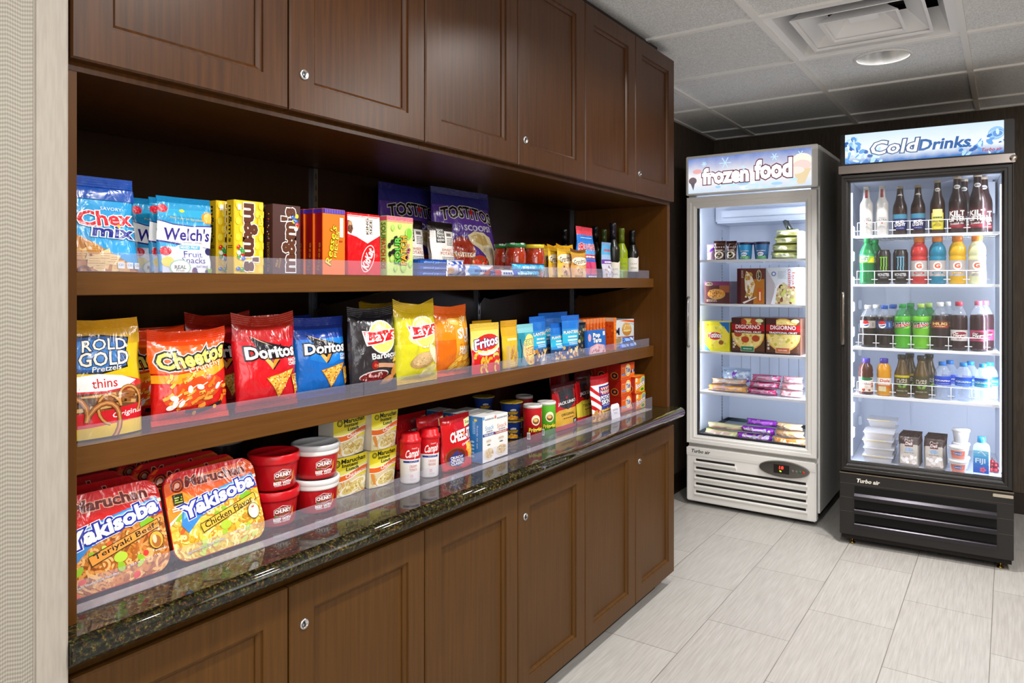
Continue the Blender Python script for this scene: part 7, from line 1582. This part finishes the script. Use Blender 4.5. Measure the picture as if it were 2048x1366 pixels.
for u, bg, fg, cap, nm in ((1918, 'ddd8d2', '8a1c2c', 'c8344a', 'white'), (1957, 'a83a5c', '5a1024', 'd86a8a', 'pink')):
    h = .226 if nm == 'white' else .230
    o = drink('soda_bottle', 'dark cherry soda bottle with %s label and pink cap' % nm, 'bottle', u, 660, Y, .955, soda(.0345, h), CLR, cap, (.0155, h * .93 - .004, h), (.20 * h, 150, a_drp(bg, fg), .0348, .55), liquid=(h * .76, '2c0d14'), group='pink capped soda bottles')
    if nm == 'pink': twin(o, .030, .09, 'dark cherry soda bottle behind the pink labelled one')
def a_apl(A): a = A.a; A.rect(0, 0, 1, a, 'ece4da'); A.ell(.5, .9 * a, .4, .12 * a, '1f6a3a'); A.rect(.1, .52 * a, .9, .70 * a, 'b8542c'); A.fine(.5, .61 * a, .6, .12 * a, W_, b=.02); A.scatter(14, .05, .05 * a, .95, .45 * a, .06, .12, ['b85a34', 'c8885c', 'e8d8c8', '9a3a1c'])
def a_orj(A): a = A.a; A.rect(0, .66 * a, 1, a, 'eee6d8'); A.rect(0, .3 * a, 1, .5 * a, 'd8742c'); A.txt('Dole', .55, .82 * a, .5, .2 * a, 'c83a1c', 0, .1, .03); A.fine(.5, .58 * a, .7, .12 * a, W_, b=.02); A.rect(.2, .08 * a, .6, .42 * a, 'e0d4a8')
jui = lambda R, h: [(0, .003), (R * .9, 0), (R, .006), (R, .42 * h), (R * .93, .50 * h), (R * .98, .56 * h), (R * .92, .63 * h), (R * .97, .68 * h), (R * .86, .80 * h), (R * .55, .88 * h), (R * .52, .90 * h), (0, .901 * h)]
drink('juice_bottle', 'dark apple juice bottle with purple cap on the fourth cooler shelf', 'bottle', 1732, 745, Y, .722, jui(.033, .172), '4a2012', '4a3aa8', (.0185, .153, .175), (.014, 150, a_apl, .0331, .80), group='purple capped juice bottles')
drink('juice_bottle', 'orange juice bottle with purple cap on the fourth cooler shelf', 'bottle', 1768, 748, Y, .722, jui(.033, .175), 'd8940c', '4a3aa8', (.0185, .155, .178), (.016, 150, a_orj, .0331, .80), group='purple capped juice bottles')
def a_leaf(top):
    def f(A): a = A.a; A.rect(0, 0, 1, a, '4a4424'); A.rect(0, .88 * a, 1, a, top); A.txt('PURE', .5, .76 * a, .56, .10 * a, 'e8e4d0'); A.txt('LEAF', .5, .64 * a, .56, .10 * a, 'e8e4d0'); A.poly([(.5, .3 * a), (.2, .55 * a), (.34, .34 * a)], '6a9a2c'); A.poly([(.5, .3 * a), (.82, .58 * a), (.66, .34 * a)], '7aa83c'); A.ell(.38, .44 * a, .14, .05, '7aa83c', -.7); A.ell(.64, .46 * a, .16, .05, '8ab84c', .7); A.txt('BREWED TEA', .5, .16 * a, .6, .06 * a, 'd8d4c0')
    return f
tea = lambda R, h: [(0, .003), (R * .9, 0), (R, .006), (R, .50 * h), (R * .95, .58 * h), (R * .62, .74 * h), (R * .5, .84 * h), (R * .48, .92 * h), (0, .921 * h)]
for u, c_, nm in ((1804, 'c8b81c', 'yellow banded'), (1843, '4a4424', 'plain olive')):
    o = drink('tea_bottle', 'brown iced tea bottle with %s leaf label' % nm, 'bottle', u, 755, Y, .722, tea(.034, .196), '5a4416', '2a2418', (.019, .180, .200), (.016, 140, a_leaf(c_), .0341, 1.05), group='brown iced tea bottles'); twin(o, .030, .10, 'brown iced tea bottle behind the %s one' % nm)
def a_aqua(c):
    def f(A): a = A.a; A.rect(0, 0, 1, a, c); A.rect(0, .72 * a, 1, a, '1c50c8'); A.txt('AQUAFINA', .5, .48 * a, .78, .2 * a, W_, -.03, .1, .03); A.lines(.2, .14 * a, .8, .22 * a, 1, 'c8e0f8')
    return f
WTR = clear('water_bottle_plastic', (.90, .94, .99), .22, (.80, .87, .98), 1.33, .05)
wat = lambda R, h: [(0, .006), (R * .6, .0), (R * .95, .004), (R, .014), (R * .96, .16 * h), (R, .2 * h), (R * .97, .34 * h), (R, .38 * h), (R, .58 * h), (R * .97, .66 * h), (R * .82, .80 * h), (R * .50, .90 * h), (R * .44, .92 * h), (R * .44, .95 * h), (0, .951 * h)]
for u, c_, cp, nm in ((1885, '1c3cb8', '1f7ad0', 'left'), (1927, '1f6ad0', '1f86d8', 'middle'), (1966, '189cc0', '2a96c8', 'right')):
    o = drink('water_bottle', 'clear water bottle with blue label, %s of the three in front' % nm, 'bottle', u, 760, Y, .722, wat(.034, .172), WTR, cp, (.0155, .158, .176), (.070, 160, a_aqua(c_), .0345, .42), group='clear water bottles'); twin(o, .030, .085, 'clear water bottle behind the %s one' % nm)
# floor of the cooler
zf = .3855
def tub(label, k, u, v, y, lx=0):
    x, _ = DK.L(u, v, y); p = DK.W(x + lx, y, zf + .0005 + .0385 * k); r = root('food_tub', label, 'food tub', p, (0, 0, DK.yaw), 'clear stacked food tubs'); m = clear('hazy_tub_plastic', (.93, .93, .95), .45, (.86, .85, .88), 1.4, .1); q = MB()
    q.faces([(sx * a, sy * b, z_) for a, b, z_ in ((.055, .050, 0), (.064, .058, .032)) for sx, sy in ((-1, -1), (1, -1), (1, 1), (-1, 1))], [[3, 2, 1, 0], [0, 1, 5, 4], [1, 2, 6, 5], [2, 3, 7, 6], [3, 0, 4, 7]], m); q.build('tub', r)
    q = MB(); q.box(-.068, .068, -.062, .062, .0325, .0375, m, .0015); q.box(-.068, .035, -.0626, -.0621, .033, .0372, M('d8c48c', 'print')) if k % 2 == 0 else None; q.build('lid', r)
    q = MB(); q.box(-.045, .05, -.040, .045, .003, .026, M('d2c2a8', 'matte'), .008); q.build('filling', r)
    return r
for k, nm in enumerate(('lowest', 'second', 'third', 'topmost')): tub('hazy food tub, %s of the front stack on the cooler floor' % nm, k, 1757, 880, .15, .004 * (k % 2))
for k, nm in enumerate(('lowest', 'second', 'third', 'fourth', 'topmost')): tub('hazy food tub, %s of the stack behind on the cooler floor' % nm, k, 1766, 870, .29)
def a_deli(A): a = A.a; A.rect(0, .72 * a, 1, a, '3a2420'); A.txt('Deli', .5, .86 * a, .4, .1 * a, 'd8c8b8', 0, .2); A.rect(.08, .08 * a, .92, .74 * a, 'c8c0b4'); A.rect(.3, .66 * a, .7, .84 * a, '6a2a2c'); A.txt('Deli', .5, .76 * a, .32, .10 * a, W_, 0, .15, .02); A.ell(.5, .56 * a, .22, .07 * a, '9cb4d0'); A.lines(.25, .44 * a, .75, .48 * a, 1, '7a5a54'); A.scatter(20, .15, .1 * a, .85, .38 * a, .06, .12, ['e8e4e0', 'd8ccc4', 'c0b0a8', 'f4f2f0'])
for u0, u1, nm in ((1797, 1838, 'left'), (1848, 1889, 'right')):
    c, wd = fspan(DK, u0, u1, 900, .10); o = bag('deli_pack', 'clear deli meat pack with brown header, front of the %s row' % nm, 'deli pack', DK.W(c, .115, zf + .002), wd, .150, .022, '8a827c', a_deli, 'stand', DK.yaw, .16, 'brown topped deli meat packs', '3a2420', seed=int(u0), top=.93, pin=0)
    for k, n2 in enumerate(('second', 'third', 'rearmost')): dup(o, DK.W(c + .004 * (k + 1), .115 + .036 * (k + 1), zf + .002), None, 'clear deli meat pack with brown header, %s of the %s row' % (n2, nm))
def a_pcup(A): a = A.a; A.rect(0, .06 * a, 1, .94 * a, 'd8684c'); A.rect(0, .06 * a, 1, .4 * a, 'e08a78'); A.ell(.5, .64 * a, .30, .20 * a, W_); A.ell(.5, .64 * a, .28, .18 * a, '2a4a98'); A.fine(.5, .64 * a, .42, .12 * a, W_, 0, .15)
def fcup(label, u, v, y, k, printed=True):
    x, _ = DK.L(u, v, y); p = DK.W(x, y, zf + .0005 + .064 * k); r = root('yogurt_cup', label, 'yogurt cup', p, (0, 0, face_yaw(p.x, p.y)), 'stacked yogurt cups'); MB().lathe([(0, 0), (.028, 0), (.035, .052)], M('ece8e6', 'plastic'), 28).build('cup', r); MB().lathe([(.035, .051), (.038, .0515), (.038, .058), (.036, .0625), (0, .0635)], M('e6e4e2', 'plastic'), 28).build('lid', r)
    if printed: q = MB(); A = Art(.75, 'print'); a_pcup(A); wrap_label(q, A, lambda zz: .0282 + .0068 * zz / .052, 115, .003); q.build('label', r)
fcup('coral and white yogurt cup at the bottom of the front stack', 1916, 915, .10, 0); fcup('coral and white yogurt cup on top of the front stack', 1916, 915, .10, 1); fcup('plain white yogurt cup at the bottom of the stack behind', 1922, 905, .19, 0, False); fcup('plain white yogurt cup in the middle of the stack behind', 1922, 905, .19, 1, False); fcup('plain white yogurt cup on top of the stack behind', 1922, 905, .19, 2, False)
x, _ = DK.L(1963, 920, .105); p = DK.W(x, .105, zf + .0005); r = root('square_water_bottle', 'square clear water bottle with blue label and pink flower on the cooler floor', 'bottle', p, (0, 0, DK.yaw - .1))
mb = MB(); w2, b = .032, mb.bm; rings = []
for hw, z_ in ((.028, 0), (.032, .004), (.032, .125), (.028, .140), (.013, .152), (.012, .165)): rings.append([b.verts.new((hw * math.copysign(abs(math.cos(t)) ** .45, math.cos(t)), hw * math.copysign(abs(math.sin(t)) ** .45, math.sin(t)), z_)) for t in [2 * PI * (k + .5) / 24 for k in range(24)]])
i_ = mb.mi(WTR)
for q0, q1 in zip(rings, rings[1:]):
    for k in range(24): f = b.faces.new([q0[k], q0[(k + 1) % 24], q1[(k + 1) % 24], q1[k]]); f.smooth = True; f.material_index = i_
b.faces.new(rings[0][::-1]); b.faces.new(rings[-1]); mb.build('bottle', r)
MB().lathe([(.0165, .150), (.0175, .152), (.0165, .176), (0, .177)], M('1a90c8', 'plastic'), 24).build('cap', r)
q = MB(); A = Art(1.7, 'print'); A.off = .0004; a = A.a
for k in range(8): A.rect(0, a * k / 8, 1, a * (k + 1) / 8, ('1c5cc8', '1c64cc', '1e70d0', '2080d4', '2a92d8', '3aa2dc', '58b4e0', '7cc4e6')[k])
A.txt('FIJI', .46, .52 * a, .62, .26 * a, 'dceaf8', 0, 0, .02); [A.ell(.62 + .12 * math.cos(t), .16 * a + .12 * math.sin(t), .10, .08, 'e0628c', t) for t in (0, 1.26, 2.5, 3.77, 5.0)]; A.ell(.62, .16 * a, .05, .05, 'b82c4c'); A.line([(.3, .88 * a), (.5, .98 * a), (.8, .80 * a)], .05, 'e8f4f8')
A.lay(q, lambda px, py, o: Vector(((px - .5) * .060, -.0322 - o, .016 + py * .060))); q.build('label', r, recalc=False)
x, _ = DK.L(1984, 915, .20); p = DK.W(x, .21, zf + .001); r = root('grape_bunch', 'small bunch of red grapes behind the square water bottle', 'grapes', p, group='red grapes'); RR_ = random.Random(4)
for k in range(16):
    g = MB(); bb = bmesh.new(); bmesh.ops.create_icosphere(bb, subdivisions=2, radius=.0105); g.add(bb, M('8a1a2c', 'plastic'), None, True); o = g.build('grape', r); o.location = (RR_.uniform(-.035, .03), RR_.uniform(-.02, .02), .0105 + .017 * (k // 7) + RR_.uniform(0, .002))
MB().tube([(0, 0, .012), (.002, 0, .045), (.012, 0, .062)], .002, M('6a4a2c', 'matte'), 6).build('stem', r)
